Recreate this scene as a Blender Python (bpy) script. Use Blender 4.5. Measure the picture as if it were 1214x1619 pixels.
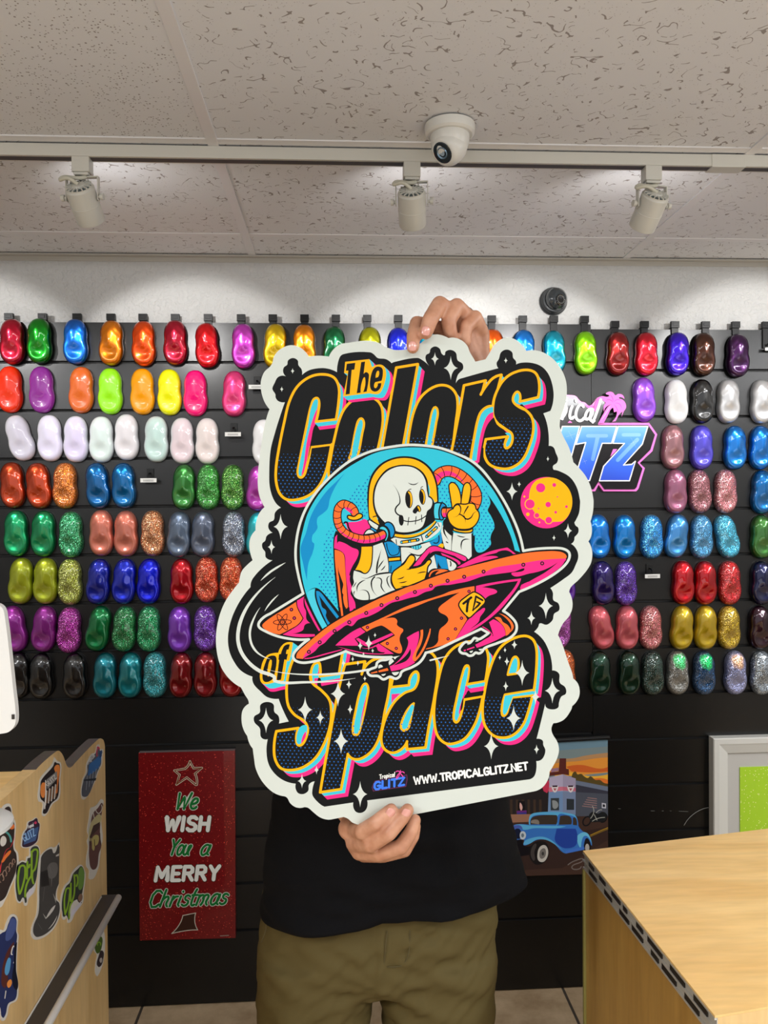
import bpy, bmesh, math, random
import numpy as np
from mathutils import Vector, Matrix, noise
from mathutils.geometry import delaunay_2d_cdt

for _o in list(bpy.data.objects):
    bpy.data.objects.remove(_o)
SC = bpy.context.scene
COL = SC.collection
PI = math.pi

# ------------------------------------------------------------------ camera
CAMZ = 1.62
FPX, YAW, PITCH, ROLL = 1244.5, 0.0569, -0.0144, 0.0087
cam_d = bpy.data.cameras.new('camera')
cam_d.sensor_fit = 'HORIZONTAL'
cam_d.sensor_width = 36.0
cam_d.lens = 36.0 * FPX / 1214.0
cam_d.clip_start = 0.02
cam = bpy.data.objects.new('camera', cam_d)
COL.objects.link(cam)
_fw = Vector((math.sin(YAW) * math.cos(PITCH), math.cos(YAW) * math.cos(PITCH), math.sin(PITCH)))
_rt = Vector((math.cos(YAW), -math.sin(YAW), 0.0))
_up = _rt.cross(_fw)
CR = _rt * math.cos(ROLL) - _up * math.sin(ROLL)      # image right
CU = _up * math.cos(ROLL) + _rt * math.sin(ROLL)      # image up
_m = Matrix((CR, CU, -_fw)).transposed().to_4x4()
_m.translation = Vector((0, 0, CAMZ))
cam.matrix_world = _m
SC.camera = cam
CPOS = Vector((0, 0, CAMZ))

# ------------------------------------------------------------------ exposure
SC.view_settings.view_transform = 'Standard'
SC.view_settings.look = 'None'
SC.view_settings.exposure = 0.0
SC.view_settings.gamma = 1.0
SC.view_settings.use_curve_mapping = False
SC.cycles.max_bounces = 6
SC.cycles.diffuse_bounces = 3
SC.cycles.glossy_bounces = 3
SC.cycles.use_denoising = True
SC.cycles.sample_clamp_indirect = 4.0

# ------------------------------------------------------------------ light
W = bpy.data.worlds.new('world')
SC.world = W
W.use_nodes = True
W.node_tree.nodes['Background'].inputs[0].default_value = (0.93, 0.96, 1.0, 1)
W.node_tree.nodes['Background'].inputs[1].default_value = 0.16


def area(name, loc, target, sx, sy, power, color=(0.98, 0.985, 1.0)):
    d = bpy.data.lights.new(name, 'AREA')
    d.shape = 'RECTANGLE'
    d.size, d.size_y, d.energy, d.color = sx, sy, power, color
    o = bpy.data.objects.new(name, d)
    COL.objects.link(o)
    o.location = loc
    o.rotation_euler = (Vector(target) - Vector(loc)).to_track_quat('-Z', 'Y').to_euler()
    return o


# fluorescent troffers of the shop behind and beside the photographer
area('ceiling_troffer_light', (0.1, -0.75, 2.38), (0.1, -0.45, 0.0), 1.15, 0.55, 24)
area('ceiling_troffer_light', (-1.7, -0.3, 2.38), (-1.5, 0.0, 0.0), 1.15, 0.55, 42)
area('ceiling_troffer_light', (1.9, -0.4, 2.38), (1.7, 0.1, 0.0), 1.15, 0.55, 45)
area('ceiling_troffer_light', (2.45, 0.95, 2.38), (2.1, 0.95, 0.0), 1.15, 0.55, 42)  # added unseen light, brightens the desk panel and counter from the right
# added fill light far behind the camera, tilted up towards the ceiling
area('front_fill_light', (0.2, -3.6, 1.15), (0.2, 1.0, 2.2), 5.0, 1.9, 18, (0.94, 0.96, 1.0))
# added uplight just above the floor, brightens the ceiling
area('floor_uplight', (0.2, -1.1, 0.10), (0.2, -0.9, 2.4), 4.6, 2.2, 44, (0.85, 0.93, 1.0))

SPOTS = [  # (head position, aim point, power) of the track heads, two of them outside the frame
    (('px', 131, 335, 1.62), (-0.42, 2.54, 1.58), 30),
    (('px', 651, 352, 1.62), (0.24, 2.54, 1.60), 30),
    (('px', 1030, 358, 1.62), (0.70, 2.54, 1.60), 28),
    ((-1.45, 1.62, 2.24), (-1.22, 2.54, 1.60), 30),
    ((1.62, 1.62, 2.24), (1.52, 2.54, 1.60), 30),
]


# ------------------------------------------------------------------ pixel ray -> world
def ray(px, py):
    return (CR * (px - 607.0) - CU * (py - 809.5) + _fw * FPX)


def at_y(px, py, y):
    r = ray(px, py)
    return CPOS + r * (y / r.y)


def at_z(px, py, z):
    r = ray(px, py)
    return CPOS + r * ((z - CAMZ) / r.z)


def at_x(px, py, x):
    r = ray(px, py)
    return CPOS + r * (x / r.x)


# ------------------------------------------------------------------ colours and materials
def lin(h, k=1.0):
    if isinstance(h, str):
        h = h.lstrip('#')
        h = [int(h[i:i + 2], 16) / 255 for i in (0, 2, 4)]
    return tuple(k * (c / 12.92 if c <= 0.04045 else ((c + 0.055) / 1.055) ** 2.4) for c in h) + (1.0,)


class NT:
    def __init__(s, m):
        s.t = m.node_tree
        s.b = s.t.nodes['Principled BSDF']

    def n(s, kind, **kw):
        x = s.t.nodes.new('ShaderNode' + kind)
        for k, v in kw.items():
            if k.startswith('i_'):
                key = k[2:]
                x.inputs[int(key) if key.isdigit() else key.replace('_', ' ')].default_value = v
            else:
                setattr(x, k, v)
        return x

    def l(s, a, b):
        s.t.links.new(a, b)

    def math(s, op, a, b=None, clamp=False):
        x = s.n('Math', operation=op, use_clamp=clamp)
        for i, v in enumerate((a, b)):
            if v is None:
                continue
            if isinstance(v, (int, float)):
                x.inputs[i].default_value = v
            else:
                s.l(v, x.inputs[i])
        return x.outputs[0]

    def mix(s, f, a, b):
        x = s.n('Mix', data_type='RGBA')
        if isinstance(f, (int, float)):
            x.inputs[0].default_value = f
        else:
            s.l(f, x.inputs[0])
        for i, v in ((6, a), (7, b)):
            if isinstance(v, tuple):
                x.inputs[i].default_value = v
            else:
                s.l(v, x.inputs[i])
        return x.outputs[2]

    def coord(s, scale=(1, 1, 1), rot=(0, 0, 0)):
        c = s.n('TexCoord')
        m = s.n('Mapping')
        m.inputs['Scale'].default_value = scale
        m.inputs['Rotation'].default_value = rot
        s.l(c.outputs['Object'], m.inputs[0])
        return m.outputs[0]

    def bump(s, h, strength, dist=0.002):
        b = s.n('Bump')
        b.inputs['Strength'].default_value = strength
        b.inputs['Distance'].default_value = dist
        s.l(h, b.inputs['Height'])
        s.l(b.outputs[0], s.b.inputs['Normal'])


def mat(name, color, rough=0.5, metal=0.0, spec=0.5, coat=0.0, coat_rough=0.03, emit=None):
    m = bpy.data.materials.new(name)
    m.use_nodes = True
    b = m.node_tree.nodes['Principled BSDF']
    b.inputs['Base Color'].default_value = color if len(color) == 4 and not isinstance(color, str) else lin(color)
    b.inputs['Roughness'].default_value = rough
    b.inputs['Metallic'].default_value = metal
    b.inputs['Specular IOR Level'].default_value = spec
    b.inputs['Coat Weight'].default_value = coat
    b.inputs['Coat Roughness'].default_value = coat_rough
    if emit:
        b.inputs['Emission Color'].default_value = lin(emit[0])
        b.inputs['Emission Strength'].default_value = emit[1]
    return m


_mc = {}


def ink(hexc, rough=0.5, coat=0.0):
    k = (hexc, rough, coat)
    if k not in _mc:
        _mc[k] = mat('printed_' + hexc.lower(), lin(hexc, 1.0), rough, 0, 0.16, coat, 0.25)
    return _mc[k]


# ------------------------------------------------------------------ objects
def tag(o, label=None, cat=None, group=None, kind=None):
    if label:
        o['label'] = label
    if cat:
        o['category'] = cat
    if group:
        o['group'] = group
    if kind:
        o['kind'] = kind
    return o


def obj(name, bm, m, parent=None, smooth=False, bevel=0, loc=None, rot=None, autosmooth=None):
    me = bpy.data.meshes.new(name)
    if isinstance(bm, tuple):
        me.from_pydata(bm[0], [], bm[1])
    else:
        bm.normal_update()
        bm.to_mesh(me)
        bm.free()
    for x in (m if isinstance(m, (list, tuple)) else [m]):
        me.materials.append(x)
    if smooth:
        for p in me.polygons:
            p.use_smooth = True
    o = bpy.data.objects.new(name, me)
    COL.objects.link(o)
    if parent:
        o.parent = parent
    if loc is not None:
        o.location = loc
    if rot is not None:
        o.rotation_euler = rot
    if bevel:
        b = o.modifiers.new('bevel', 'BEVEL')
        b.width = bevel
        b.segments = 2
        b.limit_method = 'ANGLE'
    if autosmooth:
        try:
            me.set_sharp_from_angle(angle=autosmooth)
        except Exception:
            pass
    return o


def empty(name, loc=(0, 0, 0), rot=(0, 0, 0)):
    o = bpy.data.objects.new(name, None)
    o.empty_display_size = 0.05
    COL.objects.link(o)
    o.location = loc
    o.rotation_euler = rot
    return o


def bx(bm, x0, x1, y0, y1, z0, z1, mi=0, M=None):
    vs = [bm.verts.new((x, y, z)) for x in (x0, x1) for y in (y0, y1) for z in (z0, z1)]
    if M is not None:
        for v in vs:
            v.co = M @ v.co
    for f in ((0, 1, 3, 2), (4, 6, 7, 5), (0, 4, 5, 1), (2, 3, 7, 6), (0, 2, 6, 4), (1, 5, 7, 3)):
        fc = bm.faces.new([vs[i] for i in f])
        fc.material_index = mi
    return vs


def frame_of(a, b):
    d = (b - a).normalized()
    u = d.cross(Vector((0, 0, 1)))
    if u.length < 1e-4:
        u = d.cross(Vector((0, 1, 0)))
    u.normalize()
    return d, u, d.cross(u)


def tube(bm, pts, r, n=10, mi=0, cap=True):
    pts = [Vector(p) for p in pts]
    rr = r if isinstance(r, (list, tuple)) else [r] * len(pts)
    rings = []
    pu = None
    for i, p in enumerate(pts):
        a = pts[max(0, i - 1)]
        b = pts[min(len(pts) - 1, i + 1)]
        d = (b - a).normalized()
        if pu is None:
            _, u, _v = frame_of(a, b)
        else:
            u = (pu - d * pu.dot(d)).normalized()
        pu = u
        v = d.cross(u)
        rings.append([bm.verts.new(p + (u * math.cos(2 * PI * k / n) + v * math.sin(2 * PI * k / n)) * rr[i]) for k in range(n)])
    for i in range(len(rings) - 1):
        for k in range(n):
            f = bm.faces.new((rings[i][k], rings[i][(k + 1) % n], rings[i + 1][(k + 1) % n], rings[i + 1][k]))
            f.material_index = mi
    if cap:
        for f in (bm.faces.new(rings[0][::-1]), bm.faces.new(rings[-1])):
            f.material_index = mi


def lathe(bm, prof, n=32, M=None, mi=0):
    """prof: (radius, height) pairs round local Z"""
    rings = []
    for r, z in prof:
        if r < 1e-6:
            v = bm.verts.new((0, 0, z))
            rings.append([v])
        else:
            rings.append([bm.verts.new((r * math.cos(2 * PI * k / n), r * math.sin(2 * PI * k / n), z)) for k in range(n)])
    if M is not None:
        for rg in rings:
            for v in rg:
                v.co = M @ v.co
    for a, b in zip(rings, rings[1:]):
        for k in range(n):
            q = [a[k % len(a)], a[(k + 1) % len(a)], b[(k + 1) % len(b)], b[k % len(b)]]
            q2 = []
            for v in q:
                if v not in q2:
                    q2.append(v)
            if len(q2) >= 3:
                f = bm.faces.new(q2)
                f.material_index = mi


def sphere(bm, c, r, sx=1, sy=1, sz=1, n=16, mi=0, M=None):
    prof = [(math.sin(PI * i / n) * r, -math.cos(PI * i / n) * r) for i in range(n + 1)]
    m = Matrix.Translation(Vector(c)) @ (M if M is not None else Matrix()) @ Matrix.Diagonal((sx, sy, sz, 1))
    prof[0] = (0, -r)
    prof[-1] = (0, r)
    lathe(bm, prof, n * 2, m, mi)


# ------------------------------------------------------------------ flat printed artwork
# A small drawing language.  Shapes are given in picture units in several
# windows; they are laid on one plane, cut into an exact planar
# arrangement and every piece takes the ink of the topmost shape.
FR = {'P': (0, 0, 1.0), 'F1': (400, 540, 4.669), 'F2': (640, 520, 3.794), 'F3': (340, 780, 3.794), 'F4': (640, 780, 3.794),
      'F5': (360, 1040, 4.047), 'F6': (640, 1000, 4.047), 'Ga': (460, 700, 7.5875), 'Gb': (570, 710, 7.5875),
      'Gc': (670, 720, 7.5875), 'Gd': (520, 800, 7.5875), 'Ge': (640, 800, 7.5875), 'Gf': (400, 910, 7.5875),
      'Gg': (540, 920, 7.5875), 'Gh': (680, 900, 7.5875), 'Gi': (780, 740, 7.5875), 'Gj': (340, 880, 7.356),
      'H': (600, 440, 5.518), 'R4': (740, 500, 5.058), 'L': (570, 1200, 4.336), 'LG': (880, 600, 6.744),
      'PA': (800, 1150, 6.747), 'XM': (200, 1170, 4.905), 'S1': (0, 1160, 6.744), 'S2': (0, 1330, 6.744), 'S3': (0, 1440, 6.07)}


def pts(s, fr='P'):
    out, cor = [], []
    f = FR[fr]
    for t in s.split():
        if t[0] == '@':
            f = FR[t[1:]]
            continue
        c = t.endswith('!')
        x, y = t.rstrip('!').split(',')
        out.append((f[0] + float(x) / f[2], f[1] + float(y) / f[2]))
        cor.append(c)
    return np.array(out), cor


def smooth(P, cor, closed=True, step=2.5):
    n = len(P)
    if n < 3:
        return P
    T = []
    for i in range(n):
        if cor[i] or (not closed and i in (0, n - 1)):
            T.append(None)
        else:
            a, b = P[i - 1], P[(i + 1) % n]
            la, lb = np.linalg.norm(P[i] - a) + 1e-9, np.linalg.norm(b - P[i]) + 1e-9
            t = (P[i] - a) / la ** 0.5 + (b - P[i]) / lb ** 0.5
            T.append(t / (np.linalg.norm(t) + 1e-9))
    out = []
    for i in range(n if closed else n - 1):
        p, q = P[i], P[(i + 1) % n]
        L = np.linalg.norm(q - p)
        ch = (q - p) / (L + 1e-9)
        t0, t1 = T[i], T[(i + 1) % n]
        if t0 is None and t1 is None:
            out.append(p)
            continue
        if t0 is None:
            t0 = 2 * ch * (ch @ t1) - t1
        if t1 is None:
            t1 = 2 * ch * (ch @ t0) - t0
        k = max(2, min(9, int(L / step) + 1))
        for j in range(k):
            u = j / k
            h = ((2 * u ** 3 - 3 * u ** 2 + 1) * p + (u ** 3 - 2 * u ** 2 + u) * t0 * L
                 + (-2 * u ** 3 + 3 * u ** 2) * q + (u ** 3 - u ** 2) * t1 * L)
            out.append(h)
    if not closed:
        out.append(P[-1])
    return np.array(out)


def inside(pp, poly):
    x, y = pp[:, 0], pp[:, 1]
    c = np.zeros(len(pp), bool)
    n = len(poly)
    for i in range(n):
        x1, y1 = poly[i]
        x2, y2 = poly[(i + 1) % n]
        if y1 == y2:
            continue
        m = ((y1 > y) != (y2 > y))
        c ^= m & (x < (x2 - x1) * (y - y1) / (y2 - y1) + x1)
    return c


def dist_poly(pp, P, closed):
    best = np.full(len(pp), 1e9)
    bt = np.zeros(len(pp))
    n = len(P)
    m = n if closed else n - 1
    for i in range(m):
        a, b = P[i], P[(i + 1) % n]
        ab = b - a
        t = np.clip(((pp - a) @ ab) / (ab @ ab + 1e-12), 0, 1)
        d = np.hypot(*((pp - (a + t[:, None] * ab)).T))
        u = d < best
        best[u] = d[u]
        bt[u] = (i + t[u]) / m
    return best, bt


class Art:
    def __init__(s):
        s.pr = []          # (colour, bbox, test)
        s.E = []           # edge polylines
        s.fr = 'P'

    def _edge(s, P, closed=True):
        s.E.append((P, closed))

    def poly(s, col, P, holes=()):
        P = np.asarray(P, float)
        s._edge(P)
        for h in holes:
            s._edge(h)

        def test(pp):
            c = inside(pp, P)
            for h in holes:
                c ^= inside(pp, h)
            return c
        s.pr.append((col, (P.min(0), P.max(0)), test))
        return P

    def f(s, col, txt, fr=None, holes=()):
        P = smooth(*pts(txt, fr or s.fr))
        return s.poly(col, P, [smooth(*pts(h, fr or s.fr)) for h in holes])

    def stroke(s, col, w, P, closed=False, taper='', cap=True):
        """w: width in picture units; taper: 'b' both ends, 's' start, 'e' end"""
        P = np.asarray(P, float)
        keep = [0] + [i for i in range(1, len(P)) if np.linalg.norm(P[i] - P[i - 1]) > 1e-3]
        P = P[keep]
        n = len(P)
        if n < 2:
            return P

        def wid(t):
            t = np.asarray(t, float)
            if taper == 'b':
                return w * np.clip(1.15 * np.sin(PI * t) ** 0.8, 0.08, 1)
            if taper == 's':
                return w * np.clip(t * 1.6, 0.08, 1)
            if taper == 'e':
                return w * np.clip((1 - t) * 1.6, 0.08, 1)
            return np.full(t.shape, float(w))
        m = n if closed else n - 1
        Lp, Rp = [], []
        for i in range(n):
            a = P[i - 1] if (closed or i > 0) else P[i]
            b = P[(i + 1) % n] if (closed or i < n - 1) else P[i]
            d1 = (P[i] - a) / (np.linalg.norm(P[i] - a) + 1e-9)
            d2 = (b - P[i]) / (np.linalg.norm(b - P[i]) + 1e-9)
            d = d1 + d2
            ln = np.linalg.norm(d)
            d = d / ln if ln > 1e-6 else d1
            nn = np.array((-d[1], d[0]))
            cs = max(0.5, ln / 2 if (np.any(d1) and np.any(d2)) else 1.0)
            h = float(wid(i / m)) / 2 / cs
            Lp.append(P[i] + nn * h)
            Rp.append(P[i] - nn * h)
            if cs < 0.9:
                k = 10
                s._edge(np.array([P[i] + float(wid(i / m)) / 2 * np.array((math.cos(2 * PI * j / k), math.sin(2 * PI * j / k))) for j in range(k)]))
        if closed:
            s._edge(np.array(Lp))
            s._edge(np.array(Rp))
        else:
            def capr(c, p0, p1):
                o = []
                a0 = math.atan2(*(p0 - c)[::-1])
                r = np.linalg.norm(p0 - c)
                for j in range(1, 4):
                    o.append(c + r * np.array((math.cos(a0 - PI * j / 4), math.sin(a0 - PI * j / 4))))
                return o
            s._edge(np.array(Lp + capr(P[-1], Lp[-1], Rp[-1]) + Rp[::-1] + capr(P[0], Rp[0], Lp[0])))

        def test(pp):
            d, t = dist_poly(pp, P, closed)
            return d < wid(t) / 2
        hw = w / 2 + 0.1
        s.pr.append((col, (P.min(0) - hw, P.max(0) + hw), test))
        return P

    def s(s, col, w, txt, closed=False, taper='', fr=None):
        return s.stroke(col, w, smooth(*pts(txt, fr or s.fr), closed=closed), closed, taper)

    def circ(s, col, c, r, n=14, ry=None, rot=0.0):
        ry = ry or r
        a = np.arange(n) * 2 * PI / n
        x, y = r * np.cos(a), ry * np.sin(a)
        cr, sr = math.cos(rot), math.sin(rot)
        return s.poly(col, np.stack([c[0] + x * cr - y * sr, c[1] + x * sr + y * cr], 1))

    def ring(s, col, c, r, w, ry=None, rot=0.0, n=20):
        ry = ry or r
        a = np.arange(n) * 2 * PI / n
        x, y = r * np.cos(a), ry * np.sin(a)
        cr, sr = math.cos(rot), math.sin(rot)
        return s.stroke(col, w, np.stack([c[0] + x * cr - y * sr, c[1] + x * sr + y * cr], 1), True)

    def extr(s, col, P, v):
        v = np.asarray(v, float)
        n = len(P)
        s._edge(P)
        s._edge(P + v)
        for i in range(n):
            e1, e2 = P[i] - P[i - 1], P[(i + 1) % n] - P[i]
            if (v[0] * e1[1] - v[1] * e1[0]) * (v[0] * e2[1] - v[1] * e2[0]) <= 0:
                s._edge(np.array([P[i], P[i] + v]), False)

        def test(pp):
            c = inside(pp, P)
            for k in (0.25, 0.5, 0.75, 1.0):
                c |= inside(pp - v * k, P)
            for i in range(n):          # segment pp..pp-v against every edge
                a, b = P[i], P[(i + 1) % n]
                d = b - a
                den = -v[0] * d[1] + v[1] * d[0]
                if abs(den) < 1e-9:
                    continue
                q = a - pp
                t = (q[:, 0] * d[1] - q[:, 1] * d[0]) / den
                u = (q[:, 0] * -v[1] - q[:, 1] * -v[0]) / den
                c |= (t > 0) & (t < 1) & (u > 0) & (u < 1)
            return c
        lo = np.minimum(P.min(0), (P + v).min(0))
        hi = np.maximum(P.max(0), (P + v).max(0))
        s.pr.append((col, (lo, hi), test))

    def star(s, col, x, y, rx, ry, fr=None):
        f = FR[fr or s.fr]
        cx, cy, rx, ry = f[0] + x / f[2], f[1] + y / f[2], rx / f[2], ry / f[2]
        P = []
        for q in range(4):
            a = [(0, -ry), (rx, 0), (0, ry), (-rx, 0)][q]
            b = [(rx, 0), (0, ry), (-rx, 0), (0, -ry)][q]
            P.append((cx + a[0], cy + a[1]))
            for u in (0.12, 0.3, 0.5, 0.7, 0.88):
                k = 0.13
                mx, my = (a[0] + b[0]) * k, (a[1] + b[1]) * k
                P.append((cx + (1 - u) ** 2 * a[0] + 2 * u * (1 - u) * mx + u * u * b[0],
                          cy + (1 - u) ** 2 * a[1] + 2 * u * (1 - u) * my + u * u * b[1]))
        return s.poly(col, np.array(P))

    def dots(s, col, P, rmax, y0, y1, a=(6.6, 0.2), b=(3.2, 5.3), margin=2.6, org=(0, 0), n=7):
        """halftone dots in polygon P growing from nothing at height y0 to rmax at y1"""
        lo, hi = P.min(0), P.max(0)
        a, b = np.array(a), np.array(b)
        A = np.stack([a, b], 1)
        cs = np.linalg.inv(A) @ (np.array([[lo[0], lo[1]], [hi[0], lo[1]], [lo[0], hi[1]], [hi[0], hi[1]]]) - np.array(org)).T
        i0, i1 = int(cs[0].min()) - 1, int(cs[0].max()) + 2
        j0, j1 = int(cs[1].min()) - 1, int(cs[1].max()) + 2
        g = np.array([np.array(org) + a * i + b * j for i in range(i0, i1) for j in range(j0, j1)])
        g = g[(g[:, 1] > lo[1]) & (g[:, 1] < hi[1]) & (g[:, 0] > lo[0]) & (g[:, 0] < hi[0])]
        if not len(g):
            return
        g = g[inside(g, P)]
        if not len(g):
            return
        d, _ = dist_poly(g, P, True)
        for c in g[d > margin]:
            k = (c[1] - y0) / (y1 - y0 + 1e-9)
            if k <= 0.15:
                continue
            r = rmax * min(1, k) ** 0.5
            s.circ(col, c, r, n)

    def build(s, name, to3d, parent=None, off=0.0, inkf=ink, crop=None):
        """to3d(px, py) -> Vector on the plane; returns the mesh object"""
        V, E = [], []
        for P, closed in s.E:
            b = len(V)
            V.extend(Vector((float(p[0]), float(p[1]))) for p in P)
            m = len(P)
            E.extend((b + i, b + (i + 1) % m) for i in range(m if closed else m - 1))
        r = delaunay_2d_cdt(V, E, [], 0, 1e-5, False)
        vv = np.array([(v.x, v.y) for v in r[0]])
        T = np.array([f for f in r[2] if len(f) == 3])
        tv = vv[T]
        ar = np.abs((tv[:, 1, 0] - tv[:, 0, 0]) * (tv[:, 2, 1] - tv[:, 0, 1]) - (tv[:, 2, 0] - tv[:, 0, 0]) * (tv[:, 1, 1] - tv[:, 0, 1]))
        cen = tv.mean(1)
        colr = np.full(len(T), -1)
        names = []
        for c, (lo, hi), test in s.pr:
            if c not in names:
                names.append(c)
            ix = np.where((cen[:, 0] >= lo[0]) & (cen[:, 0] <= hi[0]) & (cen[:, 1] >= lo[1]) & (cen[:, 1] <= hi[1]))[0]
            if len(ix):
                hit = ix[test(cen[ix])]
                colr[hit] = names.index(c)
        if crop is not None:
            colr[~inside(cen, crop)] = -1
        none_i = names.index(None) if None in names else -9
        keep = (colr >= 0) & (colr != none_i) & (ar > 1e-7)
        T, colr = T[keep], colr[keep]
        used = np.unique(T)
        mp = -np.ones(len(vv), int)
        mp[used] = np.arange(len(used))
        co = [to3d(*vv[i]) for i in used]
        nrm = None
        F = mp[T]
        me = bpy.data.meshes.new(name)
        me.from_pydata([tuple(c) for c in co], [], F.tolist())
        for c in names:
            me.materials.append(inkf(c) if c else inkf('FFFFFF'))
        me.polygons.foreach_set('material_index', colr.astype(np.int32))
        me.update()
        # face the camera side and lift by off
        if len(me.polygons):
            big = max(me.polygons, key=lambda p: p.area)
            nn = big.normal.copy()
            cc = big.center
            if nn.dot(CPOS - cc) < 0:
                me.flip_normals()
                nn = -nn
            if off:
                for v in me.vertices:
                    v.co = v.co + nn * off
        o = bpy.data.objects.new(name, me)
        COL.objects.link(o)
        if parent:
            o.parent = parent
        return o


def slab(name, P, to3d, nrm, t, m, parent=None):
    """solid plate whose front outline is P (picture units) on the plane, thickness t away from nrm"""
    bm = bmesh.new()
    nrm = Vector(nrm)
    a = [bm.verts.new(to3d(*p)) for p in P]
    f = bm.faces.new(a)
    bm.normal_update()
    if f.normal.dot(nrm) < 0:
        f.normal_flip()
    r = bmesh.ops.extrude_face_region(bm, geom=[f])
    vs = [g for g in r['geom'] if isinstance(g, bmesh.types.BMVert)]
    for v in vs:
        v.co = v.co - nrm * t
    bmesh.ops.recalc_face_normals(bm, faces=bm.faces)
    bmesh.ops.triangulate(bm, faces=[x for x in bm.faces if len(x.verts) > 4])
    return obj(name, bm, m, parent)


# stroke letters on a unit box (x right, y down, cap height 1)
GL = {
    'A': (0.8, ['0,1 .4,0 .78,1', '.14,.66 .66,.66']), 'B': (0.7, ['0,0 0,1 .45,1 .65,.85 .65,.62 .45,.5 0,.5', '0,0 .42,0 .58,.15 .58,.35 .42,.5']),
    'C': (0.68, ['.62,.15 .45,0 .2,0 .02,.25 0,.7 .18,1 .45,1 .62,.85']), 'D': (0.72, ['0,0 0,1 .35,1 .62,.8 .65,.3 .4,0 0,0']),
    'E': (0.6, ['.55,0 0,0 0,1 .55,1', '0,.5 .45,.5']), 'G': (0.75, ['.62,.15 .45,0 .2,0 .02,.25 0,.7 .18,1 .45,1 .65,.85 .65,.55 .38,.55']),
    'H': (0.72, ['0,0 0,1', '.62,0 .62,1', '0,.5 .62,.5']), 'I': (0.15, ['0.02,0 0.02,1']), 'L': (0.58, ['0,0 0,1 .5,1']),
    'M': (0.95, ['0,1 .06,0 .42,.75 .78,0 .86,1']), 'N': (0.74, ['0,1 0,0 .62,1 .62,0']), 'O': (0.76, ['.33,0 .08,.15 0,.5 .08,.85 .33,1 .58,.85 .66,.5 .58,.15 .33,0']),
    'P': (0.66, ['0,1 0,0 .42,0 .58,.15 .58,.42 .42,.56 0,.56']), 'R': (0.7, ['0,1 0,0 .42,0 .58,.14 .58,.38 .42,.5 0,.5', '.3,.5 .62,1']),
    'S': (0.66, ['.58,.12 .42,0 .18,0 .03,.14 .03,.34 .18,.47 .42,.53 .58,.68 .58,.86 .42,1 .15,1 0,.88']), 'T': (0.68, ['0,0 .64,0', '.32,0 .32,1']),
    'U': (0.7, ['0,0 0,.8 .15,1 .45,1 .6,.8 .6,0']), 'W': (1.0, ['0,0 .2,1 .46,.25 .68,1 .92,0']), 'Y': (0.7, ['0,0 .32,.5 .64,0', '.32,.5 .32,1']),
    'Z': (0.66, ['0,0 .6,0 0,1 .6,1']), '.': (0.16, ['.03,.97 .05,.99']), ' ': (0.4, []), '-': (0.4, ['0,.5 .3,.5']),
    'a': (0.62, ['.5,.45 .3,.35 .08,.5 .03,.8 .15,1 .35,.95 .5,.7 .52,.4 .46,.9 .56,1']), 'e': (0.55, ['.05,.7 .42,.6 .4,.4 .22,.36 .05,.55 .05,.85 .22,1 .48,.9']),
    'o': (0.58, ['.26,.36 .06,.5 .03,.8 .18,1 .38,.95 .5,.7 .45,.45 .26,.36']), 'u': (0.62, ['.03,.38 0,.85 .15,1 .35,.9 .48,.4 .44,.85 .54,1']),
    'h': (0.6, ['.1,-.05 0,1', '.02,.7 .25,.4 .4,.42 .38,.85 .48,1']), 'r': (0.45, ['.06,.38 0,1', '.03,.65 .2,.42 .38,.4']),
    'i': (0.24, ['.08,.4 .02,.9 .1,1', '.13,.1 .14,.13']), 's': (0.48, ['.42,.45 .25,.36 .1,.46 .15,.62 .36,.72 .34,.93 .15,1 0,.92']),
    't': (0.4, ['.2,0 .08,.85 .16,1 .3,.95', '0,.36 .38,.36']), 'm': (0.85, ['.06,.38 0,1', '.03,.6 .2,.38 .34,.42 .3,1', '.33,.6 .5,.38 .66,.42 .62,.85 .72,1']),
    'p': (0.6, ['.1,.36 -.05,1.35', '.05,.6 .25,.36 .45,.4 .48,.65 .35,.95 .12,.98']), 'c': (0.5, ['.42,.45 .25,.36 .06,.55 .04,.85 .2,1 .44,.9']),
    'l': (0.25, ['.14,-.05 .02,.9 .1,1']), 'f': (0.4, ['.42,.05 .25,0 .14,.2 .05,1.2', '0,.42 .35,.42']), 'd': (0.62, ['.5,.45 .3,.35 .08,.5 .03,.8 .15,1 .35,.95 .5,.7', '.6,-.05 .48,1']),
    'y': (0.58, ['.03,.38 .05,.75 .2,.85 .42,.7', '.5,.38 .38,1.1 .2,1.3 0,1.2']), 'k': (0.5, ['.1,-.05 0,1', '.42,.4 .06,.72 .42,1']), 'n': (0.55, ['.05,.38 0,1', '.03,.6 .22,.38 .42,.42 .4,.85 .5,1']),
}


def letters(text, x0, y0, x1, y1, h, slant=0.0, gap=0.14, bow=0.0):
    """polylines of a text whose baseline runs (x0,y0)-(x1,y1), cap height h, fitted to that length"""
    adv = [GL[c][0] for c in text]
    tot = sum(adv) + gap * (len(text) - 1)
    L = math.hypot(x1 - x0, y1 - y0)
    kx = L / tot
    ux, uy = (x1 - x0) / L, (y1 - y0) / L
    out, x = [], 0.0
    for c, a in zip(text, adv):
        for pl in GL[c][1]:
            P = []
            for t in pl.split():
                gx, gy = map(float, t.split(','))
                v = (1 - gy) * h
                w = (x + gx) * kx + v * slant
                q = (x + gx) / tot
                v += bow * 4 * q * (1 - q)
                P.append((x0 + ux * w + uy * v, y0 + uy * w - ux * v))
            P = np.array(P)
            if len(P) > 3 and not c.isupper():
                P = smooth(P, [False] * len(P), False, 1.2)
            out.append(P)
        x += a + gap
    return out

# ================================================================== the room
ZC = 2.408          # ceiling
YW = 2.566          # plaster face of the back wall
YS = 2.546          # face of the slatwall panels
XL, XR, YB = -3.0, 3.2, -5.2


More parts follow.
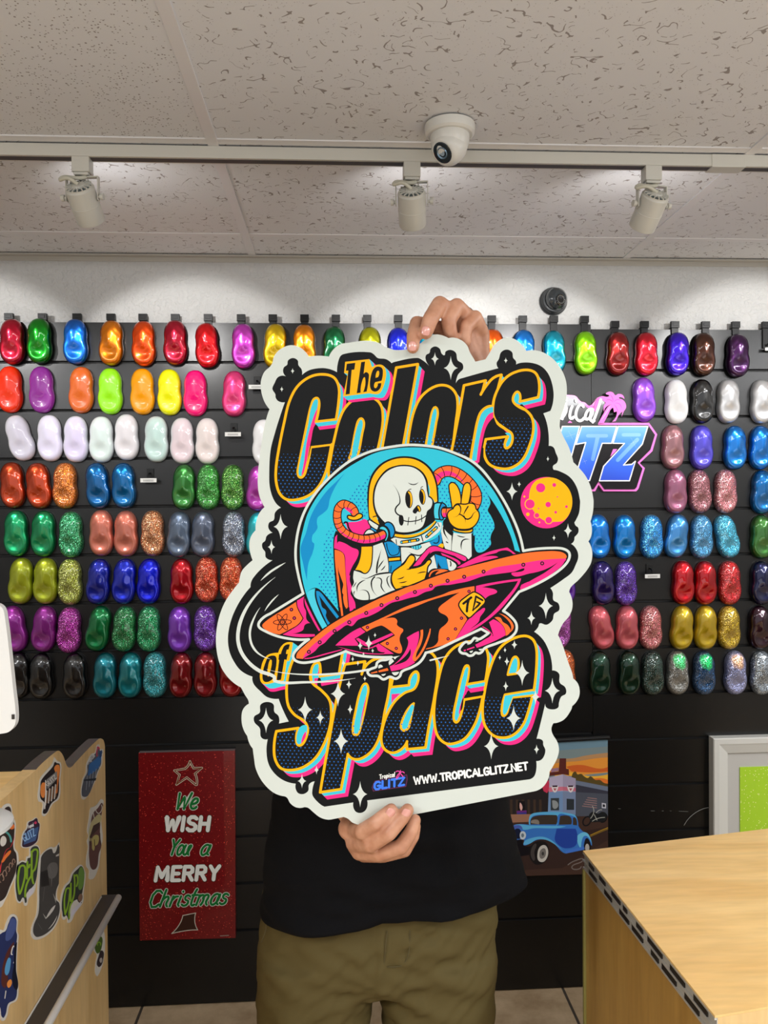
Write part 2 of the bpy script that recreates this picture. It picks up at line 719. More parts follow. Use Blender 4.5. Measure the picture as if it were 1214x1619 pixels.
def plaster_mat():
    m = mat('white_textured_plaster', 'C9C9C7', 0.7)
    k = NT(m)
    c = k.coord()
    n1 = k.n('TexNoise', i_Scale=70.0, i_Detail=3.0, i_Roughness=0.55)
    n2 = k.n('TexVoronoi', i_Scale=48.0)
    k.l(c, n1.inputs['Vector'])
    k.l(c, n2.inputs['Vector'])
    r = k.n('ValToRGB')
    r.color_ramp.elements[0].position = 0.42
    r.color_ramp.elements[1].position = 0.6
    k.l(n1.outputs[0], r.inputs[0])
    h = k.math('ADD', r.outputs[0], k.math('MULTIPLY', n2.outputs[0], 0.4))
    k.bump(h, 0.6, 0.0032)
    return m


M_WALL = plaster_mat()


def tile_mat(name, pinhole):
    m = mat(name, 'C4BAB6', 0.9)
    k = NT(m)
    c = k.coord()
    base = lin('E2E2E3')
    dark = lin('9C9591')
    if pinhole:
        v = k.n('TexVoronoi', i_Scale=150.0)
        k.l(c, v.inputs['Vector'])
        nz = k.n('TexNoise', i_Scale=45.0)
        k.l(c, nz.inputs['Vector'])
        d = k.math('MULTIPLY', k.math('LESS_THAN', v.outputs['Distance'], 0.23), k.math('GREATER_THAN', nz.outputs[0], 0.47))
        v2 = k.n('TexVoronoi', i_Scale=62.0)
        k.l(c, v2.inputs['Vector'])
        d = k.math('MAXIMUM', d, k.math('LESS_THAN', v2.outputs['Distance'], 0.13))
    else:
        n0 = k.n('TexNoise', i_Scale=30.0, i_Detail=1.5)
        k.l(c, n0.inputs['Vector'])
        n1 = k.n('TexNoise', i_Scale=30.0, i_Detail=1.0, i_Distortion=0.35)
        k.l(c, n1.inputs['Vector'])
        line = k.math('LESS_THAN', k.math('ABSOLUTE', k.math('SUBTRACT', n1.outputs[0], 0.5)), 0.015)
        nm = k.n('TexNoise', i_Scale=62.0, i_Detail=0.0)
        cm = k.n('Mapping')
        cm.inputs['Location'].default_value = (3.1, 7.7, 0)
        k.l(c, cm.inputs[0])
        k.l(cm.outputs[0], nm.inputs['Vector'])
        d = k.math('MULTIPLY', line, k.math('GREATER_THAN', nm.outputs[0], 0.55))
        v = k.n('TexVoronoi', i_Scale=170.0)
        k.l(c, v.inputs['Vector'])
        d2 = k.math('MULTIPLY', k.math('LESS_THAN', v.outputs['Distance'], 0.16), k.math('GREATER_THAN', n0.outputs[0], 0.5))
        d = k.math('MAXIMUM', d, k.math('MULTIPLY', d2, 0.6))
    k.l(k.mix(d, base, dark), k.b.inputs['Base Color'])
    f = k.n('TexNoise', i_Scale=260.0, i_Detail=2.0)
    k.l(c, f.inputs['Vector'])
    h = k.math('SUBTRACT', k.math('MULTIPLY', f.outputs[0], 0.25), d)
    k.bump(h, 0.5, 0.002)
    return m


M_FISS = tile_mat('fissured_ceiling_tile', False)
M_PIN = tile_mat('pinhole_ceiling_tile', True)
M_GRID = mat('painted_grid_steel', 'E2E0E0', 0.45)

# T-bar mains (along depth) and cross tees (along the wall)
XM0 = -0.2579 - 0.012          # centre of the left main
MAINS = [XM0 + 1.219 * k for k in range(-2, 4)]
Y1 = 1.7415 + 0.012
CROSS = [Y1 + 0.61 * k for k in range(-11, 2)]
bm = bmesh.new()
ys = [YB] + CROSS + [YW]
xs = [XL] + [x for x in MAINS if XL < x < XR] + [XR]
for i in range(len(xs) - 1):
    for j in range(len(ys) - 1):
        pin = (abs(xs[i + 1] - XM0) < 0.01 and abs(ys[j + 1] - Y1) < 0.01)
        x0, x1, y0, y1 = xs[i] + 0.010, xs[i + 1] - 0.010, ys[j] + 0.010, ys[j + 1] - 0.010
        if j == len(ys) - 2:
            y1 += 0.01
        f = bm.faces.new([bm.verts.new(p) for p in ((x0, y0, ZC + 0.004), (x0, y1, ZC + 0.004), (x1, y1, ZC + 0.004), (x1, y0, ZC + 0.004))])
        f.material_index = 1 if pin else 0
bx(bm, XL, XR, YB, YW + 0.1, ZC + 0.03, ZC + 0.08, 0)
tag(obj('ceiling', bm, [M_FISS, M_PIN]), kind='structure')
bm = bmesh.new()
for x in MAINS:
    if XL < x < XR:
        bx(bm, x - 0.012, x + 0.012, YB, YW - 0.001, ZC, ZC + 0.02)
for y in CROSS:
    bx(bm, XL, XR, y - 0.012, y + 0.012, ZC + 0.0012, ZC + 0.02)
tag(obj('trim_1', bm, M_GRID, bevel=0.0006), kind='structure')
bm = bmesh.new()
bx(bm, XL, XR, YW - 0.022, YW, ZC - 0.004, ZC + 0.0005)
bx(bm, XL, XR, YW - 0.003, YW, ZC - 0.018, ZC + 0.0005)
tag(obj('trim_2', bm, mat('painted_wall_angle', 'BDB9B0', 0.5)), kind='structure')

bm = bmesh.new()
bx(bm, XL, XR, YW, YW + 0.1, 0, ZC + 0.03)
tag(obj('wall_back', bm, M_WALL), kind='structure')
m_side = mat('grey_painted_wall', 'A9A7A3', 0.8)
for nm, a in (('wall_left', (XL - 0.1, XL, YB, YW)), ('wall_right', (XR, XR + 0.1, YB, YW))):
    bm = bmesh.new()
    bx(bm, a[0], a[1], a[2], a[3], 0, ZC + 0.03)
    tag(obj(nm, bm, m_side), kind='structure')

# floor tiles
m = mat('tan_ceramic_floor', '8F7860', 0.35)
k = NT(m)
c = k.coord()
br = k.n('TexBrick', offset=0.0)
br.inputs['Scale'].default_value = 1.0
br.inputs['Mortar Size'].default_value = 0.005
br.inputs['Mortar Smooth'].default_value = 0.2
br.inputs['Brick Width'].default_value = 0.457
br.inputs['Row Height'].default_value = 0.457
br.inputs['Color1'].default_value = (1, 1, 1, 1)
br.inputs['Color2'].default_value = (1, 1, 1, 1)
br.inputs['Mortar'].default_value = (0, 0, 0, 1)
mp = k.n('Mapping')
mp.inputs['Location'].default_value = (0.19, 0.10, 0)
k.l(c, mp.inputs[0])
k.l(mp.outputs[0], br.inputs['Vector'])
n1 = k.n('TexNoise', i_Scale=9.0, i_Detail=5.0, i_Roughness=0.6)
k.l(c, n1.inputs['Vector'])
r = k.n('ValToRGB')
r.color_ramp.elements[0].position, r.color_ramp.elements[1].position = 0.35, 0.68
r.color_ramp.elements[0].color, r.color_ramp.elements[1].color = lin('A58C6C'), lin('CDB594')
k.l(n1.outputs[0], r.inputs[0])
k.l(k.mix(br.outputs['Color'], lin('4E463E'), r.outputs[0]), k.b.inputs['Base Color'])
k.bump(br.outputs['Color'], 0.4, 0.002)
bm = bmesh.new()
bx(bm, XL, XR, YB, YW + 0.1, -0.06, 0)
tag(obj('floor', bm, m), kind='structure')

# ------------------------------------------------------------------ slatwall
def slat_mat():
    m = mat('black_melamine_slatwall', lin('090A0B'), 0.30, 0, 0.5)
    k = NT(m)
    c = k.coord()
    n = k.n('TexNoise', i_Scale=420.0, i_Detail=2.0)
    k.l(c, n.inputs['Vector'])
    k.bump(n.outputs[0], 0.12, 0.0006)
    return m


M_SLAT = slat_mat()
M_GROOVE = mat('black_slatwall_groove', lin('0A0A0B'), 0.6)


def slat_panel(x0, x1, zoff, label):
    """one black board with T-grooves every six inches"""
    zt = 2.192 if zoff == 0 else 2.176
    zs = [2.066 - 0.1524 * i + zoff for i in range(13)]
    prof = [(YS, zt)]                       # front profile, top to bottom
    for z in zs:
        prof += [(YS, z + 0.0048), (YS + 0.004, z + 0.0040), (YS + 0.004, z + 0.010), (YS + 0.011, z + 0.010),
                 (YS + 0.011, z - 0.010), (YS + 0.004, z - 0.010), (YS + 0.004, z - 0.0040), (YS, z - 0.0048)]
    prof += [(YS, 0.004), (YW - 0.001, 0.004), (YW - 0.001, zt)]
    bm = bmesh.new()
    A = [bm.verts.new((x0, y, z)) for y, z in prof]
    B = [bm.verts.new((x1, y, z)) for y, z in prof]
    n = len(prof)
    for i in range(n):
        j = (i + 1) % n
        f = bm.faces.new((A[i], B[i], B[j], A[j]))
        if prof[i][0] > YS + 0.001 and prof[i][0] < YW - 0.002 and i < n - 2:
            f.material_index = 1
        if i == n - 1:
            f.material_index = 2
    for e in (A, B):
        f = bm.faces.new(e)
    bmesh.ops.recalc_face_normals(bm, faces=bm.faces)
    bmesh.ops.triangulate(bm, faces=[f for f in bm.faces if len(f.verts) > 4])
    o = obj('slatwall_panel', bm, [M_SLAT, M_GROOVE, mat('raw_board_edge', '9A7A5C', 0.8)])
    tag(o, label, 'slatwall panel', None)
    return o


slat_panel(XL + 0.01, -1.2675, 0.0, 'black slatwall panel beyond the left edge of the photo')
slat_panel(-1.266, 0.829, 0.0, 'wide black slatwall panel behind the person and the red Christmas sign')
slat_panel(0.8305, XR - 0.01, -0.024, 'black slatwall panel at the right, behind the silver picture frame')

# small bright scuffs on the panel near the picture frame are part of its wear
A = Art()
for a in ('696,537 712,537', '745,537 752,537', '780,537 786,537', '820,538 860,540', '552,527 562,528'):
    P = np.array([(780 + float(q.split(',')[0]) / 2.797, 1090 + float(q.split(',')[1]) / 2.797) for q in a.split()])
    A.stroke('6A6A66', 0.7, P)
for a in ((203, 1566, 233, 1563), (212, 1561, 240, 1560)):
    A.stroke('2E2E2C', 0.7, np.array([(a[0], a[1]), (a[2], a[3])]))
tag(A.build('scuff_marks', lambda x, y: at_y(x, y, YS), off=0.0006), 'thin pale scuff marks scratched into the lower black slatwall', 'scuff marks', kind='stuff')

# ------------------------------------------------------------------ light track
M_WHITE = mat('white_lamp_paint', 'C9C6BB', 0.38)
M_DARK = mat('dark_slot', '4A4543', 0.6)
t = empty('light_track', (0.2, 1.785, ZC))
tag(t, 'long white ceiling light track running parallel to the back wall', 'light track')
bm = bmesh.new()
YT = 1.770
x0, x1 = XL + 0.3 - 0.2, XR - 0.4 - 0.2
yo = YT - 1.785
bx(bm, x0, x1, yo, yo + 0.032, -0.027, 0)
rail_ = obj('track_rail', bm, M_WHITE, t, bevel=0.001)
bm = bmesh.new()
bx(bm, x0, x1, yo + 0.007, yo + 0.025, -0.0278, -0.0262)
obj('rail_slot', bm, M_DARK, rail_)
xj = at_y(1152, 283, YT).x
bm = bmesh.new()
bx(bm, xj - 0.2 - 0.040, xj - 0.2 + 0.040, yo - 0.0015, yo + 0.0335, -0.0295, 0)
obj('rail_connector', bm, M_WHITE, t, bevel=0.001)


def track_head(px, aim, power, label):
    piv = at_y(px, 322, 1.785)
    x, y, z = piv
    z = 2.296
    root = empty('track_light', (x, y, z))
    tag(root, label, 'track light', 'track lights above the paint samples')
    # adapter
    bm = bmesh.new()
    bx(bm, -0.019, 0.019, -0.015, 0.017, 0.052, ZC - 0.027 - z)
    bx(bm, -0.016, 0.016, -0.012, 0.014, 0.046, 0.052)
    obj('track_adapter', bm, M_WHITE, root, bevel=0.0015)
    beam = (Vector(aim) - Vector((x, y, z))).normalized()
    d = Vector((beam.x * 1.1, beam.y, beam.z - 0.38)).normalized()
    yaw = math.atan2(d.x, d.y)
    # yoke
    bm = bmesh.new()
    R = Matrix.Rotation(-yaw, 4, 'Z')
    bx(bm, -0.036, 0.036, -0.006, 0.006, 0.042, 0.0445, M=R)
    for s in (-1, 1):
        bx(bm, s * 0.036 - 0.001, s * 0.036 + 0.001, -0.006, 0.006, -0.008, 0.0445, M=R)
    obj('yoke_bracket', bm, M_WHITE, root, bevel=0.0005)
    for s in (-1, 1):
        bm = bmesh.new()
        lathe(bm, [(0, 0), (0.0035, 0), (0.0035, 0.005), (0.007, 0.005), (0.0075, 0.012), (0, 0.012)], 14,
              R @ Matrix.Translation((s * 0.036, 0, 0)) @ Matrix.Rotation(s * PI / 2, 4, 'Y'))
        obj('thumb_screw', bm, M_WHITE, root, smooth=False)
    q = d.to_track_quat('Z', 'Y').to_matrix().to_4x4()
    # housing: open cylinder, z along the beam
    bm = bmesh.new()
    r0 = 0.0315
    lathe(bm, [(0, -0.024), (r0 - 0.004, -0.024), (r0, -0.020), (r0, 0.016), (r0 + 0.0006, 0.0165), (r0 + 0.0006, 0.0175), (r0, 0.018), (r0, 0.052),
               (r0 - 0.001, 0.056), (r0 - 0.005, 0.056), (r0 - 0.006, 0.044), (0, 0.044)], 40, q)
    obj('lamp_housing', bm, M_WHITE, root, smooth=True, autosmooth=0.6)
    # vented rear cap
    bm = bmesh.new()
    for i in range(16):
        a = 2 * PI * i / 16
        M = q @ Matrix.Rotation(a, 4, 'Z')
        vs = [(0.015, -0.0035), (0.027, -0.0042), (0.027, 0.0042), (0.015, 0.0035)]
        f = bm.faces.new([bm.verts.new(M @ Vector((u, v, -0.0262))) for u, v in vs])
    lathe(bm, [(0.0284, -0.0215), (0.0284, -0.0259), (0.0145, -0.0259), (0.0145, -0.0240)], 40, q, 1)
    hv_ = obj('heat_vents', bm, [mat('dark_vent_slot', '4F5A5A', 0.7), M_WHITE], root)
    bm = bmesh.new()
    lathe(bm, [(0, -0.0305), (0.013, -0.030), (0.0165, -0.0255)], 24, q)
    for i in range(16):
        M = q @ Matrix.Rotation(2 * PI * (i + 0.5) / 16, 4, 'Z')
        bx(bm, 0.014, 0.0285, -0.0012, 0.0012, -0.029, -0.0255, M=M)
    obj('vent_cap', bm, M_WHITE, hv_, autosmooth=0.5)
    # lens that gives the light
    bm = bmesh.new()
    lathe(bm, [(0, 0.0465), (0.0235, 0.0465)], 24, q)
    obj('lamp_lens', bm, mat('lit_lamp_lens', 'FFFFFF', 0.4, emit=('FFF4E0', 12.0)), root)
    # cable
    bm = bmesh.new()
    e = q @ Vector((0, 0, -0.030))
    tube(bm, smooth_3d([(0.0, 0.0, 0.047), (0.008, -0.008, 0.041), (-0.010, -0.014, 0.037), (-0.034, -0.016, 0.038), (-0.042, -0.018, 0.031), (-0.022, e.y - 0.006, 0.031), tuple(e)]), 0.0042, 10)
    obj('lamp_cable', bm, mat('cream_cable', 'C4C0AE', 0.5), root, smooth=True)
    l = bpy.data.lights.new('track_spot', 'SPOT')
    l.energy, l.spot_size, l.spot_blend, l.shadow_soft_size, l.color = power, 1.22, 0.30, 0.018, (1.0, 0.985, 0.965)
    lo = bpy.data.objects.new('track_spot', l)
    COL.objects.link(lo)
    lo.parent = root
    lo.location = d * 0.060
    d = beam
    lo.rotation_euler = d.to_track_quat('-Z', 'Y').to_euler()
    # added spot on the wall side of the head brightens the tiles between lamp and wall
    l = bpy.data.lights.new('ceiling_fill_spot', 'SPOT')
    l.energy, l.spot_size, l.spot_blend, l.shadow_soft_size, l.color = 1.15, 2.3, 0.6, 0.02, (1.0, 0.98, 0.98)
    lo = bpy.data.objects.new('ceiling_fill_spot', l)
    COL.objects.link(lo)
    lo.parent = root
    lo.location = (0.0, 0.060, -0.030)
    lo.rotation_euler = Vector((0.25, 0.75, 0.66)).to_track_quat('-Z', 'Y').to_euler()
    return root


def smooth_3d(P, k=5):
    P = [Vector(p) for p in P]
    o = []
    for i in range(len(P) - 1):
        a, b, c, d = P[max(0, i - 1)], P[i], P[i + 1], P[min(len(P) - 1, i + 2)]
        for j in range(k):
            u = j / k
            o.append(0.5 * ((2 * b) + (c - a) * u + (2 * a - 5 * b + 4 * c - d) * u * u + (3 * b - a - 3 * c + d) * u ** 3))
    o.append(P[-1])
    return o


SPOTW = 15
track_head(131, (-0.47, YS, 1.92), SPOTW, 'left white track light, tilted, its cable looped to the left')
track_head(651, (0.26, YS, 1.92), SPOTW, 'middle white track light hanging straight below the dome camera')
track_head(1030, (0.60, YS, 1.92), SPOTW, 'right white track light, turned towards the left, near the rail connector')
# two more heads of the same track outside the frame: their light only
for xx, ax in ((-1.30, -1.20), (1.42, 1.40)):
    d = (Vector((ax, YS, 1.92)) - Vector((xx, 1.785, 2.296))).normalized()
    l = bpy.data.lights.new('track_spot', 'SPOT')
    l.energy, l.spot_size, l.spot_blend, l.shadow_soft_size, l.color = SPOTW, 1.22, 0.30, 0.018, (1.0, 0.985, 0.965)
    lo = bpy.data.objects.new('track_spot', l)
    COL.objects.link(lo)
    lo.location = Vector((xx, 1.785, 2.296)) + d * 0.06
    lo.rotation_euler = d.to_track_quat('-Z', 'Y').to_euler()

# ------------------------------------------------------------------ dome cameras
M_CAM = mat('white_camera_plastic', 'DAD8D0', 0.32)
c = at_z(711, 199, ZC)
root = empty('dome_security_camera', (c.x, c.y, ZC))
tag(root, 'white dome security camera mounted on the ceiling tile', 'security camera')
bm = bmesh.new()
lathe(bm, [(0, 0), (0.053, 0), (0.0535, -0.004), (0.052, -0.017), (0.047, -0.021), (0.046, -0.021), (0, -0.021)], 48)
obj('camera_base', bm, M_CAM, root, smooth=True, autosmooth=0.6)
bm = bmesh.new()
lathe(bm, [(0, -0.021), (0.041, -0.021), (0.0415, -0.024), (0.0405, -0.036), (0.036, -0.050), (0.029, -0.061), (0.018, -0.070), (0, -0.074)], 40)
obj('camera_shell', bm, M_CAM, root, smooth=True, autosmooth=0.9)
dl = Vector((-0.55, -0.42, -0.60)).normalized()
q = Matrix.Translation((-0.002, -0.003, -0.046)) @ dl.to_track_quat('Z', 'Y').to_matrix().to_4x4()
bm = bmesh.new()
lathe(bm, [(0, -0.012), (0.0355, -0.012), (0.0365, -0.004), (0.0355, 0.010), (0.031, 0.021), (0.026, 0.026), (0.0235, 0.0265), (0, 0.0262)], 40, q)
b_ = obj('camera_eyeball', bm, M_CAM, root, smooth=True, autosmooth=0.6)
bm = bmesh.new()
lathe(bm, [(0, 0.0275), (0.0205, 0.0275), (0.0225, 0.0268)], 32, q)
w_ = obj('lens_window', bm, mat('dark_camera_glass', lin('1E2A33'), 0.12, coat=1.0), root)
bm = bmesh.new()
lathe(bm, [(0.009, 0.0278), (0.0115, 0.0300), (0.0125, 0.0278)], 28, q)
lathe(bm, [(0, 0.0283), (0.006, 0.0283)], 20, q, 1)
obj('lens_ring', bm, [mat('steel_blue_ring', '7C93A5', 0.3, 0.6), mat('lens_front', '9FB0BC', 0.2, coat=1.0)], w_)

c = at_y(874, 477, YW)
root = empty('wall_security_camera', (c.x, YW, c.z))
tag(root, 'black round security camera fixed to the white wall above the samples', 'security camera')
M_BC = mat('black_camera_plastic', lin('23272A'), 0.28)
q0 = Matrix.Rotation(PI / 2, 4, 'X')          # z axis -> -y
bm = bmesh.new()
lathe(bm, [(0, 0), (0.046, 0), (0.0465, 0.004), (0.045, 0.011), (0.0425, 0.014), (0.042, 0.020), (0.039, 0.026), (0, 0.026)], 48, q0)
obj('camera_base', bm, M_BC, root, smooth=True, autosmooth=0.5)
bm = bmesh.new()
dq = Vector((0.30, -0.90, 0.06)).normalized().to_track_quat('Z', 'Y').to_matrix().to_4x4()
q = Matrix.Translation((0.001, -0.020, 0.001)) @ dq
lathe(bm, [(0, 0), (0.0355, 0), (0.0365, 0.010), (0.035, 0.018), (0.0335, 0.0195), (0.031, 0.0245), (0.022, 0.031), (0, 0.033)], 40, q)
obj('camera_dome', bm, mat('smoked_camera_dome', lin('2B3033'), 0.2, coat=0.6), root, smooth=True, autosmooth=0.5)
bm = bmesh.new()
q = Matrix.Translation((0.010, -0.0475, -0.006)) @ dq
lathe(bm, [(0, 0.004), (0.013, 0.004), (0.0155, 0.006), (0.018, 0.004), (0.0185, 0.0)], 28, q)
lr_ = obj('lens_ring', bm, mat('glossy_black_lens_ring', lin('101214'), 0.15, coat=1.0), root, smooth=False)
bm = bmesh.new()
for i in range(15):
    a = 2 * PI * i / 15
    sphere(bm, q @ Vector((0.0125 * math.cos(a), 0.0125 * math.sin(a), 0.0052)), 0.0013, n=4)
obj('infrared_leds', bm, mat('led_beads', 'C9CCC8', 0.2, 0.5), lr_)

# ================================================================== paint sample shapes
def shape_mesh():
    H = 0.0725
    NA, NK = 64, 16

    def half(z):
        t = z / H
        base = 0.0380 + 0.0014 * -math.tanh(z / 0.02) - 0.0034 * math.exp(-((z - 0.004) / 0.017) ** 2)
        cap = max(0.0, 1 - abs(t) ** 3.0) ** (1 / 2.3)
        return base * cap
    out = []
    for i in range(NA):
        a = 2 * PI * i / NA
        z = H * math.sin(a)
        z = H * math.copysign(abs(math.sin(a)) ** 0.86, math.sin(a))
        x = half(z) * (1 if math.cos(a) >= 0 else -1)
        if abs(math.cos(a)) < 1e-6:
            x = 0
        out.append((x, z))
    V, F = [], []

    def ht(x, z, k):
        edge = (1 - k ** 7) ** 0.5 if k < 1 else 0
        e = 0.0225 * edge
        dome = 0.0070 * math.exp(-((x / 0.024) ** 2 + ((z - 0.034) / 0.026) ** 2))
        ridge = 0.0050 * math.exp(-((x / 0.014) ** 2 + ((z + 0.001) / 0.022) ** 2))
        vee = -0.0035 * math.exp(-((z - 0.052 + 1.05 * abs(x)) / 0.006) ** 2) * (1 if z < 0.06 else 0.5)
        dish = -0.0065 * math.exp(-((x / 0.022) ** 2 + ((z + 0.034) / 0.020) ** 2) ** 1.3)
        return e + (dome + ridge + vee * 0.5 + dish) * min(1, (1 - k) * 3.2)
    ks = [1.0, 1.0, 0.992, 0.975, 0.95, 0.91, 0.86, 0.79, 0.71, 0.62, 0.53, 0.44, 0.35, 0.26, 0.17, 0.08]
    for j, k in enumerate(ks):
        for (x, z) in out:
            if j == 0:
                V.append((x * 0.985, 0.0, z * 0.992))
            elif j == 1:
                V.append((x, -0.0035, z))
            else:
                V.append((x * k, -(0.0050 + ht(x * k, z * k, k)), z * k))
    V.append((0, -(0.0050 + ht(0, 0, 0)), 0))
    V.append((0, 0, 0))
    n = len(ks)
    for j in range(n - 1):
        for i in range(NA):
            F.append((j * NA + i, j * NA + (i + 1) % NA, (j + 1) * NA + (i + 1) % NA, (j + 1) * NA + i))
    for i in range(NA):
        F.append(((n - 1) * NA + i, (n - 1) * NA + (i + 1) % NA, n * NA))
        F.append(((i + 1) % NA, i, n * NA + 1))
    me = bpy.data.meshes.new('paint_sample')
    me.from_pydata(V, [], F)
    bm = bmesh.new()
    bm.from_mesh(me)
    bmesh.ops.recalc_face_normals(bm, faces=bm.faces)
    bm.to_mesh(me)
    bm.free()
    for p in me.polygons:
        p.use_smooth = True
    return me


ME_SHAPE = shape_mesh()
_pm = {}


def paint(hexc, kind, tint=None):
    key = (hexc, kind, tint)
    if key in _pm:
        return _pm[key]
    nm = {'c': 'candy', 'p': 'pearl', 's': 'solid', 'f': 'flake', 'w': 'white_pearl', 'i': 'colour_shift'}[kind] + '_paint_' + hexc.lower()
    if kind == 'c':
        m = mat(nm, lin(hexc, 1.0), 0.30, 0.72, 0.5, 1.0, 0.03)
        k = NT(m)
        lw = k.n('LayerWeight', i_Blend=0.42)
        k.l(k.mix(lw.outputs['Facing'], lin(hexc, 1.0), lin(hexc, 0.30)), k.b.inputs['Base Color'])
    elif kind == 'p':
        m = mat(nm, lin(hexc, 1.0), 0.36, 0.62, 0.5, 1.0, 0.03)
    elif kind == 's':
        m = mat(nm, lin(hexc, 1.0), 0.35, 0.0, 0.5, 1.0, 0.03)
    elif kind == 'w':
        m = mat(nm, lin(hexc, 1.0), 0.3, 0.0, 0.5, 1.0, 0.03)
        k = NT(m)
        lw = k.n('LayerWeight', i_Blend=0.5)
        k.l(k.mix(lw.outputs['Facing'], lin(tint or hexc, 1.0), lin(hexc, 0.9)), k.b.inputs['Base Color'])
    else:
        m = mat(nm, lin(hexc, 1.0), 0.28, 0.75, 0.5, 1.0, 0.03)
        k = NT(m)
        c = k.coord()
        v = k.n('TexVoronoi', i_Scale=640.0 if kind == 'f' else 700.0)
        k.l(c, v.inputs['Vector'])
        g = k.n('NewGeometry')
        sub = k.n('VectorMath', operation='SUBTRACT')
        k.l(v.outputs['Color'], sub.inputs[0])
        sub.inputs[1].default_value = (0.5, 0.5, 0.5)
        mul = k.n('VectorMath', operation='SCALE')
        k.l(sub.outputs[0], mul.inputs[0])
        mul.inputs['Scale'].default_value = 0.85
        ad = k.n('VectorMath', operation='ADD')
        k.l(g.outputs['Normal'], ad.inputs[0])
        k.l(mul.outputs[0], ad.inputs[1])
        no = k.n('VectorMath', operation='NORMALIZE')
        k.l(ad.outputs[0], no.inputs[0])
        k.l(no.outputs[0], k.b.inputs['Normal'])
        sp = k.n('SeparateColor')
        k.l(v.outputs['Color'], sp.inputs[0])
        br = k.math('POWER', sp.outputs[0], 5.0)
        if kind == 'i':
            z = k.n('SeparateXYZ')
            k.l(c, z.inputs[0])
            nz = k.n('TexNoise', i_Scale=40.0)
            k.l(c, nz.inputs['Vector'])
            ex = k.math('POWER', k.math('ABSOLUTE', k.math('DIVIDE', z.outputs[0], 0.022)), 2.0)
            ez = k.math('POWER', k.math('ABSOLUTE', k.math('DIVIDE', k.math('SUBTRACT', z.outputs[2], 0.042), 0.026)), 2.0)
            u = k.math('SUBTRACT', k.math('MULTIPLY', nz.outputs[0], 2.4), k.math('ADD', ex, ez))
            f = k.math('MULTIPLY', u, 1.1, True)
            base = k.mix(f, lin(hexc), lin(tint))
        else:
            base = lin(hexc, 0.75)
        hi = k.mix(0.25, lin(tint if (kind == 'f' and tint) else hexc, 1.8), (1, 1, 1, 1))
        k.l(k.mix(br, base, hi if kind == 'f' else k.mix(0.25, base, (1, 1, 1, 1))), k.b.inputs['Base Color'])
    _pm[key] = m
    return m


LEFT, RIGHT = 'left of the big sticker', 'right of the big sticker'
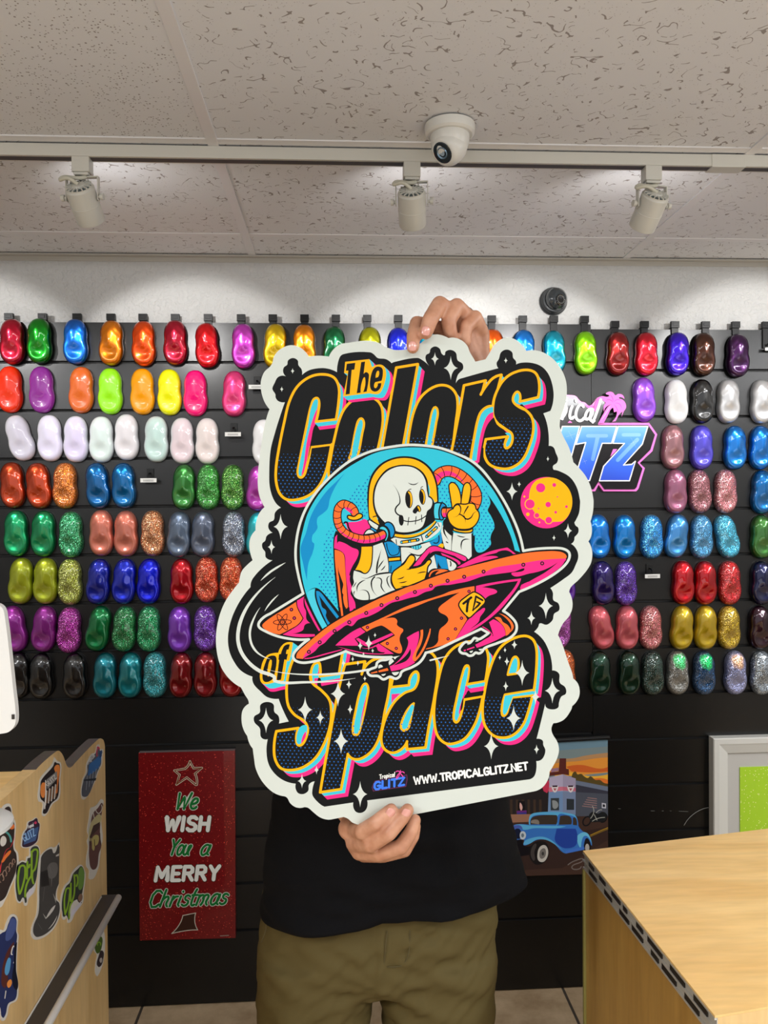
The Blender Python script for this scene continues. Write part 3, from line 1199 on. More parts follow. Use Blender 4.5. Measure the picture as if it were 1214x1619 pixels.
# row, x, y, tilt in degrees, colour, kind, description[, tint]
SW = [
    # top row
    ('top', 19, 540, 0, 'C4002E', 'c', 'crimson candy, far left end'), ('top', 62, 539, 0, '009614', 'c', 'emerald green candy, beside the crimson one'),
    ('top', 119, 540, 0, '0A78F0', 'c', 'bright blue candy, left of the amber one'), ('top', 175.5, 542, 3, 'EB8200', 'c', 'amber orange candy'),
    ('top', 227, 543, 0, 'FF5500', 'c', 'bright orange candy, right of the amber one'), ('top', 277, 541.5, 0, 'B4002A', 'c', 'dark red candy, right of the bright orange one'),
    ('top', 327, 546, -3, 'F00014', 'c', 'bright red candy, left of the orchid pink one'), ('top', 384.5, 547, -1, 'DC46D2', 'c', 'orchid pink candy'),
    ('top', 435, 547, 3, 'F0C800', 'c', 'golden yellow candy, cut by the sticker corner'), ('top', 481, 548, 0, 'FF9600', 'c', 'golden orange candy above the sticker clover stars'),
    ('top', 528.5, 551, 0, '006E3C', 'c', 'deep green candy above the sticker'), ('top', 585, 552, 0, 'C8C800', 'c', 'olive yellow candy above the sticker'),
    ('top', 629.5, 553, 0, '1428F0', 'c', 'royal blue candy, left of the fingers'), ('top', 679, 554, 0, '00B4D2', 'c', 'cyan candy hidden behind the fingers'),
    ('top', 779, 555, 0, 'FF6400', 'c', 'orange candy, right of the hand'), ('top', 828, 556, 0, '0A82E6', 'c', 'azure blue candy above the sticker right corner'),
    ('top', 876, 557, -2, '00AAC8', 'c', 'turquoise candy, left of the lime one'), ('top', 926, 558, -2, '96F000', 'c', 'lime green candy'),
    ('top', 977, 559, 1, '8C0C0A', 'c', 'dark maroon candy, right of the lime one'), ('top', 1022, 559.5, 0, 'E60A2D', 'c', 'cherry red candy, right of the maroon one'),
    ('top', 1071.5, 559.5, 2, '3C0AD2', 'c', 'indigo candy'), ('top', 1112.5, 560, 0, '46200E', 'c', 'dark brown candy, right of the indigo one'),
    ('top', 1166.5, 562, 0, '3C0A46', 'c', 'near black purple candy at the right'),
    # second row
    ('second', 14, 615, 0, 'FF3200', 's', 'glossy orange red, far left end'), ('second', 64, 615.5, -1, '962D9E', 's', 'plum purple'),
    ('second', 127, 616, 2, 'D76420', 's', 'burnt orange'), ('second', 173, 618, 0, '96EB14', 's', 'bright lime green'),
    ('second', 224, 618.5, 0, 'FFA500', 's', 'yellow orange'), ('second', 267, 619.5, 0, 'F8F800', 's', 'lemon yellow'),
    ('second', 308, 621, 0, 'FF0078', 's', 'neon pink'), ('second', 369.5, 622, 2, 'FA468C', 'p', 'pearl rose pink'),
    ('second', 1019.5, 631.5, -3, '9650DC', 'p', 'pearl violet, right of the wall logo'), ('second', 1070.5, 634.5, -2, 'E8E8E8', 's', 'plain white, right of the violet one'),
    ('second', 1111.5, 634, -1, '020203', 's', 'glossy black between white and silver ones'), ('second', 1153, 634, 0, 'CFCFD0', 'p', 'silver, right of the black one'),
    ('second', 1206, 634.5, 0, 'CDCDCE', 'p', 'silver cut by the right edge of the photo'),
    # third row
    ('third', 29.5, 692, -15, 'F0F0EE', 'w', 'white pearl, tilted, far left end', 'E6E2F5'), ('third', 77, 692.5, -2, 'ECEEEC', 'w', 'white pearl, right of the tilted one', 'E2DCF5'),
    ('third', 118.5, 694, 0, 'E6ECE8', 'w', 'white pearl with lilac sheen, third from the left', 'DCD2F2'), ('third', 159, 694.5, 0, 'ECE8EC', 'w', 'white pearl, fourth from the left', 'D8E8E4'),
    ('third', 199, 691, 0, 'E8E6EC', 'w', 'white pearl hung slightly higher, fifth from left', 'E6E2E6'), ('third', 246, 694, 0, 'ECECF0', 'w', 'white pearl with pale cyan top', 'CDEBE4'),
    ('third', 287, 696.5, 0, 'E0ECF0', 'w', 'white pearl with faint pink top, left of the last', 'F0DCE2'), ('third', 327, 697, 0, 'E6EEEE', 'w', 'white pearl, right of the pink topped one', 'F2E4E0'),
    ('third', 417, 699, 0, 'F0F0F0', 's', 'white one mostly hidden behind the sticker left edge'),
    ('third', 1065, 706.5, 0, 'A07076', 'p', 'dusty rose'), ('third', 1110.5, 707, 0, '5A50D7', 'p', 'blue violet'),
    ('third', 1163.5, 707.5, 0, '0A82E1', 'c', 'azure blue, right of the blue violet one'), ('third', 1204, 707.5, 2, '0A7AD7', 'c', 'azure blue at the right edge of the photo'),
    # fourth row
    ('fourth', 18, 767, -3, 'CD4519', 'c', 'copper red, far left end'), ('fourth', 59.5, 768, -5, 'CD4519', 'c', 'copper red, left of the orange flake one'),
    ('fourth', 101.5, 768, 1, 'EB7D0A', 'f', 'orange metal flake'), ('fourth', 153, 768, -5, '0064A5', 'c', 'deep blue, left of its twin'),
    ('fourth', 194.5, 768, -2, '006EB0', 'c', 'deep blue, right of its twin'), ('fourth', 290, 770, 2, '3C8C3E', 'c', 'leaf green without flakes'),
    ('fourth', 328.5, 770, 1, '32A032', 'f', 'leaf green with fine flakes'), ('fourth', 367.5, 770.5, 0, '237D23', 'f', 'green with coarse glitter', '8CE63C'),
    ('fourth', 408, 772, 4, 'B43CAF', 'p', 'magenta half hidden by the sticker left edge'),
    ('fourth', 1069.5, 777, 0, 'A0607D', 'p', 'mauve, leftmost of three'), ('fourth', 1107.5, 777, -4, 'A5646E', 'f', 'mauve with fine flakes, middle of three'),
    ('fourth', 1148.7, 777, 0, 'C86E78', 'f', 'rose with coarse glitter, right of the mauve ones', 'FFC8C8'), ('fourth', 1207, 778, 2, '0069AF', 'c', 'dark blue at the right edge of the photo'),
    # fifth row
    ('fifth', 24, 843.5, 0, '14AF6E', 'c', 'sea green, far left end'), ('fifth', 67, 844, 2, '0F9B5F', 'c', 'sea green, left of the green glitter one'),
    ('fifth', 110.7, 845.5, 0, '0A8C50', 'f', 'emerald green glitter', '50F0A0'), ('fifth', 159, 843, 0, 'D27864', 'p', 'peach copper, leftmost of three'),
    ('fifth', 198, 844, 0, 'D27864', 'p', 'peach copper, middle of three'), ('fifth', 240.5, 843.5, 0, 'D27846', 'f', 'copper glitter, right of the peach ones', 'FFC88C'),
    ('fifth', 282, 845.5, 3, '64748A', 'p', 'slate blue grey, leftmost of three'), ('fifth', 320, 845, 2, '5F697D', 'p', 'slate grey, middle of three'),
    ('fifth', 369, 845, 0, '69738A', 'f', 'slate grey glitter', 'DCEBFF'), ('fifth', 408, 846, 4, '28BEC8', 'p', 'aqua half hidden by the sticker left edge'),
    ('fifth', 947.5, 848.5, -3, '0082E6', 'c', 'bright blue touching the sticker edge'), ('fifth', 988.5, 849, 0, '0082D7', 'c', 'bright blue, second right of the sticker'),
    ('fifth', 1031.5, 849, 0, '007DDC', 'f', 'bright blue with fine flakes', '3CDCFF'), ('fifth', 1071, 848, 8, '4696DC', 'c', 'sky blue leaning right'),
    ('fifth', 1110.5, 849, 0, '469BD2', 'f', 'sky blue with flakes'), ('fifth', 1150.5, 848.5, -13, '46BEE6', 'f', 'pale blue flake leaning left'),
    ('fifth', 1206, 849, 0, '3C7832', 'c', 'moss green at the right edge of the photo'),
    # sixth row
    ('sixth', 31.5, 919, 4, 'AAB423', 'p', 'olive lime, leftmost of three'), ('sixth', 70.5, 919, 2, 'AAB423', 'p', 'olive lime, middle of three'),
    ('sixth', 109.5, 920.5, 0, 'A0AA2D', 'f', 'olive lime glitter', 'F5FF8C'), ('sixth', 154.5, 920, 5, '1928AA', 'c', 'navy blue, leftmost of three'),
    ('sixth', 195.5, 919.5, 5, '192DC8', 'c', 'cobalt blue, middle of three'), ('sixth', 234.5, 919.5, 3, '0A1EE6', 'c', 'ultramarine, right of the cobalt one'),
    ('sixth', 286.5, 919.5, 0, 'BE0A1E', 'c', 'ruby red, left of the orange flake ones'), ('sixth', 326, 917, 0, 'D7320F', 'f', 'red orange flake, right of the ruby one', 'FF7832'),
    ('sixth', 365, 916.5, 0, 'E13C0F', 'f', 'red orange flake touching the sticker edge', 'FF8C32'),
    ('sixth', 893, 922, 0, '6428B4', 'c', 'violet one mostly hidden behind the sticker right edge'), ('sixth', 954, 922, -3, '281464', 'c', 'dark indigo'),
    ('sixth', 990.5, 923, 0, '5519A5', 'f', 'purple flake, right of the dark indigo one'), ('sixth', 1081, 921.5, 0, 'C80019', 'c', 'red, leftmost of three reds'),
    ('sixth', 1116.5, 922, 0, 'B90014', 'c', 'red, middle of three reds'), ('sixth', 1155, 922, -1, 'D20F19', 'f', 'red with fine flakes, rightmost of three reds'),
    ('sixth', 1206, 922, 0, '141946', 'c', 'midnight blue at the right edge of the photo'),
    # seventh row
    ('seventh', 20.5, 995, -7, '9B2D9B', 'p', 'purple magenta beside the white monitor'), ('seventh', 68.5, 995, 6, '91288F', 'p', 'purple magenta, middle of three'),
    ('seventh', 108, 997, 3, 'AA1E9B', 'f', 'magenta glitter', 'FF50E6'), ('seventh', 154.5, 994.5, 11, '0A8246', 'c', 'forest green leaning right'),
    ('seventh', 195.5, 995, 4, '0A8C46', 'f', 'forest green flake, middle of three'), ('seventh', 234.5, 995, 1, '059B5A', 'f', 'bright green flake, rightmost of three greens'),
    ('seventh', 283, 996, 0, '823CBE', 'p', 'amethyst purple, left of its twin'), ('seventh', 324, 994.5, -1, '6E28AF', 'f', 'amethyst purple with flakes'),
    ('seventh', 886, 991, 5, 'B450B4', 'f', 'orchid one mostly hidden behind the sticker right edge'),
    ('seventh', 951.5, 993, -11, 'CD5A64', 'p', 'salmon pink leaning left'), ('seventh', 992.5, 993, 0, 'CD5F69', 'p', 'salmon pink, middle of three'),
    ('seventh', 1030, 993, 0, 'CD646E', 'f', 'salmon pink glitter', 'FFB4AA'), ('seventh', 1079.5, 993, 4, 'BEA019', 'p', 'brass gold, leftmost of three'),
    ('seventh', 1117, 993, 2, 'BEA019', 'p', 'brass gold, middle of three'), ('seventh', 1154, 993, 0, 'CDAA14', 'f', 'brass gold flake'),
    ('seventh', 1203, 993, 0, '321223', 'c', 'dark plum at the right edge of the photo'),
    # bottom row
    ('bottom', 27, 1069, 0, '030304', 's', 'glossy black beside the white monitor'), ('bottom', 64, 1070, 0, '030304', 's', 'glossy black, second from the left'),
    ('bottom', 117, 1070, 0, '030304', 's', 'glossy black, left of the teal ones'), ('bottom', 165, 1069, 2, '128291', 'c', 'teal, leftmost of three'),
    ('bottom', 205, 1068.5, 3, '128C96', 'c', 'teal, middle of three'), ('bottom', 244, 1068, 0, '23A0AA', 'f', 'teal flake, rightmost of three'),
    ('bottom', 285.5, 1068.5, 3, '870A14', 'c', 'wine red, leftmost of three'), ('bottom', 324, 1068, 0, '8C0F19', 'c', 'wine red, middle of three'),
    ('bottom', 364, 1067.5, -4, 'A00F14', 'c', 'wine red touching the sticker left edge'),
    ('bottom', 893, 1063, 0, 'DC6414', 'f', 'orange one half hidden behind the sticker right edge'),
    ('bottom', 949, 1065, 0, '123C2B', 'c', 'blackish green, leftmost of three'), ('bottom', 995.5, 1065, 0, '123726', 'c', 'blackish green, middle of three'),
    ('bottom', 1033, 1065.5, 0, '193C32', 'f', 'blackish green flake'), ('bottom', 1072.5, 1064.5, 0, '8C8C87', 'i', 'grey with a green shift at its top', '50F08C'),
    ('bottom', 1114.5, 1065, 0, '0F4673', 'i', 'blue with a green shift at its top', '00E678'), ('bottom', 1164, 1064.5, 0, '9BA0CD', 'i', 'lavender with a peach shift at its top', 'FFC8A0'),
    ('bottom', 1206, 1065, 0, '7D8791', 'f', 'silver grey flake at the right edge of the photo', 'E6F5FF'),
]
random.seed(4)
GSW = 'speed shaped paint samples on the slatwall'
first = None
for s in SW:
    row, px, py, tilt, hx, kd, desc = s[:7]
    p = at_y(px, py, YS - 0.018)
    o = bpy.data.objects.new('paint_sample', ME_SHAPE if first is None else ME_SHAPE)
    if first is None:
        ME_SHAPE.materials.append(None)
        first = o
    COL.objects.link(o)
    o.location = (p.x, YS - 0.0005 if row != 'top' else YS - 0.0075, p.z)
    o.rotation_euler = (0, math.radians(tilt), 0)
    o.scale = (1.0, 1.0, 0.985 if row == 'top' else 1.01)
    o.material_slots[0].link = 'OBJECT'
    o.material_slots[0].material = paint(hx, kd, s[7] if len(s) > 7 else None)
    d = desc
    side = ''
    if row in ('top',):
        lab = f'{d} paint sample, top row'
    elif len(d.split()) <= 8:
        lab = f'{d} paint sample, {row} row, ' + ('left of the sticker' if px < 500 else 'right of the sticker')
    else:
        lab = f'{d}, paint sample in the {row} row'
    tag(o, lab, 'paint sample', GSW)

# ------------------------------------------------------------------ hooks
M_HOOK = mat('black_plastic_hook', lin('0A0B0C'), 0.4, 0, 0.3)
M_CARD = mat('white_price_card', 'E6E6E2', 0.5)


def hook_mesh():
    bm = bmesh.new()
    # channel clip hugging the top edge of the board, lip in front and curled top
    bx(bm, -0.0115, 0.0115, -0.0055, -0.0005, -0.062, 0.004)
    bx(bm, -0.0115, 0.0115, -0.0055, 0.016, 0.004, 0.0070)
    bx(bm, -0.0135, 0.0135, -0.0090, 0.004, 0.0050, 0.0260)
    bx(bm, -0.0085, 0.0085, -0.0100, -0.009, 0.0110, 0.0210)
    tube(bm, [(0, -0.002, -0.052), (0, -0.011, -0.054), (0, -0.013, -0.047)], 0.0022, 8)
    return bm


HP = [(15, 0), (68, 0), (122.5, 0), (176, 0), (226.5, 0), (277.5, 0), (329.5, 0), (381.5, 0), (431.5, 0), (481.5, 0), (531, 0), (580.5, 0), (629.5, 0),
      (679, 0), (777, 0), (826, 0), (875, 0), (923.5, 0), (971.5, 0), (1018, 0), (1066, 0), (1114.5, 0), (1162, 0), (1210, 0)]
proto = None
names = [d[6] for d in SW if d[0] == 'top']
for i, (px, _) in enumerate(HP):
    p = at_y(px, 497 + px * 0.0235, YS)
    if proto is None:
        proto = obj('display_hook', hook_mesh(), M_HOOK, bevel=0.0008)
        o = proto
    else:
        o = proto.copy()
        COL.objects.link(o)
    zt = 2.192 if p.x < 0.83 else 2.176
    o.location = (p.x, YS, zt)
    if i < len(names):
        c = names[i].split(',')[0]
        lab = f'black clip hook holding the {c} paint sample'
    else:
        lab = 'empty black hook with a white card at the right end, top edge'
    tag(o, lab, 'hook', 'black hooks along the top edge of the slatwall')
    last = o
cd = bmesh.new()
bx(cd, -0.0115, 0.030, -0.0185, -0.0175, -0.072, -0.062)
obj('price_card', cd, M_CARD, last, loc=(0, 0, 0))

EH = [(407, 612, 'empty wire hook with a white card at the sticker left edge, second row'), (370, 686, 'empty black hook with a white card at the end of the white samples'),
      (238, 758, 'empty black hook with a white card right of the deep blue samples'), (1026, 908, 'empty hook with a clear card holder right of the purple samples')]
pr2 = None
for px, py, lab in EH:
    p = at_y(px, py, YS)
    r = empty('empty_hook', (p.x, YS, p.z))
    tag(r, lab, 'hook', 'empty hooks with cards among the samples')
    bm = bmesh.new()
    bx(bm, -0.0110, 0.0110, -0.0040, 0.0, -0.004, 0.034)
    tube(bm, [(0, -0.003, 0.020), (0, -0.020, 0.018), (0, -0.026, 0.012), (0, -0.026, 0.003)], 0.0026, 8)
    obj('hook_plate', bm, M_HOOK, r, bevel=0.0006)
    bm = bmesh.new()
    bx(bm, -0.0250, 0.0250, -0.0290, -0.0265, -0.010, 0.003)
    ch_ = obj('card_holder', bm, M_CARD, r)
    A = Art()
    for q in range(2):
        A.stroke('3A3A3A', 0.0012, np.array([(-0.016, 0.0015 - 0.0035 * q - 0.004), (0.016, 0.0015 - 0.0035 * q - 0.004)]))
    # printed lines on the card
    A.build('card_print', lambda x, y: Vector((x, -0.0293, y)), ch_)

# ================================================================== the big die-cut sticker
YK = 1.12
K = '080A0B'      # printed black
WH = 'CDD3CA'
YE = 'F2AE04'
CY = '3CC1D2'
PK = 'F0287F'
OR = 'FA6A28'
BL = '0A86BE'
DB = '1E5FA8'


def on_sticker(x, y):
    return at_y(x, y, YK)


A = Art()
OUT = smooth(*pts('@F1 85,1222! 45,1130 35,1000 50,850 80,650 105,545 122,500! 78,430 56,320 75,240 105,203! 140,165 155,110 195,62 270,28 340,40 385,75 412,112! '
                  '480,105 560,112! 590,62 640,22 700,10 845,-6 920,8 1000,53 @H 60,605 130,625 235,618 360,565 400,530 440,500 500,490 560,503 600,522! 660,520 720,545 765,590 785,640 '
                  '800,668! 820,700 835,728! 925,707! @F2 510,140 545,85 610,52 670,68 710,105 728,132! 800,132 870,165 930,230 965,310 970,400 955,470 933,535 928,585! 945,635 '
                  '985,715 1010,800! @F2 1045,835 1085,885 1115,950 1130,1020 @Gi 1200,400 1193,520 1163,640! 1180,730 1170,820 1138,880! 1175,960 1185,1050 1168,1140 '
                  '@F4 1090,462 1040,520 995,563 985,592! 1003,640 1003,690 985,735 945,785 918,850! 940,895 962,960 985,1030! 1002,1075 1010,1112! '
                  '@F6 1108,330 1118,385 1105,430 1070,470! 1060,500 1015,558 950,580! 937,615 945,650 975,700 985,750 975,800 950,850 925,890! 915,940 880,990 830,1015! '
                  '@F5 900,1058! 860,1070 800,1055 770,1030 740,1018! 690,1028 640,1035 590,1020 545,985 515,960 490,955! 440,957 400,930 380,895 360,885! 290,860 220,790 180,710 168,640 160,580! '
                  '140,550 125,500! 98,450 88,390 98,330 135,295! 130,268 112,240 @Gj 330,1575 300,1520! 220,1470 130,1380 60,1260 20,1100 10,950 25,800 60,660 120,520 200,400 280,300! '
                  '285,260 310,170 370,100 437,42! @F3 213,365 205,310 215,260 243,222! 245,180 262,125'))
A.poly(WH, OUT)
BLK = smooth(*pts('@F1 205,1225! 160,1180 125,1080 120,950 130,800 160,680 200,550 235,448! 190,442 167,415 165,390 143,350 160,305 182,265 215,252 243,258! 222,225 228,190 252,172 258,140 '
                  '295,122 330,140 335,175 358,205 362,247! 420,210 510,196 570,205 620,227! 638,120 662,95 865,80 895,98 920,122 980,130 1022,160! '
                  '@H 130,730 330,695 370,712 430,762! 402,710 405,670 435,652 445,615 485,595 525,615 540,655 566,672 575,640 620,625 665,650 680,715 722,745 728,790 700,822 682,845 665,915! 690,882 725,870 1035,785! '
                  '1020,740 1040,705 1060,645 1110,622 1155,645 1165,695 1188,722 1190,752! @F2 700,203 770,206 825,230 865,280 890,370 888,440 872,492! 830,507! 852,570 862,640 862,702! 890,710 905,745 918,780 910,805 888,822 '
                  '892,845! 930,855 990,890 1030,950 1050,1030 @Gi 1038,430 1025,540 990,620 970,652! 985,690 1015,715 1018,770 990,810 972,828 970,860 955,890 930,910! 970,940 1010,1010 1015,1080 990,1150 '
                  '@F4 1000,475 950,515 872,568! 887,595 890,640 920,660 925,700 895,722 885,760 850,788 808,780 800,800 775,830! 830,880 865,950 880,1010 883,1062! '
                  '@F6 985,262 990,320 1025,350 1030,390 1000,410 985,450 980,480 945,492 905,480 898,452! 870,570 842,680! 880,690 885,720 898,750 890,790 870,815 840,822! 838,890 822,925 790,940! '
                  '@F5 892,912! 885,970 850,992 815,980 803,925! 620,952! 590,935 545,885 540,860 556,790! 520,810 515,850 480,872 445,860 435,805! 360,785 300,740 262,680 248,600 256,520! '
                  '215,510 205,450 170,410 170,375 205,350 210,300 250,282 292,297 298,345 325,372 328,420! 390,407! 352,330 326,262! 255,252 210,215 165,165 158,120! @Gj 300,1325 220,1220 170,1110 150,980 160,850 200,700 270,550 '
                  '345,435 412,355! 418,300 442,250 540,140 668,42! @F3 305,385 300,350 285,330 283,300 300,285 310,255 345,236! 320,208 325,175 352,160 360,115 395,86!'))
A.poly(K, BLK)

# ---- lettering: pink and cyan drop, yellow rim, black face
LET = {
    'C': ('F1', '510,243 590,262 625,310 636,380 627,480 612,575! 465,592! 482,520 488,450 475,418 450,425 430,470 400,600 340,900 330,970 345,1002 370,995 395,930 425,780! 578,760! 560,860 540,950 490,1060 420,1130 '
                '330,1165 250,1165 200,1125 172,1040 170,940 190,800 230,600 270,440 330,330 420,262', None),
    'o': ('F1', '830,415 900,425 945,475 958,560 950,650 912,830 880,950! 750,1050 620,1060! 562,1000 575,850 605,700 640,570 680,490 745,430', '800,568 818,600 805,680 770,850 720,950! 706,880 725,820 760,640 780,580'),
    'l': ('P', '626.5,581.5! 660.3,576! 634,722! 601,726!', None),
    'O': ('F2', '190,343 260,345 305,390 316,460 305,560 280,762! 15,730! 30,600 60,480 105,400', '183,470 197,500 188,560 160,720! 122,720! 150,560 166,490'),
    'r': ('P', '733.5,609.5! 767.5,601.8! 759.8,624! 769.5,609 779.5,598 792.5,592.8! 786,618 779.7,642.5! 769.5,643.5 759.8,652 754.8,665 751.5,680 743,730! 712,722! 725,657', None),
    's': ('F2', '735,247 785,268 805,330 798,410! 688,437! 690,395 675,377 655,395 648,430 665,455 720,485 760,530 770,600 750,690 700,790 630,835 560,835 505,810 478,760 475,710 487,662! 618,645! 600,685 605,715 628,705 645,665 '
                '640,628 610,605 560,570 530,520 530,450 545,390 590,310 650,265', None),
    'S': ('F5', '740,-65! 725,20 712,102! 590,120! 592,60 580,28 555,40 535,80 528,125 540,160 600,210 650,270 662,350 655,430 620,540 560,640 480,700 400,718 340,705 305,650 297,570 312,470! 452,450! 438,520 450,558 475,555 505,500 '
                '512,450 490,405 430,365 390,310 377,220 385,120 415,20! 440,-10 560,-40', None),
    'p': ('F5', '750,42! 878,24! 857,106! 885,50 935,12 990,8 1030,50 1040,110 1030,220 1005,340 975,490 925,590 850,645 800,645 768,615! 725,840! 592,860! 650,520 700,250', '880,165 898,190 890,260 850,440 830,490 810,492 800,460 820,330 850,210'),
    'a': ('P', '618.2,1087! 646.6,1083.2! 648,1072 653,1064 658.5,1061.8 661.5,1069 659,1081 652,1090! 639,1095.6 622,1111.7 608.3,1138.8 602.6,1166 607,1183 619.5,1190 634.3,1184.5 643.5,1172! 643,1184.5! 672.5,1181.6! 677,1153 687,1099 '
               '692,1060 689,1042 681,1032 665,1028 645,1038 630,1053 622,1070', '654,1112! 645,1121 636,1139 634,1151 639,1155 647,1147!'),
    'c': ('F6', '300,110 250,180 215,300 190,450 188,560 210,660 260,708 310,710 380,680 440,600 475,510 497,408! 378,430! 365,500 345,560 325,574 312,540 330,430 370,260 388,215 403,212 408,250 393,332! 514,312! 528,220 532,150 515,100 450,60 370,68', None),
    'e': ('F6', '765,22 815,42 838,90 843,180 825,368! 640,398! 622,470 620,510 628,532 648,520 665,470 685,415! 815,402! 790,500 755,590 700,650 640,672 570,660 515,600 497,510 510,380 545,230 600,110 670,50', '710,155 726,180 715,262! 658,270! 680,190 695,160'),
}
V1, V2 = np.array((6.2, 6.0)), np.array((11.0, 11.4))
DOTP = []


def word(keys):
    polys = []
    for k in keys:
        fr, o, h = LET[k]
        polys.append((k, smooth(*pts(o, fr)), smooth(*pts(h, fr)) if h else None))
    for col, v in ((PK, V2), (CY, V1)):
        for k, P, h in polys:
            A.extr(col, P, v)
    # openings of the letters show the drop of the left stroke
    for k, P, h in polys:
        hs = [h] if h is not None else []
        A.stroke(YE, 4.4, P, True)
        A.poly(K, P, hs)
        if h is not None:
            # opening: cyan drop then what shows through
            A.poly(PK if k in 'poa' else K, h)
            A.extr(CY, h - V1 * 0.0, (0.01, 0.01))
            hh = h
            A.stroke(YE, 3.6, hh, True)
        A.stroke(YE, 3.8, P, True)
        DOTP.append((k, P, h))


word(['C', 'o', 'l', 'O', 'r', 's'])
for k, P, h in DOTP:
    y0, y1 = (700, 716) if k in 'CoOlr' else (686, 700)
    if k == 's':
        y0, y1 = 655, 690
    if k == 'C':
        y0, y1 = 712, 732
    Q = P
    if k == 'r':
        y0, y1 = 684, 700
    if k == 'O':
        y0, y1 = 686, 700
    A.dots(DB, Q, 1.15, y0, y1, org=(3, 2))
# "The"
THE = smooth(*pts('680,150! 858,130! 878,190! 930,170 965,182 982,230 975,290 955,350 930,385 890,388 860,382! 665,405! 698,240! 672,232!', 'F1'))
A.extr(PK, THE, (11.0, 9.8))
A.extr(CY, THE, (6.4, 6.0))
A.poly(YE, THE)
A.f(K, '692,165! 755,157! 748,207! 728,210! 713,387! 683,392! 703,214! 685,216!', 'F1')
A.f(K, '798,152! 827,148! 816,240! 835,226 853,238 855,262 838,370! 812,374! 826,265 815,268 794,378! 765,382!', 'F1')
A.f(K, '928,185 953,198 958,240 948,290! 902,300! 893,335 905,345 920,310! 946,306! 935,350 905,370 875,360 862,320 878,225 900,192', 'F1', ['925,215 931,235 922,263! 905,268! 912,225'])

# "of"
OF = smooth(*pts('905,998! 890,1100 862,1215! 835,1215! 800,1442! 700,1460 600,1482 545,1470 522,1410 530,1320 560,1210 610,1145 680,1122 735,1118! 765,1050 820,1002', 'Gj'))
A.extr(PK, OF, (11, 12))
A.extr(CY, OF, (9.5, 7.0))
A.poly(YE, OF)
A.f(K, '665,1150 705,1160 716,1200 700,1330 670,1420 620,1455 575,1455 552,1420 560,1320 590,1220 620,1165', 'Gj', ['650,1195 660,1222 640,1340 620,1395 607,1380 612,1310 630,1220'])
A.f(K, '870,1020! 855,1078! 832,1085! 824,1132! 846,1130! 832,1200! 806,1196! 766,1432! 716,1440! 745,1200! 736,1196! 744,1136! 766,1130! 782,1080 812,1032', 'Gj')

n0 = len(DOTP)
word(['S', 'p', 'a', 'c', 'e'])
for k, P, h in DOTP[n0:]:
    y0, y1 = {'S': (1112, 1152), 'p': (1130, 1147), 'a': (1118, 1142), 'c': (1110, 1125), 'e': (1098, 1110)}[k]
    A.dots(DB, P, 1.15, y0, y1, org=(3, 2))
    if k == 'S':
        pass

# cyan and pink seen inside the letter openings, following the stroke on their left
A.f(CY, '470,425 477,470 462,520! 440,600 395,760 352,985! 342,990 336,960 352,860 405,620 435,470', 'F1')
A.f(PK, '470,500! 452,590! 440,640 420,760 372,950! 385,820 405,700 445,560', 'F1')
A.f(K, '487,600! 478,640! 600,640! 575,755! 428,772! 400,900! 430,720 455,620', 'F1')
A.f(CY, '455,602! 616,583! 612,612! 480,628!', 'F1')
A.f(PK, '478,630! 612,614! 606,638! 492,652!', 'F1')
A.s(YE, 3.8, '636,380 627,480 612,575! 465,592! 482,520', fr='F1')
for tx, fr, c in (('798,580 808,610 790,700 755,858! 735,862! 730,830 760,660 780,600', 'F1', CY), ('182,478 188,510 175,580 155,700! 132,700! 155,560 168,500', 'F2', CY)):
    A.f(c, tx, fr)
A.f(CY, '882,172 888,200 878,290 838,470 818,485 808,455 828,330 855,215', 'F5')
A.f(PK, '886,240! 880,290 845,440! 862,340', 'F5')
A.f(CY, '1186,300 1180,350 1150,430 1130,455 1118,445 1125,400 1155,335', 'F5')
A.f(CY, '400,222 403,255 388,335 360,480 332,560 322,560 320,520 340,420 375,270', 'F6')
A.f(PK, '392,340! 410,365! 380,400! 352,520! 345,520 368,420', 'F6')
A.f(K, '415,390! 505,375! 498,402! 375,422! 360,500 385,400', 'F6')
A.f(CY, '394,340! 512,318! 508,342! 412,358!', 'F6')
A.f(PK, '396,352! 415,362! 506,350! 500,372! 420,385!', 'F6')
A.f(CY, '711,165 718,185 708,256! 664,262! 684,195 697,170', 'F6')
A.f(CY, '640,404! 822,374! 812,396! 690,410! 668,470 645,520 632,525 628,480', 'F6')
A.f(PK, '612,1108! 612,1108!', 'P') if False else None
A.f(CY, '1045,195! 1160,182! 1190,110 1214,108 1214,180 1190,205 1110,235 1045,300!', 'F5')
A.f(PK, '1048,232! 1105,228! 1060,270! 1048,290!', 'F5')
A.s(YE, 3.8, '@F5 1040,188! 1160,175! 1166,130 1188,97 1212,92 1220,120 1212,165 1190,200 @F5 1130,225 1060,290 1005,400 982,510')
A.f(CY, '455,455! 500,430 508,460 495,510 465,550 447,550 440,510', 'F5')
A.f(PK, '500,470! 498,505 470,548! 480,500', 'F5')
A.f(CY, '560,38 578,50 572,105! 590,120 560,130 535,120 540,85', 'F5')
A.f(CY, '590,124! 712,106! 720,130! 600,152!', 'F5')
A.f(PK, '592,150! 720,132! 712,158! 600,180!', 'F5')
A.s(YE, 3.8, '@F5 535,140 535,80 555,38 582,32 592,60 588,118! 712,102! 725,20')
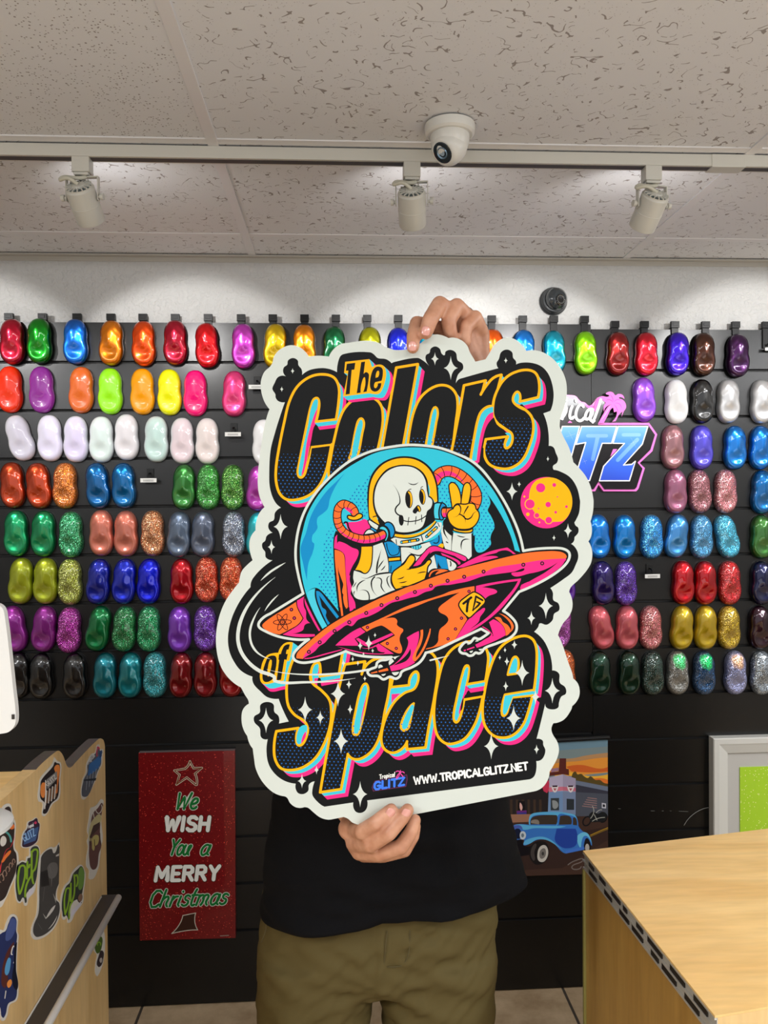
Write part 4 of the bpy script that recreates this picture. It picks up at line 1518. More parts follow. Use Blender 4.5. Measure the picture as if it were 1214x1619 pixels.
# inner hooks of the s
A.f(CY, '686,385 682,437! 715,435 680,452! 655,430 660,395', 'F2')
A.f(K, '490,560 545,585 600,630 500,648! 478,655! 485,600', 'F2')
A.f(CY, '632,628 640,660 625,700 610,705 606,680 620,645! 600,625!', 'F2')
A.s(YE, 3.8, '798,410! 688,437! 690,395 675,377 655,395 648,430 665,455 720,485', fr='F2')
A.s(YE, 3.8, '487,662! 618,645! 600,685 605,715 628,705 645,665 640,628 610,605 560,570', fr='F2')
# r arch
A.f(CY, '530,468! 500,475 470,500 448,560 420,700 405,790! 430,790! 450,650 475,560 500,520 530,500!', 'F2')
A.f(PK, '530,500! 500,515 475,560 452,650 428,800! 446,800! 468,660 492,580 530,535!', 'F2')
A.f(K, '534,530! 495,575 470,650 448,810! 480,860! 472,720 484,655! 600,640! 560,590', 'F2')
A.s(YE, 3.8, '@F2 487,662! 560,653 618,645!')
A.s(YE, 3.8, '@F2 475,710 485,662! 560,653 618,645! 600,685')

# ---- dome, saucer and feet: one white keyline round a black body
SIL = smooth(*pts('@P 479.3,938.3! 471.8,910 467.5,885 468,860 473,832 483,805.4 499.5,779 519.3,756.7 545.7,734 568,721 591.8,712 620,706.3 645,703.5 668,704.3 692.7,707.7 718,716 744,728 762,743 782,768.8 799,796 812,822 821.6,847 827,871! '
                  '846,868 872,866.5 889.4,867.5 898.6,872.5 900.3,880 895,891 878,906 851,922 820.5,935.5! 795.3,966! 806.5,973.8 815.8,985.7 815.8,997.5 806.5,1008 785.4,1017 765.7,1025 761.7,1030.5 757,1033 751.8,1031.8 747,1035.8 741,1036.5 736.7,1033.5 '
                  '730,1032.5 726,1027.8 728.8,1021.6 736.7,1014.7 742,1016.5 746,1013 750,1008.7 757,1010.5 763,1007.5 772.3,1000.8! 760.4,994.2! 719.5,1013.3 690,1027 673,1032! 664,1046.5 652,1054.4 635,1062 632,1069 625.7,1073 616.4,1070 '
                  '606,1074 598,1069 584.8,1067.6 581,1062 586,1057.7 594.5,1054 596,1047.8 602,1044 611,1043 619,1038.8! 592.7,1038.8 566,1036 546.6,1029.5! 518.6,1039.8 492,1046.4 476.4,1047.5 466,1043.5 463.3,1036.5 470,1026 488.3,1010.8! '
                  '466,1010.8 439.5,1006 419.8,998 409,990.4 410.5,982.5 426.4,970.6!'))
A.poly(K, SIL)
# glass
GLASS = smooth(*pts('@P 477,910 474.5,885 474.5,860 478.8,838 486.5,812 502,784.5 521.8,761.5 543.2,744 567.3,728.8 591.5,716.8 620,709.8 645,707.5 668,708 692,711.5 718.8,720.5 743.8,734.5 762,753 780.7,776.7 799,809.6 812,841 822,873! 813.7,870! 807,846.5 795,820 782,797.8 768.8,779! '
                    '@Gc 790,530 797,575 780,620 765,660 800,720 840,810 845,870 810,940 797,1000 805,1060 770,1110 700,1160 640,1160 610,1100 590,960 @P 700,900 600,900 534.4,968! 516,990.4! 509.4,993.7! 492,960 483,936.4!'))
A.poly('2CB9CE', GLASS)
A.f(BL, '@Ga 650,360! 560,480 500,590 465,680 440,790 380,850 322,895 310,960 318,1020 290,1070 258,1110 255,1190 @F3 594,300 585,355 560,420 552,525! 530,430 513,330 @Ga 180,1080 230,900 300,760 430,580 560,450')
for q, a0, a1 in (('@Ga 960,345 930,400 700,650 700,900 @Gb 100,800 90,600 110,440', 730, 752), ('@Gd 60,180 -60,400 -70,700 @Gf 770,0 @Gf 800,160 1025,440! 990,0 @Gd 60,700 50,420 80,330', 822, 850),
                  ('@Gc 165,330 250,275 350,300 460,400 480,520 330,620 200,560 165,450', 740, 741), ('@Gc 700,330 790,530 797,575 780,620 765,660 800,720 840,810 845,870 810,940 797,1000 805,1060 770,1110 700,1160 640,1160 610,1100 580,920 650,700 700,550', 760, 772)):
    A.dots('1460AC', smooth(*pts(q)), 1.25, a0, a1, margin=0.6, org=(1.0, 2.0), n=6)

# ---- fins and seat at the left
A.f('45C0D4', '650,205 700,172 742,172! 745,260 800,430 882,605! 835,637! 720,420', 'Gf')
A.f(K, '748,150! 790,165 900,290 1040,470! 1040,495! 890,605! 800,430 742,250', 'Gf')
A.f(BL, '757,185! 800,195 900,320 1030,492! 1005,515! 900,380 790,235! 808,300 830,380 870,410 880,440 872,480 922,570! 897,592! 830,450 772,300', 'Gf')
A.s(K, 3.0, '655,192 700,162 745,150 790,167 900,290 1035,460', fr='Gf', taper='s')
A.f(K, '@P 531,839! 560,842 575,825 592,822 625,850 655,858 690,850 700,826! 716,818 717,842 748,842! 749,865 751,885! @Ge 620,745! @Gd 950,970! @P 560,966! 539.7,976! 535.5,968! 530,920 526.8,870 527.5,850')
A.f(PK, '75,370! 100,342! 96,400 100,470! 112,428 135,428 200,452 280,500 345,525 356,565 330,640 275,735 245,820 242,950 258,1050 290,1110 312,1160 318,1230! 240,1214! 222,1000 210,900 195,700 188,590 155,548 62,508! 66,420', 'Gd')
A.f(PK, '@Gf 1128,0! 1165,0! 1160,60 1182,140 1165,250 1198,320 1214,345 1205,400 1160,427!')
A.f(OR, '68,525! 160,560 182,600 190,700 205,900 228,1214! 195,1214! 170,1090 190,1000 160,900 118,780 108,700! 112,820 128,1000 160,1214! 130,1214! 100,900 76,700', 'Gd')
A.f(OR, '@Gf 1000,0! 1027,0! 1082,478! 1060,487!')
A.f(OR, '@Gf 1048,0! 1102,0! 1125,200 1132,390! 1113,397! 1102,260 1070,200 1082,100 1060,40')

# ---- astronaut
def hose(txt, fr, w0, w1, pinks, ribs):
    P = smooth(*pts(txt, fr), closed=False)
    A.stroke(K, w0 + 3.4, P)
    A.stroke(OR, w0, P)
    for q, w, tp in pinks:
        A.s(PK, w, q, fr=fr, taper=tp)
    acc, L = 0.0, ribs * 0.6
    for i in range(1, len(P) - 1):
        d = P[i] - P[i - 1]
        acc += np.linalg.norm(d)
        if acc >= L:
            L += ribs
            t = (P[i + 1] - P[i - 1])
            t /= np.linalg.norm(t)
            nrm = np.array((-t[1], t[0])) * w0 / 2
            A.stroke(K, 1.2, smooth(np.array([P[i] - nrm, P[i] + t * 1.2, P[i] + nrm]), [False] * 3, False, 2))


hose('140,300 165,245 215,205 290,188 370,205 450,250 525,315 590,395 625,470 625,540 600,600', 'Gc', 15.5, 15.5,
     [('150,300 175,255 225,225 300,215 380,240 440,285 490,350', 8.0, 'e')], 11.5)
A.s(K, 3.4, '@Gb 110,830! 98,700 92,600 105,430 150,300 250,185 380,120 520,98 660,118 780,185 860,280 908,420 922,560 922,640', fr='Gb')
A.f(YE, '105,800 100,600 115,430 160,310 260,192 380,130 520,108 650,126 770,192 850,285 900,420 915,560 918,628! 885,642! 868,600 820,572! 800,400 600,250 300,300 180,600 225,905! 150,860 112,822!', 'Gb')
A.f(K, '540,188 650,210 745,275 800,370 812,470 822,560! 858,588 878,630! 892,700 892,862! 800,930 740,970 660,1005 540,1028 420,1018 330,950 235,870 185,790 152,690 145,580 162,460 215,350 310,245 430,198', 'Gb')
A.f(K, '205,850! 225,825! 260,860 330,900 300,940 225,905!', 'Gb')
A.s(K, 1.6, '150,815 175,805 205,805', fr='Gb')
A.f('CFD5CC', '540,206 640,226 730,292 778,380 795,500 812,577! 850,602 860,645 840,708 800,742 785,795 768,870 738,932 660,976 540,998 430,985 340,920 262,850 202,770 172,680 165,580 182,470 232,360 320,267 430,216', 'Gb')
A.s(K, 2.2, '390,430 440,500 468,580 468,650 432,690 415,735 440,780 490,800', fr='Gb', taper='s')
A.f(K, '468,795 500,795 516,840 510,900 490,920 468,900 458,845', 'Gb')
A.s(K, 1.5, '568,402 640,426 692,397', fr='Gb', taper='b')
FG = FR['Gb']


def gb(x, y):
    return (FG[0] + x / FG[2], FG[1] + y / FG[2])


A.circ(K, gb(580, 603), 6.0, 20, 14.2, -0.06)
A.circ(K, gb(740, 572), 5.1, 20, 12.8, -0.08)
A.f(YE, '568,510 600,525 618,590 612,660 592,700! 598,620 590,550', 'Gb')
A.f(YE, '727,487 760,515 772,590 762,640 745,662! 756,590 748,530', 'Gb')
A.s(K, 1.1, '572,498 585,485 606,480', fr='Gb')
A.s(K, 1.1, '722,472 732,455 745,450', fr='Gb')
A.f(K, '690,670 722,705 722,745 700,757 685,745 665,772 637,770 624,745 650,705', 'Gb')
A.f(YE, '688,683 712,710 714,742 704,750 700,725 682,700', 'Gb')
A.s(K, 1.7, '512,855 560,868 610,868 700,850 785,800', fr='Gb')
for q in ('578,820 566,912', '666,810 657,900', '730,790 734,872'):
    A.s(K, 1.3, q, fr='Gb')
# collar
A.f(YE, '408,1018! 470,1025 560,1030 700,1003 800,945 888,860! 905,870 895,890 820,962 700,1032 560,1062 410,1048!', 'Gb')
A.f(WH, '362,1085! 410,1062 560,1082 700,1050 820,985 918,876! 970,880! 962,960 880,1040 760,1108 640,1152 540,1163 440,1155!', 'Gb')
A.s(K, 1.7, '412,1052 560,1068 700,1037 820,968 908,872', fr='Gb')
A.s(K, 1.6, '725,1025 748,1105', fr='Gb')
A.s(K, 1.3, '425,1085 432,1150', fr='Gb')
A.s(K, 1.3, '925,885 945,930', fr='Gb')
A.s(K, 5.4, '492,1118 690,1087', fr='Gb')
A.s(K, 5.4, '792,1050 908,943', fr='Gb')
for q in ('512,1117 560,1110', '612,1103 655,1096', '812,1030 842,1003', '872,975 900,952'):
    A.s(YE, 2.7, q, fr='Gb')
for q in ((490, 1118), (588, 1108), (684, 1088), (792, 1049), (858, 992), (908, 944)):
    A.circ('45C0D4', gb(*q), 1.35, 8)
A.f('45C0D4', '985,490! 1110,465! 1088,508 1040,522', 'Gd')
for q in ('1010,485 1015,512', '1040,480 1042,518', '1070,475 1072,512'):
    A.s(K, 1.0, q, fr='Gd')
# suit
A.f(WH, '862,498! 980,502 1060,527 1130,480 1160,446! 1225,425! 1225,515! 1100,600 1032,692! 1032,600 985,572 948,600 905,660 872,692!', 'Gd')
A.f(WH, '190,462! 292,432! 310,480 270,520 150,640! 118,640 112,600 190,580', 'Ge')
A.s(K, 2.0, '960,555 1020,582 1090,592 1150,545 1170,500', fr='Gd', taper='b')
A.f(WH, '305,628! 350,588! 385,750! 322,757 280,800! 275,740 320,660', 'Ge')
A.f(WH, '500,632! 560,660 612,700 616,728 572,772 526,768!', 'Ge')
A.s(K, 1.8, '545,665 552,690 548,720', fr='Ge')
A.f(BL, '360,578! 492,620! 522,757! 385,747!', 'Ge')
A.f(K, '398,640! 405,690 440,742! 390,748!', 'Ge')
A.f(BL, '292,432! 360,395 432,322! 446,400 430,460 370,482 320,480!', 'Ge')
A.s(K, 1.6, '345,440 392,442 408,410 405,355', fr='Ge')
A.f(YE, '415,462! 460,456 456,500! 400,490', 'Ge')
A.f(WH, '455,225! 480,285 560,358! 555,542! 482,510! 460,440 432,300!', 'Ge')
A.s(K, 2.6, '465,255 472,320 495,365 525,412', fr='Ge', taper='e')
A.s(K, 1.6, '495,430 515,440', fr='Ge')
A.f(WH, '582,320! 700,333 797,322! 800,602! 762,640! 722,600! 560,548! 565,450', 'Ge')
A.s(K, 1.6, '620,350 680,370 725,370', fr='Ge', taper='b')
A.s(K, 2.0, '778,402 712,402 682,430 680,525', fr='Ge', taper='b')
# arm and sleeve at the left
A.f(WH, '530,478! 640,437! 690,580 712,700 712,800! 747,812! 735,880 745,940 792,1005! 690,1045 545,1112! 490,1122 400,1127 320,1102 282,1042 270,990 300,920 290,860 302,772! 370,792 440,812 490,765 520,620', 'Gd')
A.f(YE, '390,490! 515,486! 515,600 500,720 460,790 430,805 380,775 315,765! 360,680 385,580', 'Gd')
A.s(K, 1.8, '300,768 370,788 430,810 470,790 505,720 520,600 522,486', fr='Gd')
for w, q, tp in ((2.6, '628,520 605,600 582,690 572,800', 's'), (1.8, '660,645 615,705 585,755', 'b'), (1.6, '678,710 650,750 620,775', 'b'), (2.6, '385,852 450,868 500,850 570,822 640,808 740,798', 's'),
                 (2.2, '548,850 512,900 512,970 535,1030 582,1082', 'e'), (1.9, '558,870 615,868 632,905 625,960 650,1010 682,1042', 'b'), (1.9, '440,885 370,922 340,965 338,1030', 'b'), (1.9, '368,1015 430,1010 468,1035 482,1120', 's'),
                 (1.8, '735,840 700,860 702,920 745,992', 'b'), (1.4, '330,910 305,950 285,980', 'b'), (1.4, '300,1070 300,1035 312,1020', 'b')):
    A.s(K, w, q, fr='Gd', taper=tp)
A.f(BL, '662,440! 740,430 838,490! 850,520 852,600! 716,610! 690,540', 'Gd')
A.s(K, 1.4, '690,450 715,550 745,590 820,580 842,550 835,500', fr='Gd')
A.f(YE, '715,630! 850,617! 850,645! 718,658!', 'Gd')
A.f(BL, '720,672! 858,660! 866,700 785,770 758,800! 725,796!', 'Gd')
A.s(K, 1.4, '745,720 740,790', fr='Gd')
# lower hand
HL = '@Gd 800,1002! 762,940 748,860 770,790 830,740 900,690 945,620 975,588 1022,600 1035,640 1012,690 968,742! 1000,746 1100,720 1150,688 1182,650 @Gd 1220,648 1225,675 1187,730 1175,800 1150,880! 950,962'
P_ = A.f(YE, HL)
A.stroke(K, 2.2, P_, True)
for w, q in ((1.8, '925,760 965,756 1005,742'), (1.7, '1058,812 1110,795 1175,790'), (1.7, '815,876 870,866 905,845'), (1.7, '835,920 890,916 940,900'), (1.2, '1140,728 1150,758'), (1.2, '1142,828 1132,858'), (1.6, '855,965 900,965 940,955')):
    A.s(K, w, q, fr='Gd', taper='b')
# handlebar
BAR = smooth(*pts('100,722! 250,540 310,490 370,485 440,510 700,600 738,632 722,660 690,652 600,600! 430,545! 360,542 312,562 205,690! 150,715!', 'Ge'))
A.stroke(K, 3.0, BAR, True)
A.poly(PK, BAR)
A.f(PK, '430,562! 560,612 650,660 667,690 640,702! 618,670 450,592!', 'Ge')
A.s(K, 1.6, '@Ge 300,560 250,625 200,690')
A.f(OR, '288,848 312,790 370,765 450,760 520,775! 362,825! 385,795 415,775! 340,790 300,850!', 'Ge')
# jet pack, hoses, ear cups
P_ = A.f(PK, '190,202! 260,192 340,187 420,155! 462,180 492,262! 440,322 390,345 300,342 240,300 212,240!', 'Gd')
A.s(K, 2.6, '180,205 215,195 235,260 300,335 390,350', fr='Gd')
A.f(WH, '478,165 520,185 600,235! 580,290! 500,240 470,190', 'Gd')
A.s(K, 1.7, '478,165 520,185 600,235! 580,290! 500,240 470,190', True, fr='Gd')
A.f(WH, '425,338! 455,290 495,280 545,320!', 'Gd')
A.s(K, 2.0, '420,340 455,290 495,278 548,318', fr='Gd')
A.s(BL, 2.2, '510,270 560,300', fr='Gd')


hose('765,840 738,785 680,748 625,735 575,775 555,850 558,930 585,1010 640,1075 720,1120 820,1150 920,1155 1020,1135 1105,1100', 'Ga', 10.6, 10.6,
     [('540,930 560,1010 600,1070 680,1130 780,1170 880,1185 980,1175 1060,1150 1120,1122', 5.6, 's'), ('640,785 690,800 740,850', 5.4, 'b')], 8.6)
P_ = A.f(YE, '222,118 245,112 300,125 355,90 395,100 402,128 345,165 275,170 228,150', 'Gd')
A.stroke(K, 2.2, P_, True)
P_ = A.f(BL, '660,225 700,193 750,210 785,270 787,330 745,385 722,300 695,255', 'Gd')
A.stroke(K, 2.2, P_, True)
P_ = A.f('45C0D4', '600,275 630,242 680,255 715,310 708,385 672,428 688,350 668,300 625,285', 'Gd')
A.stroke(K, 2.2, P_, True)
A.f(OR, '225,632! 325,628! 300,690 290,740! 232,742! 218,690', 'Gc')
A.f(PK, '222,690! 300,688! 288,740! 232,742!', 'Gc')
A.s(K, 2.4, '222,632! 330,628!', fr='Gc')
A.s(K, 2.0, '232,745! 300,745!', fr='Gc')
A.s(K, 1.2, '272,640 265,690 272,738', fr='Gc')
P_ = A.f(BL, '205,568 250,585 272,622! 225,628 208,690 235,752! 225,772 195,770 178,700 185,620', 'Gc')
A.stroke(K, 2.0, P_, True)
P_ = A.f('45C0D4', '125,580! 160,568 212,572! 188,630 180,700 192,768! 125,762! 114,690 116,630', 'Gc')
A.stroke(K, 2.2, P_, True)
# raised hand
for q in ('345,625! 325,500 308,390 310,352 338,332 372,345 410,400 435,490 440,600!', '450,600! 470,430 490,355 520,333 550,360 556,430 520,600!'):
    P_ = smooth(*pts(q, 'Gc'))
    A.stroke(K, 4.0, P_, True)
    A.poly(YE, P_)
P_ = smooth(*pts('345,650 390,592 440,590 500,592 560,580 605,598 622,650 650,680 656,740 620,820 560,868 480,880 400,870 330,822 295,750 290,700 315,665', 'Gc'))
A.stroke(K, 4.0, P_, True)
A.poly(YE, P_)
for w, q in ((2.2, '350,640 395,590 432,605 442,660 425,705 385,735 350,738'), (2.0, '425,705 465,725 492,760 498,808'), (2.0, '530,612 485,690 470,728'), (2.2, '480,730 515,765 565,745 600,690 650,670'), (1.8, '440,580 475,588 510,592')):
    A.s(K, w, q, fr='Gc', taper='e')
P_ = A.f(YE, '350,862! 400,890 480,900 545,893 585,875! 578,915 520,930 440,925 350,900!', 'Gc')
A.stroke(K, 2.0, P_, True)

# ---- saucer rim
TOPE = '@Gf 522,992! 530,930 620,840 740,735 900,610 1080,498 @Gd 400,1210 600,1112 800,1028 1000,953 @Ge 90,955 240,893 480,808 720,738 960,678 @Gi 200,1058 400,1018 600,1000 750,998 840,1018 878,1060 862,1086!'
MID = '600,1101 300,1150 0,1200 @Ge 960,792 700,862 480,922 250,985 @Gd 1000,1020 800,1112 650,1180 @Gf 1214,492 1090,562 930,665 800,765 680,870 612,960 598,998!'
RIM = smooth(*pts(TOPE + ' ' + MID))
PB = smooth(*pts('@Gi 862,1086! ' + MID + ' @Gf 640,968 700,935 750,898 790,850 860,805 900,760 960,702 1040,648 1130,592 @Gg 120,530 200,452 330,410 450,350 540,285 600,250 700,225 820,190 900,172 1000,122 1090,95 @Gh 60,212 140,192 220,188 320,170 450,145 640,82 850,50 1000,30 1130,2 '
              '@F4 640,486 750,480 850,452 930,402! 850,468 760,520 690,562! 700,578! 800,535 900,468 968,395!'))
A.poly(PK, PB)
A.poly(OR, RIM)
A.f(PK, '@Gf 625,990! 700,980 880,930 1072,882! 1068,892! 880,945 700,992 610,1000!')
A.f(PK, '@Gh 1090,190! 1150,160 @F4 800,510 860,465 925,405! 965,390! 935,440 880,480 800,530 690,578!')
for fr, q in (('Gf', ((670, 915), (800, 800), (978, 665))), ('Gg', ((92, 484), (295, 372), (478, 278), (667, 195), (879, 121), (1070, 45))), ('Gh', ((208, 138), (407, 90), (640, 28))), ('F4', ((710, 428), (823, 420)))):
    for x, y in q:
        f = FR[fr]
        c = (f[0] + x / f[2], f[1] + y / f[2])
        A.circ('17191B', c, 3.3, 14)
        A.circ(PK, c, 1.35, 10)
A.f(PK, '@Ge 620,742! 800,640 1000,552 1214,500 @Gi 170,955! 268,1030! 235,1032! 160,988 60,1000 @Ge 1100,560 1000,585 870,632! 950,608 1080,600 1120,615! 900,672 700,735!')

# ---- underside
A.f(OR, '@Gg 240,543! 500,425 800,285 1214,150 @Gh 250,262 530,203! 530,268! 470,310 352,410! 442,600! 290,857! 150,910 -50,960! -53,955 40,925 92,870 100,790 118,720 190,655 218,605 195,560 110,510 100,470 200,380 352,278! 200,315 0,375 '
          '@Gg 900,288 700,362 500,447! 560,434 640,434 668,470 662,510 690,540 740,575 705,635 695,700 725,800 715,848 690,858 600,822 460,740! 640,642! 600,600 500,530 470,522 300,597!')
A.f(PK, '@Gh 550,200! 800,150 1090,110! 1060,190 980,310 850,470 700,602 500,740 300,845! 442,620! 600,490 655,465 650,500 600,570 580,630 500,700 478,717! 700,562 900,350 1000,230 1052,140! 800,177 620,215! 700,225 790,250 802,275 700,320 655,360! 560,290! 548,262!')
A.f(PK, '@Gg -75,762! 0,692 120,602 225,548! 285,600! 155,682! 200,742! 190,765! 100,764')
A.f(PK, '@Gg -60,772! 100,812 300,852 520,858! 520,866! 300,862 100,824!')
A.f(PK, '@Gg 405,765! 442,738! 625,862! 500,866! 522,842! 440,825 425,790')
A.f(PK, '@Gg 172,683! 200,672! 310,737! 600,612! 622,632! 345,760 300,772 200,712!')
A.f(PK, '@Gg 200,768! 300,795 405,758! 410,772! 320,800 230,785!')
BDG = smooth(*pts('530,280 640,352 652,390 610,440 480,570! 462,574! 352,440 358,400 420,345 500,290', 'Gh'))
A.stroke(K, 4.4, BDG, True)
A.poly('F2AE10', BDG)
for w, q in ((3.8, '398,412! 492,338!'), (3.8, '462,365 448,420 440,505!'), (3.0, '628,372! 548,325! 512,492! 598,408! 560,392!')):
    A.s(K, w, q, fr='Gh')
for fr, q in (('Gh', ((465, 265), (375, 587), (303, 716), (214, 834))), ('Gg', ((310, 545), (548, 738), (655, 797)))):
    for x, y in q:
        f = FR[fr]
        A.circ('17191B', (f[0] + x / f[2], f[1] + y / f[2]), 2.7, 12)
        A.circ(PK, (f[0] + x / f[2], f[1] + y / f[2]), 1.1, 8)
# ---- left wing
A.f(PK, '528,300! 617,250! 605,290 610,370 635,430 640,520 687,570! 622,590 600,650 540,682 450,697! 742,703! 740,727! 560,737 355,706! 450,655 560,580 607,510! 562,430 535,370', 'Gf')
A.f(PK, '620,270! 642,330 807,655! 790,667! 680,470 625,340', 'Gf')
P_ = A.f(OR, '520,313! 532,380 560,440 600,510! 540,590 440,650 330,706! 220,682 130,632 110,600 140,560 250,480 400,390', 'Gf')
A.s(K, 1.4, '520,313! 532,380 560,440 600,510! 540,590 440,650 330,706!', fr='Gf')
fg = FR['Gf']
cc = (fg[0] + 352 / fg[2], fg[1] + 558 / fg[2])
for a in (-0.04, PI / 3 - 0.04, 2 * PI / 3 - 0.04):
    A.ring(K, cc, 14.3, 1.25, 4.1, a, 26)
A.circ(OR, cc, 2.6, 12)
A.ring(K, cc, 2.9, 1.1, n=14)
A.circ(K, cc, 1.1, 8)
for x, y in ((460, 408), (495, 510)):
    A.circ('17191B', (fg[0] + x / fg[2], fg[1] + y / fg[2]), 3.0, 12)
    A.circ(PK, (fg[0] + x / fg[2], fg[1] + y / fg[2]), 1.2, 8)
# ---- landing feet
A.f(WH, '@Gg 560,905! 600,900 706,884! 650,930 620,960 570,1000! 560,950')
A.s(K, 2.6, '560,1010 560,945 598,910 640,950 650,975', fr='Gg')
A.f(K, '@Gg 640,930! 720,880 760,900 600,1000!')
A.f(WH, '@Gg 442,1038! 442,1005 465,988 495,1020!')
A.s(K, 2.6, '440,1080 428,1025 448,985 480,985 512,1025', fr='Gg')
A.f(WH, '@Gg 600,1085! 640,1122 690,1078!')
A.s(K, 2.6, '590,1080 620,1125 665,1130 700,1080', fr='Gg')
A.f(WH, '@Gg 475,1110! 500,1128 530,1100!')
A.s(K, 2.6, '445,1100 485,1142 525,1130 542,1100', fr='Gg')
A.f(PK, '780,670! 860,620 925,590! 925,680 882,830 850,910 862,945 880,967! 760,1030 595,1070! 577,1012! 640,980 720,900 780,800 800,720', 'Gg')
A.f(K, '822,800! 827,870 780,942 700,980 620,1000! 720,930 790,860', 'Gg')
A.f(OR, '945,580! 975,570! 975,650 950,750 900,850 890,912! 950,830 1020,680 1058,560! 1068,560! 1060,630 1000,790 940,890 880,955! 850,918 870,850 920,740 945,650', 'Gg')
P_ = A.f(OR, '337,1085! 555,1022! 575,1070! 350,1110!', 'Gg')
A.stroke(K, 2.4, P_, True)
A.s(K, 2.2, '432,1055 440,1100', fr='Gg')
A.s(K, 2.2, '555,1015 580,1080', fr='Gg')
for q in ('432,905! 452,888 478,902!', '530,870! 555,842 590,862!', '462,985! 492,1012 522,972!', '572,960! 602,985 632,950!'):
    A.f(WH, '@Gh ' + q)
    A.s(K, 2.2, q.replace('!', ''), fr='Gh')
A.f(PK, '@Gh 700,640! 755,600! 830,640 882,700 902,792! 750,870 560,942! 540,905! 640,850 732,782 720,700')
A.s(K, 1.8, '@Gh 700,640 722,700 735,740 750,795')
A.s(PK, 1.3, '@Gh 630,690 700,735 745,788')
A.f(OR, '@Gh 772,580! 840,580 870,630 930,670 962,740 905,797! 888,700 830,630')
A.f(OR, '@Gh 825,530! 920,570 990,650 1000,700 950,762! 972,690 930,610')
P_ = A.f(PK, '@Gh 388,965! 530,917! 545,945! 402,995!')
A.stroke(K, 2.2, P_, True)
A.s(K, 2.0, '428,945 438,985', fr='Gh')

A.stroke(WH, 4.0, SIL, True)
A.s(K, 3.0, '@P 466,1036 472,1030')if False else None

# ---- planet
A.circ(PK, (863.4, 794.7), 40.6, 48)
A.f(YE, '515,148! 640,113 760,130 880,220 938,340 938,470 890,580 832,636! 760,645 640,640 560,600 500,540 460,480 430,400 430,300 460,210', 'Gi')
gi = FR['Gi']
for x, y, r in ((438, 432, 66), (520, 568, 37), (662, 625, 49), (370, 342, 12), (412, 555, 21), (550, 652, 11)):
    A.circ(YE, (gi[0] + x / gi[2], gi[1] + y / gi[2]), r / gi[2], 20)
for x, y, r in ((565, 237, 55), (728, 203, 23), (655, 438, 32), (875, 463, 16), (745, 530, 16), (767, 346, 8), (540, 485, 9), (438, 432, 55), (520, 568, 28), (662, 625, 39)):
    A.circ(PK, (gi[0] + x / gi[2], gi[1] + y / gi[2]), r / gi[2], 20)

# ---- swooshes
A.s(WH, 5.6, '@Gj 700,240 600,320 480,440 370,590 300,740 268,880 270,1000 310,1120 400,1240 520,1330 690,1400 @F5 300,147 500,156 700,146 815,130', taper='b')
A.s(WH, 3.6, '@Gj 525,590 460,700 412,830 405,930 435,1040 510,1130 640,1190', taper='b')
A.s(WH, 3.4, '@F3 310,1055 420,1078 600,1087 800,1075 925,1056', taper='s')
A.s(WH, 2.6, '@Gh 0,1092 120,1062 228,1035', taper='e')
A.s(WH, 3.2, '@Gj 820,70 740,115 640,180 530,280', taper='b')
A.s(WH, 2.4, '@Gj 740,440 650,530 575,635', taper='b')

# ---- stars
for fr, L_ in (('F1', ((292, 218, 14, 22), (212, 352, 13, 22))), ('F2', ((180, 180, 23, 40), (275, 235, 42, 72), (605, 190, 12, 18), (642, 975, 33, 54), (685, 932, 11, 18), (857, 780, 9, 17))),
               ('Gi', ((893, 752, 50, 90), (725, 837, 21, 36))), ('F3', ((393, 200, 42, 76), (338, 322, 22, 42), (770, 1018, 12, 26))),
               ('Gg', ((325, 735, 46, 92), (222, 765, 32, 54), (400, 638, 18, 32), (372, 825, 18, 32), (262, 865, 14, 24), (133, 925, 18, 36), (195, 975, 18, 36), (278, 1158, 20, 38))),
               ('F4', ((845, 675, 42, 78), (758, 748, 24, 42))),
               ('F6', ((750, 258, 46, 82), (700, 78, 19, 30), (640, 112, 10, 18), (607, 160, 9, 17), (652, 185, 16, 30), (645, 343, 17, 32), (835, 412, 26, 50), (695, 548, 46, 82), (552, 727, 46, 84), (943, 372, 48, 82), (842, 748, 17, 32))),
               ('F5', ((495, 332, 46, 84), (592, 382, 26, 46), (705, 230, 46, 82), (775, 170, 18, 30), (783, 330, 17, 33), (725, 533, 46, 82), (245, 400, 46, 82), (475, 788, 28, 46), (568, 717, 15, 30), (847, 872, 46, 84)))):
    for q in L_:
        A.star(WH, *q, fr=fr)

# ---- small logo and web address
for P in letters('WWW.TROPICALGLITZ.NET', 655.5, 1239.6, 834.8, 1216.2, 11.0, 0.02, 0.17):
    A.stroke('F0F0E8', 3.0, P)
A.f('5A2346', '@L 95,150! 280,112! 318,105! 322,140! 312,190! 85,222! 76,195!')
A.f('12182C', '@L 98,155! 282,117! 314,112! 316,140! 306,184! 90,216! 82,195!')
for P in letters('GLITZ', 592.0, 1248.3, 639.5, 1240.6, 11.2, 0.18, 0.16):
    A.stroke('3C78E6', 3.6, P)
for P in letters('GLITZ', 593.5, 1243.2, 640.8, 1235.6, 5.0, 0.18, 0.16):
    A.stroke('6EAAF5', 1.2, P) if False else None
for P in letters('Tropical', 600.0, 1231.5, 624.5, 1227.5, 6.5, 0.15, 0.16):
    A.stroke('F0F0E8', 1.2, P)
for q in ('632,1222 628,1226 627,1230', '632,1222 636,1220 639,1222', '632,1222 630,1219 626,1220', '632,1222 635,1225 637,1228', '632,1222 633,1218'):
    A.s('E646A0', 1.4, q)
A.s('E646A0', 1.2, '632,1222 629,1229 626,1231')

st = empty('die_cut_sticker', tuple(on_sticker(640, 1290)))
tag(st, 'large die-cut vinyl sticker of a skeleton astronaut in a flying saucer, held by hands', 'sticker')


def reparent(o, p):
    o.parent = p
    o.matrix_parent_inverse = Matrix.Translation(-p.location)


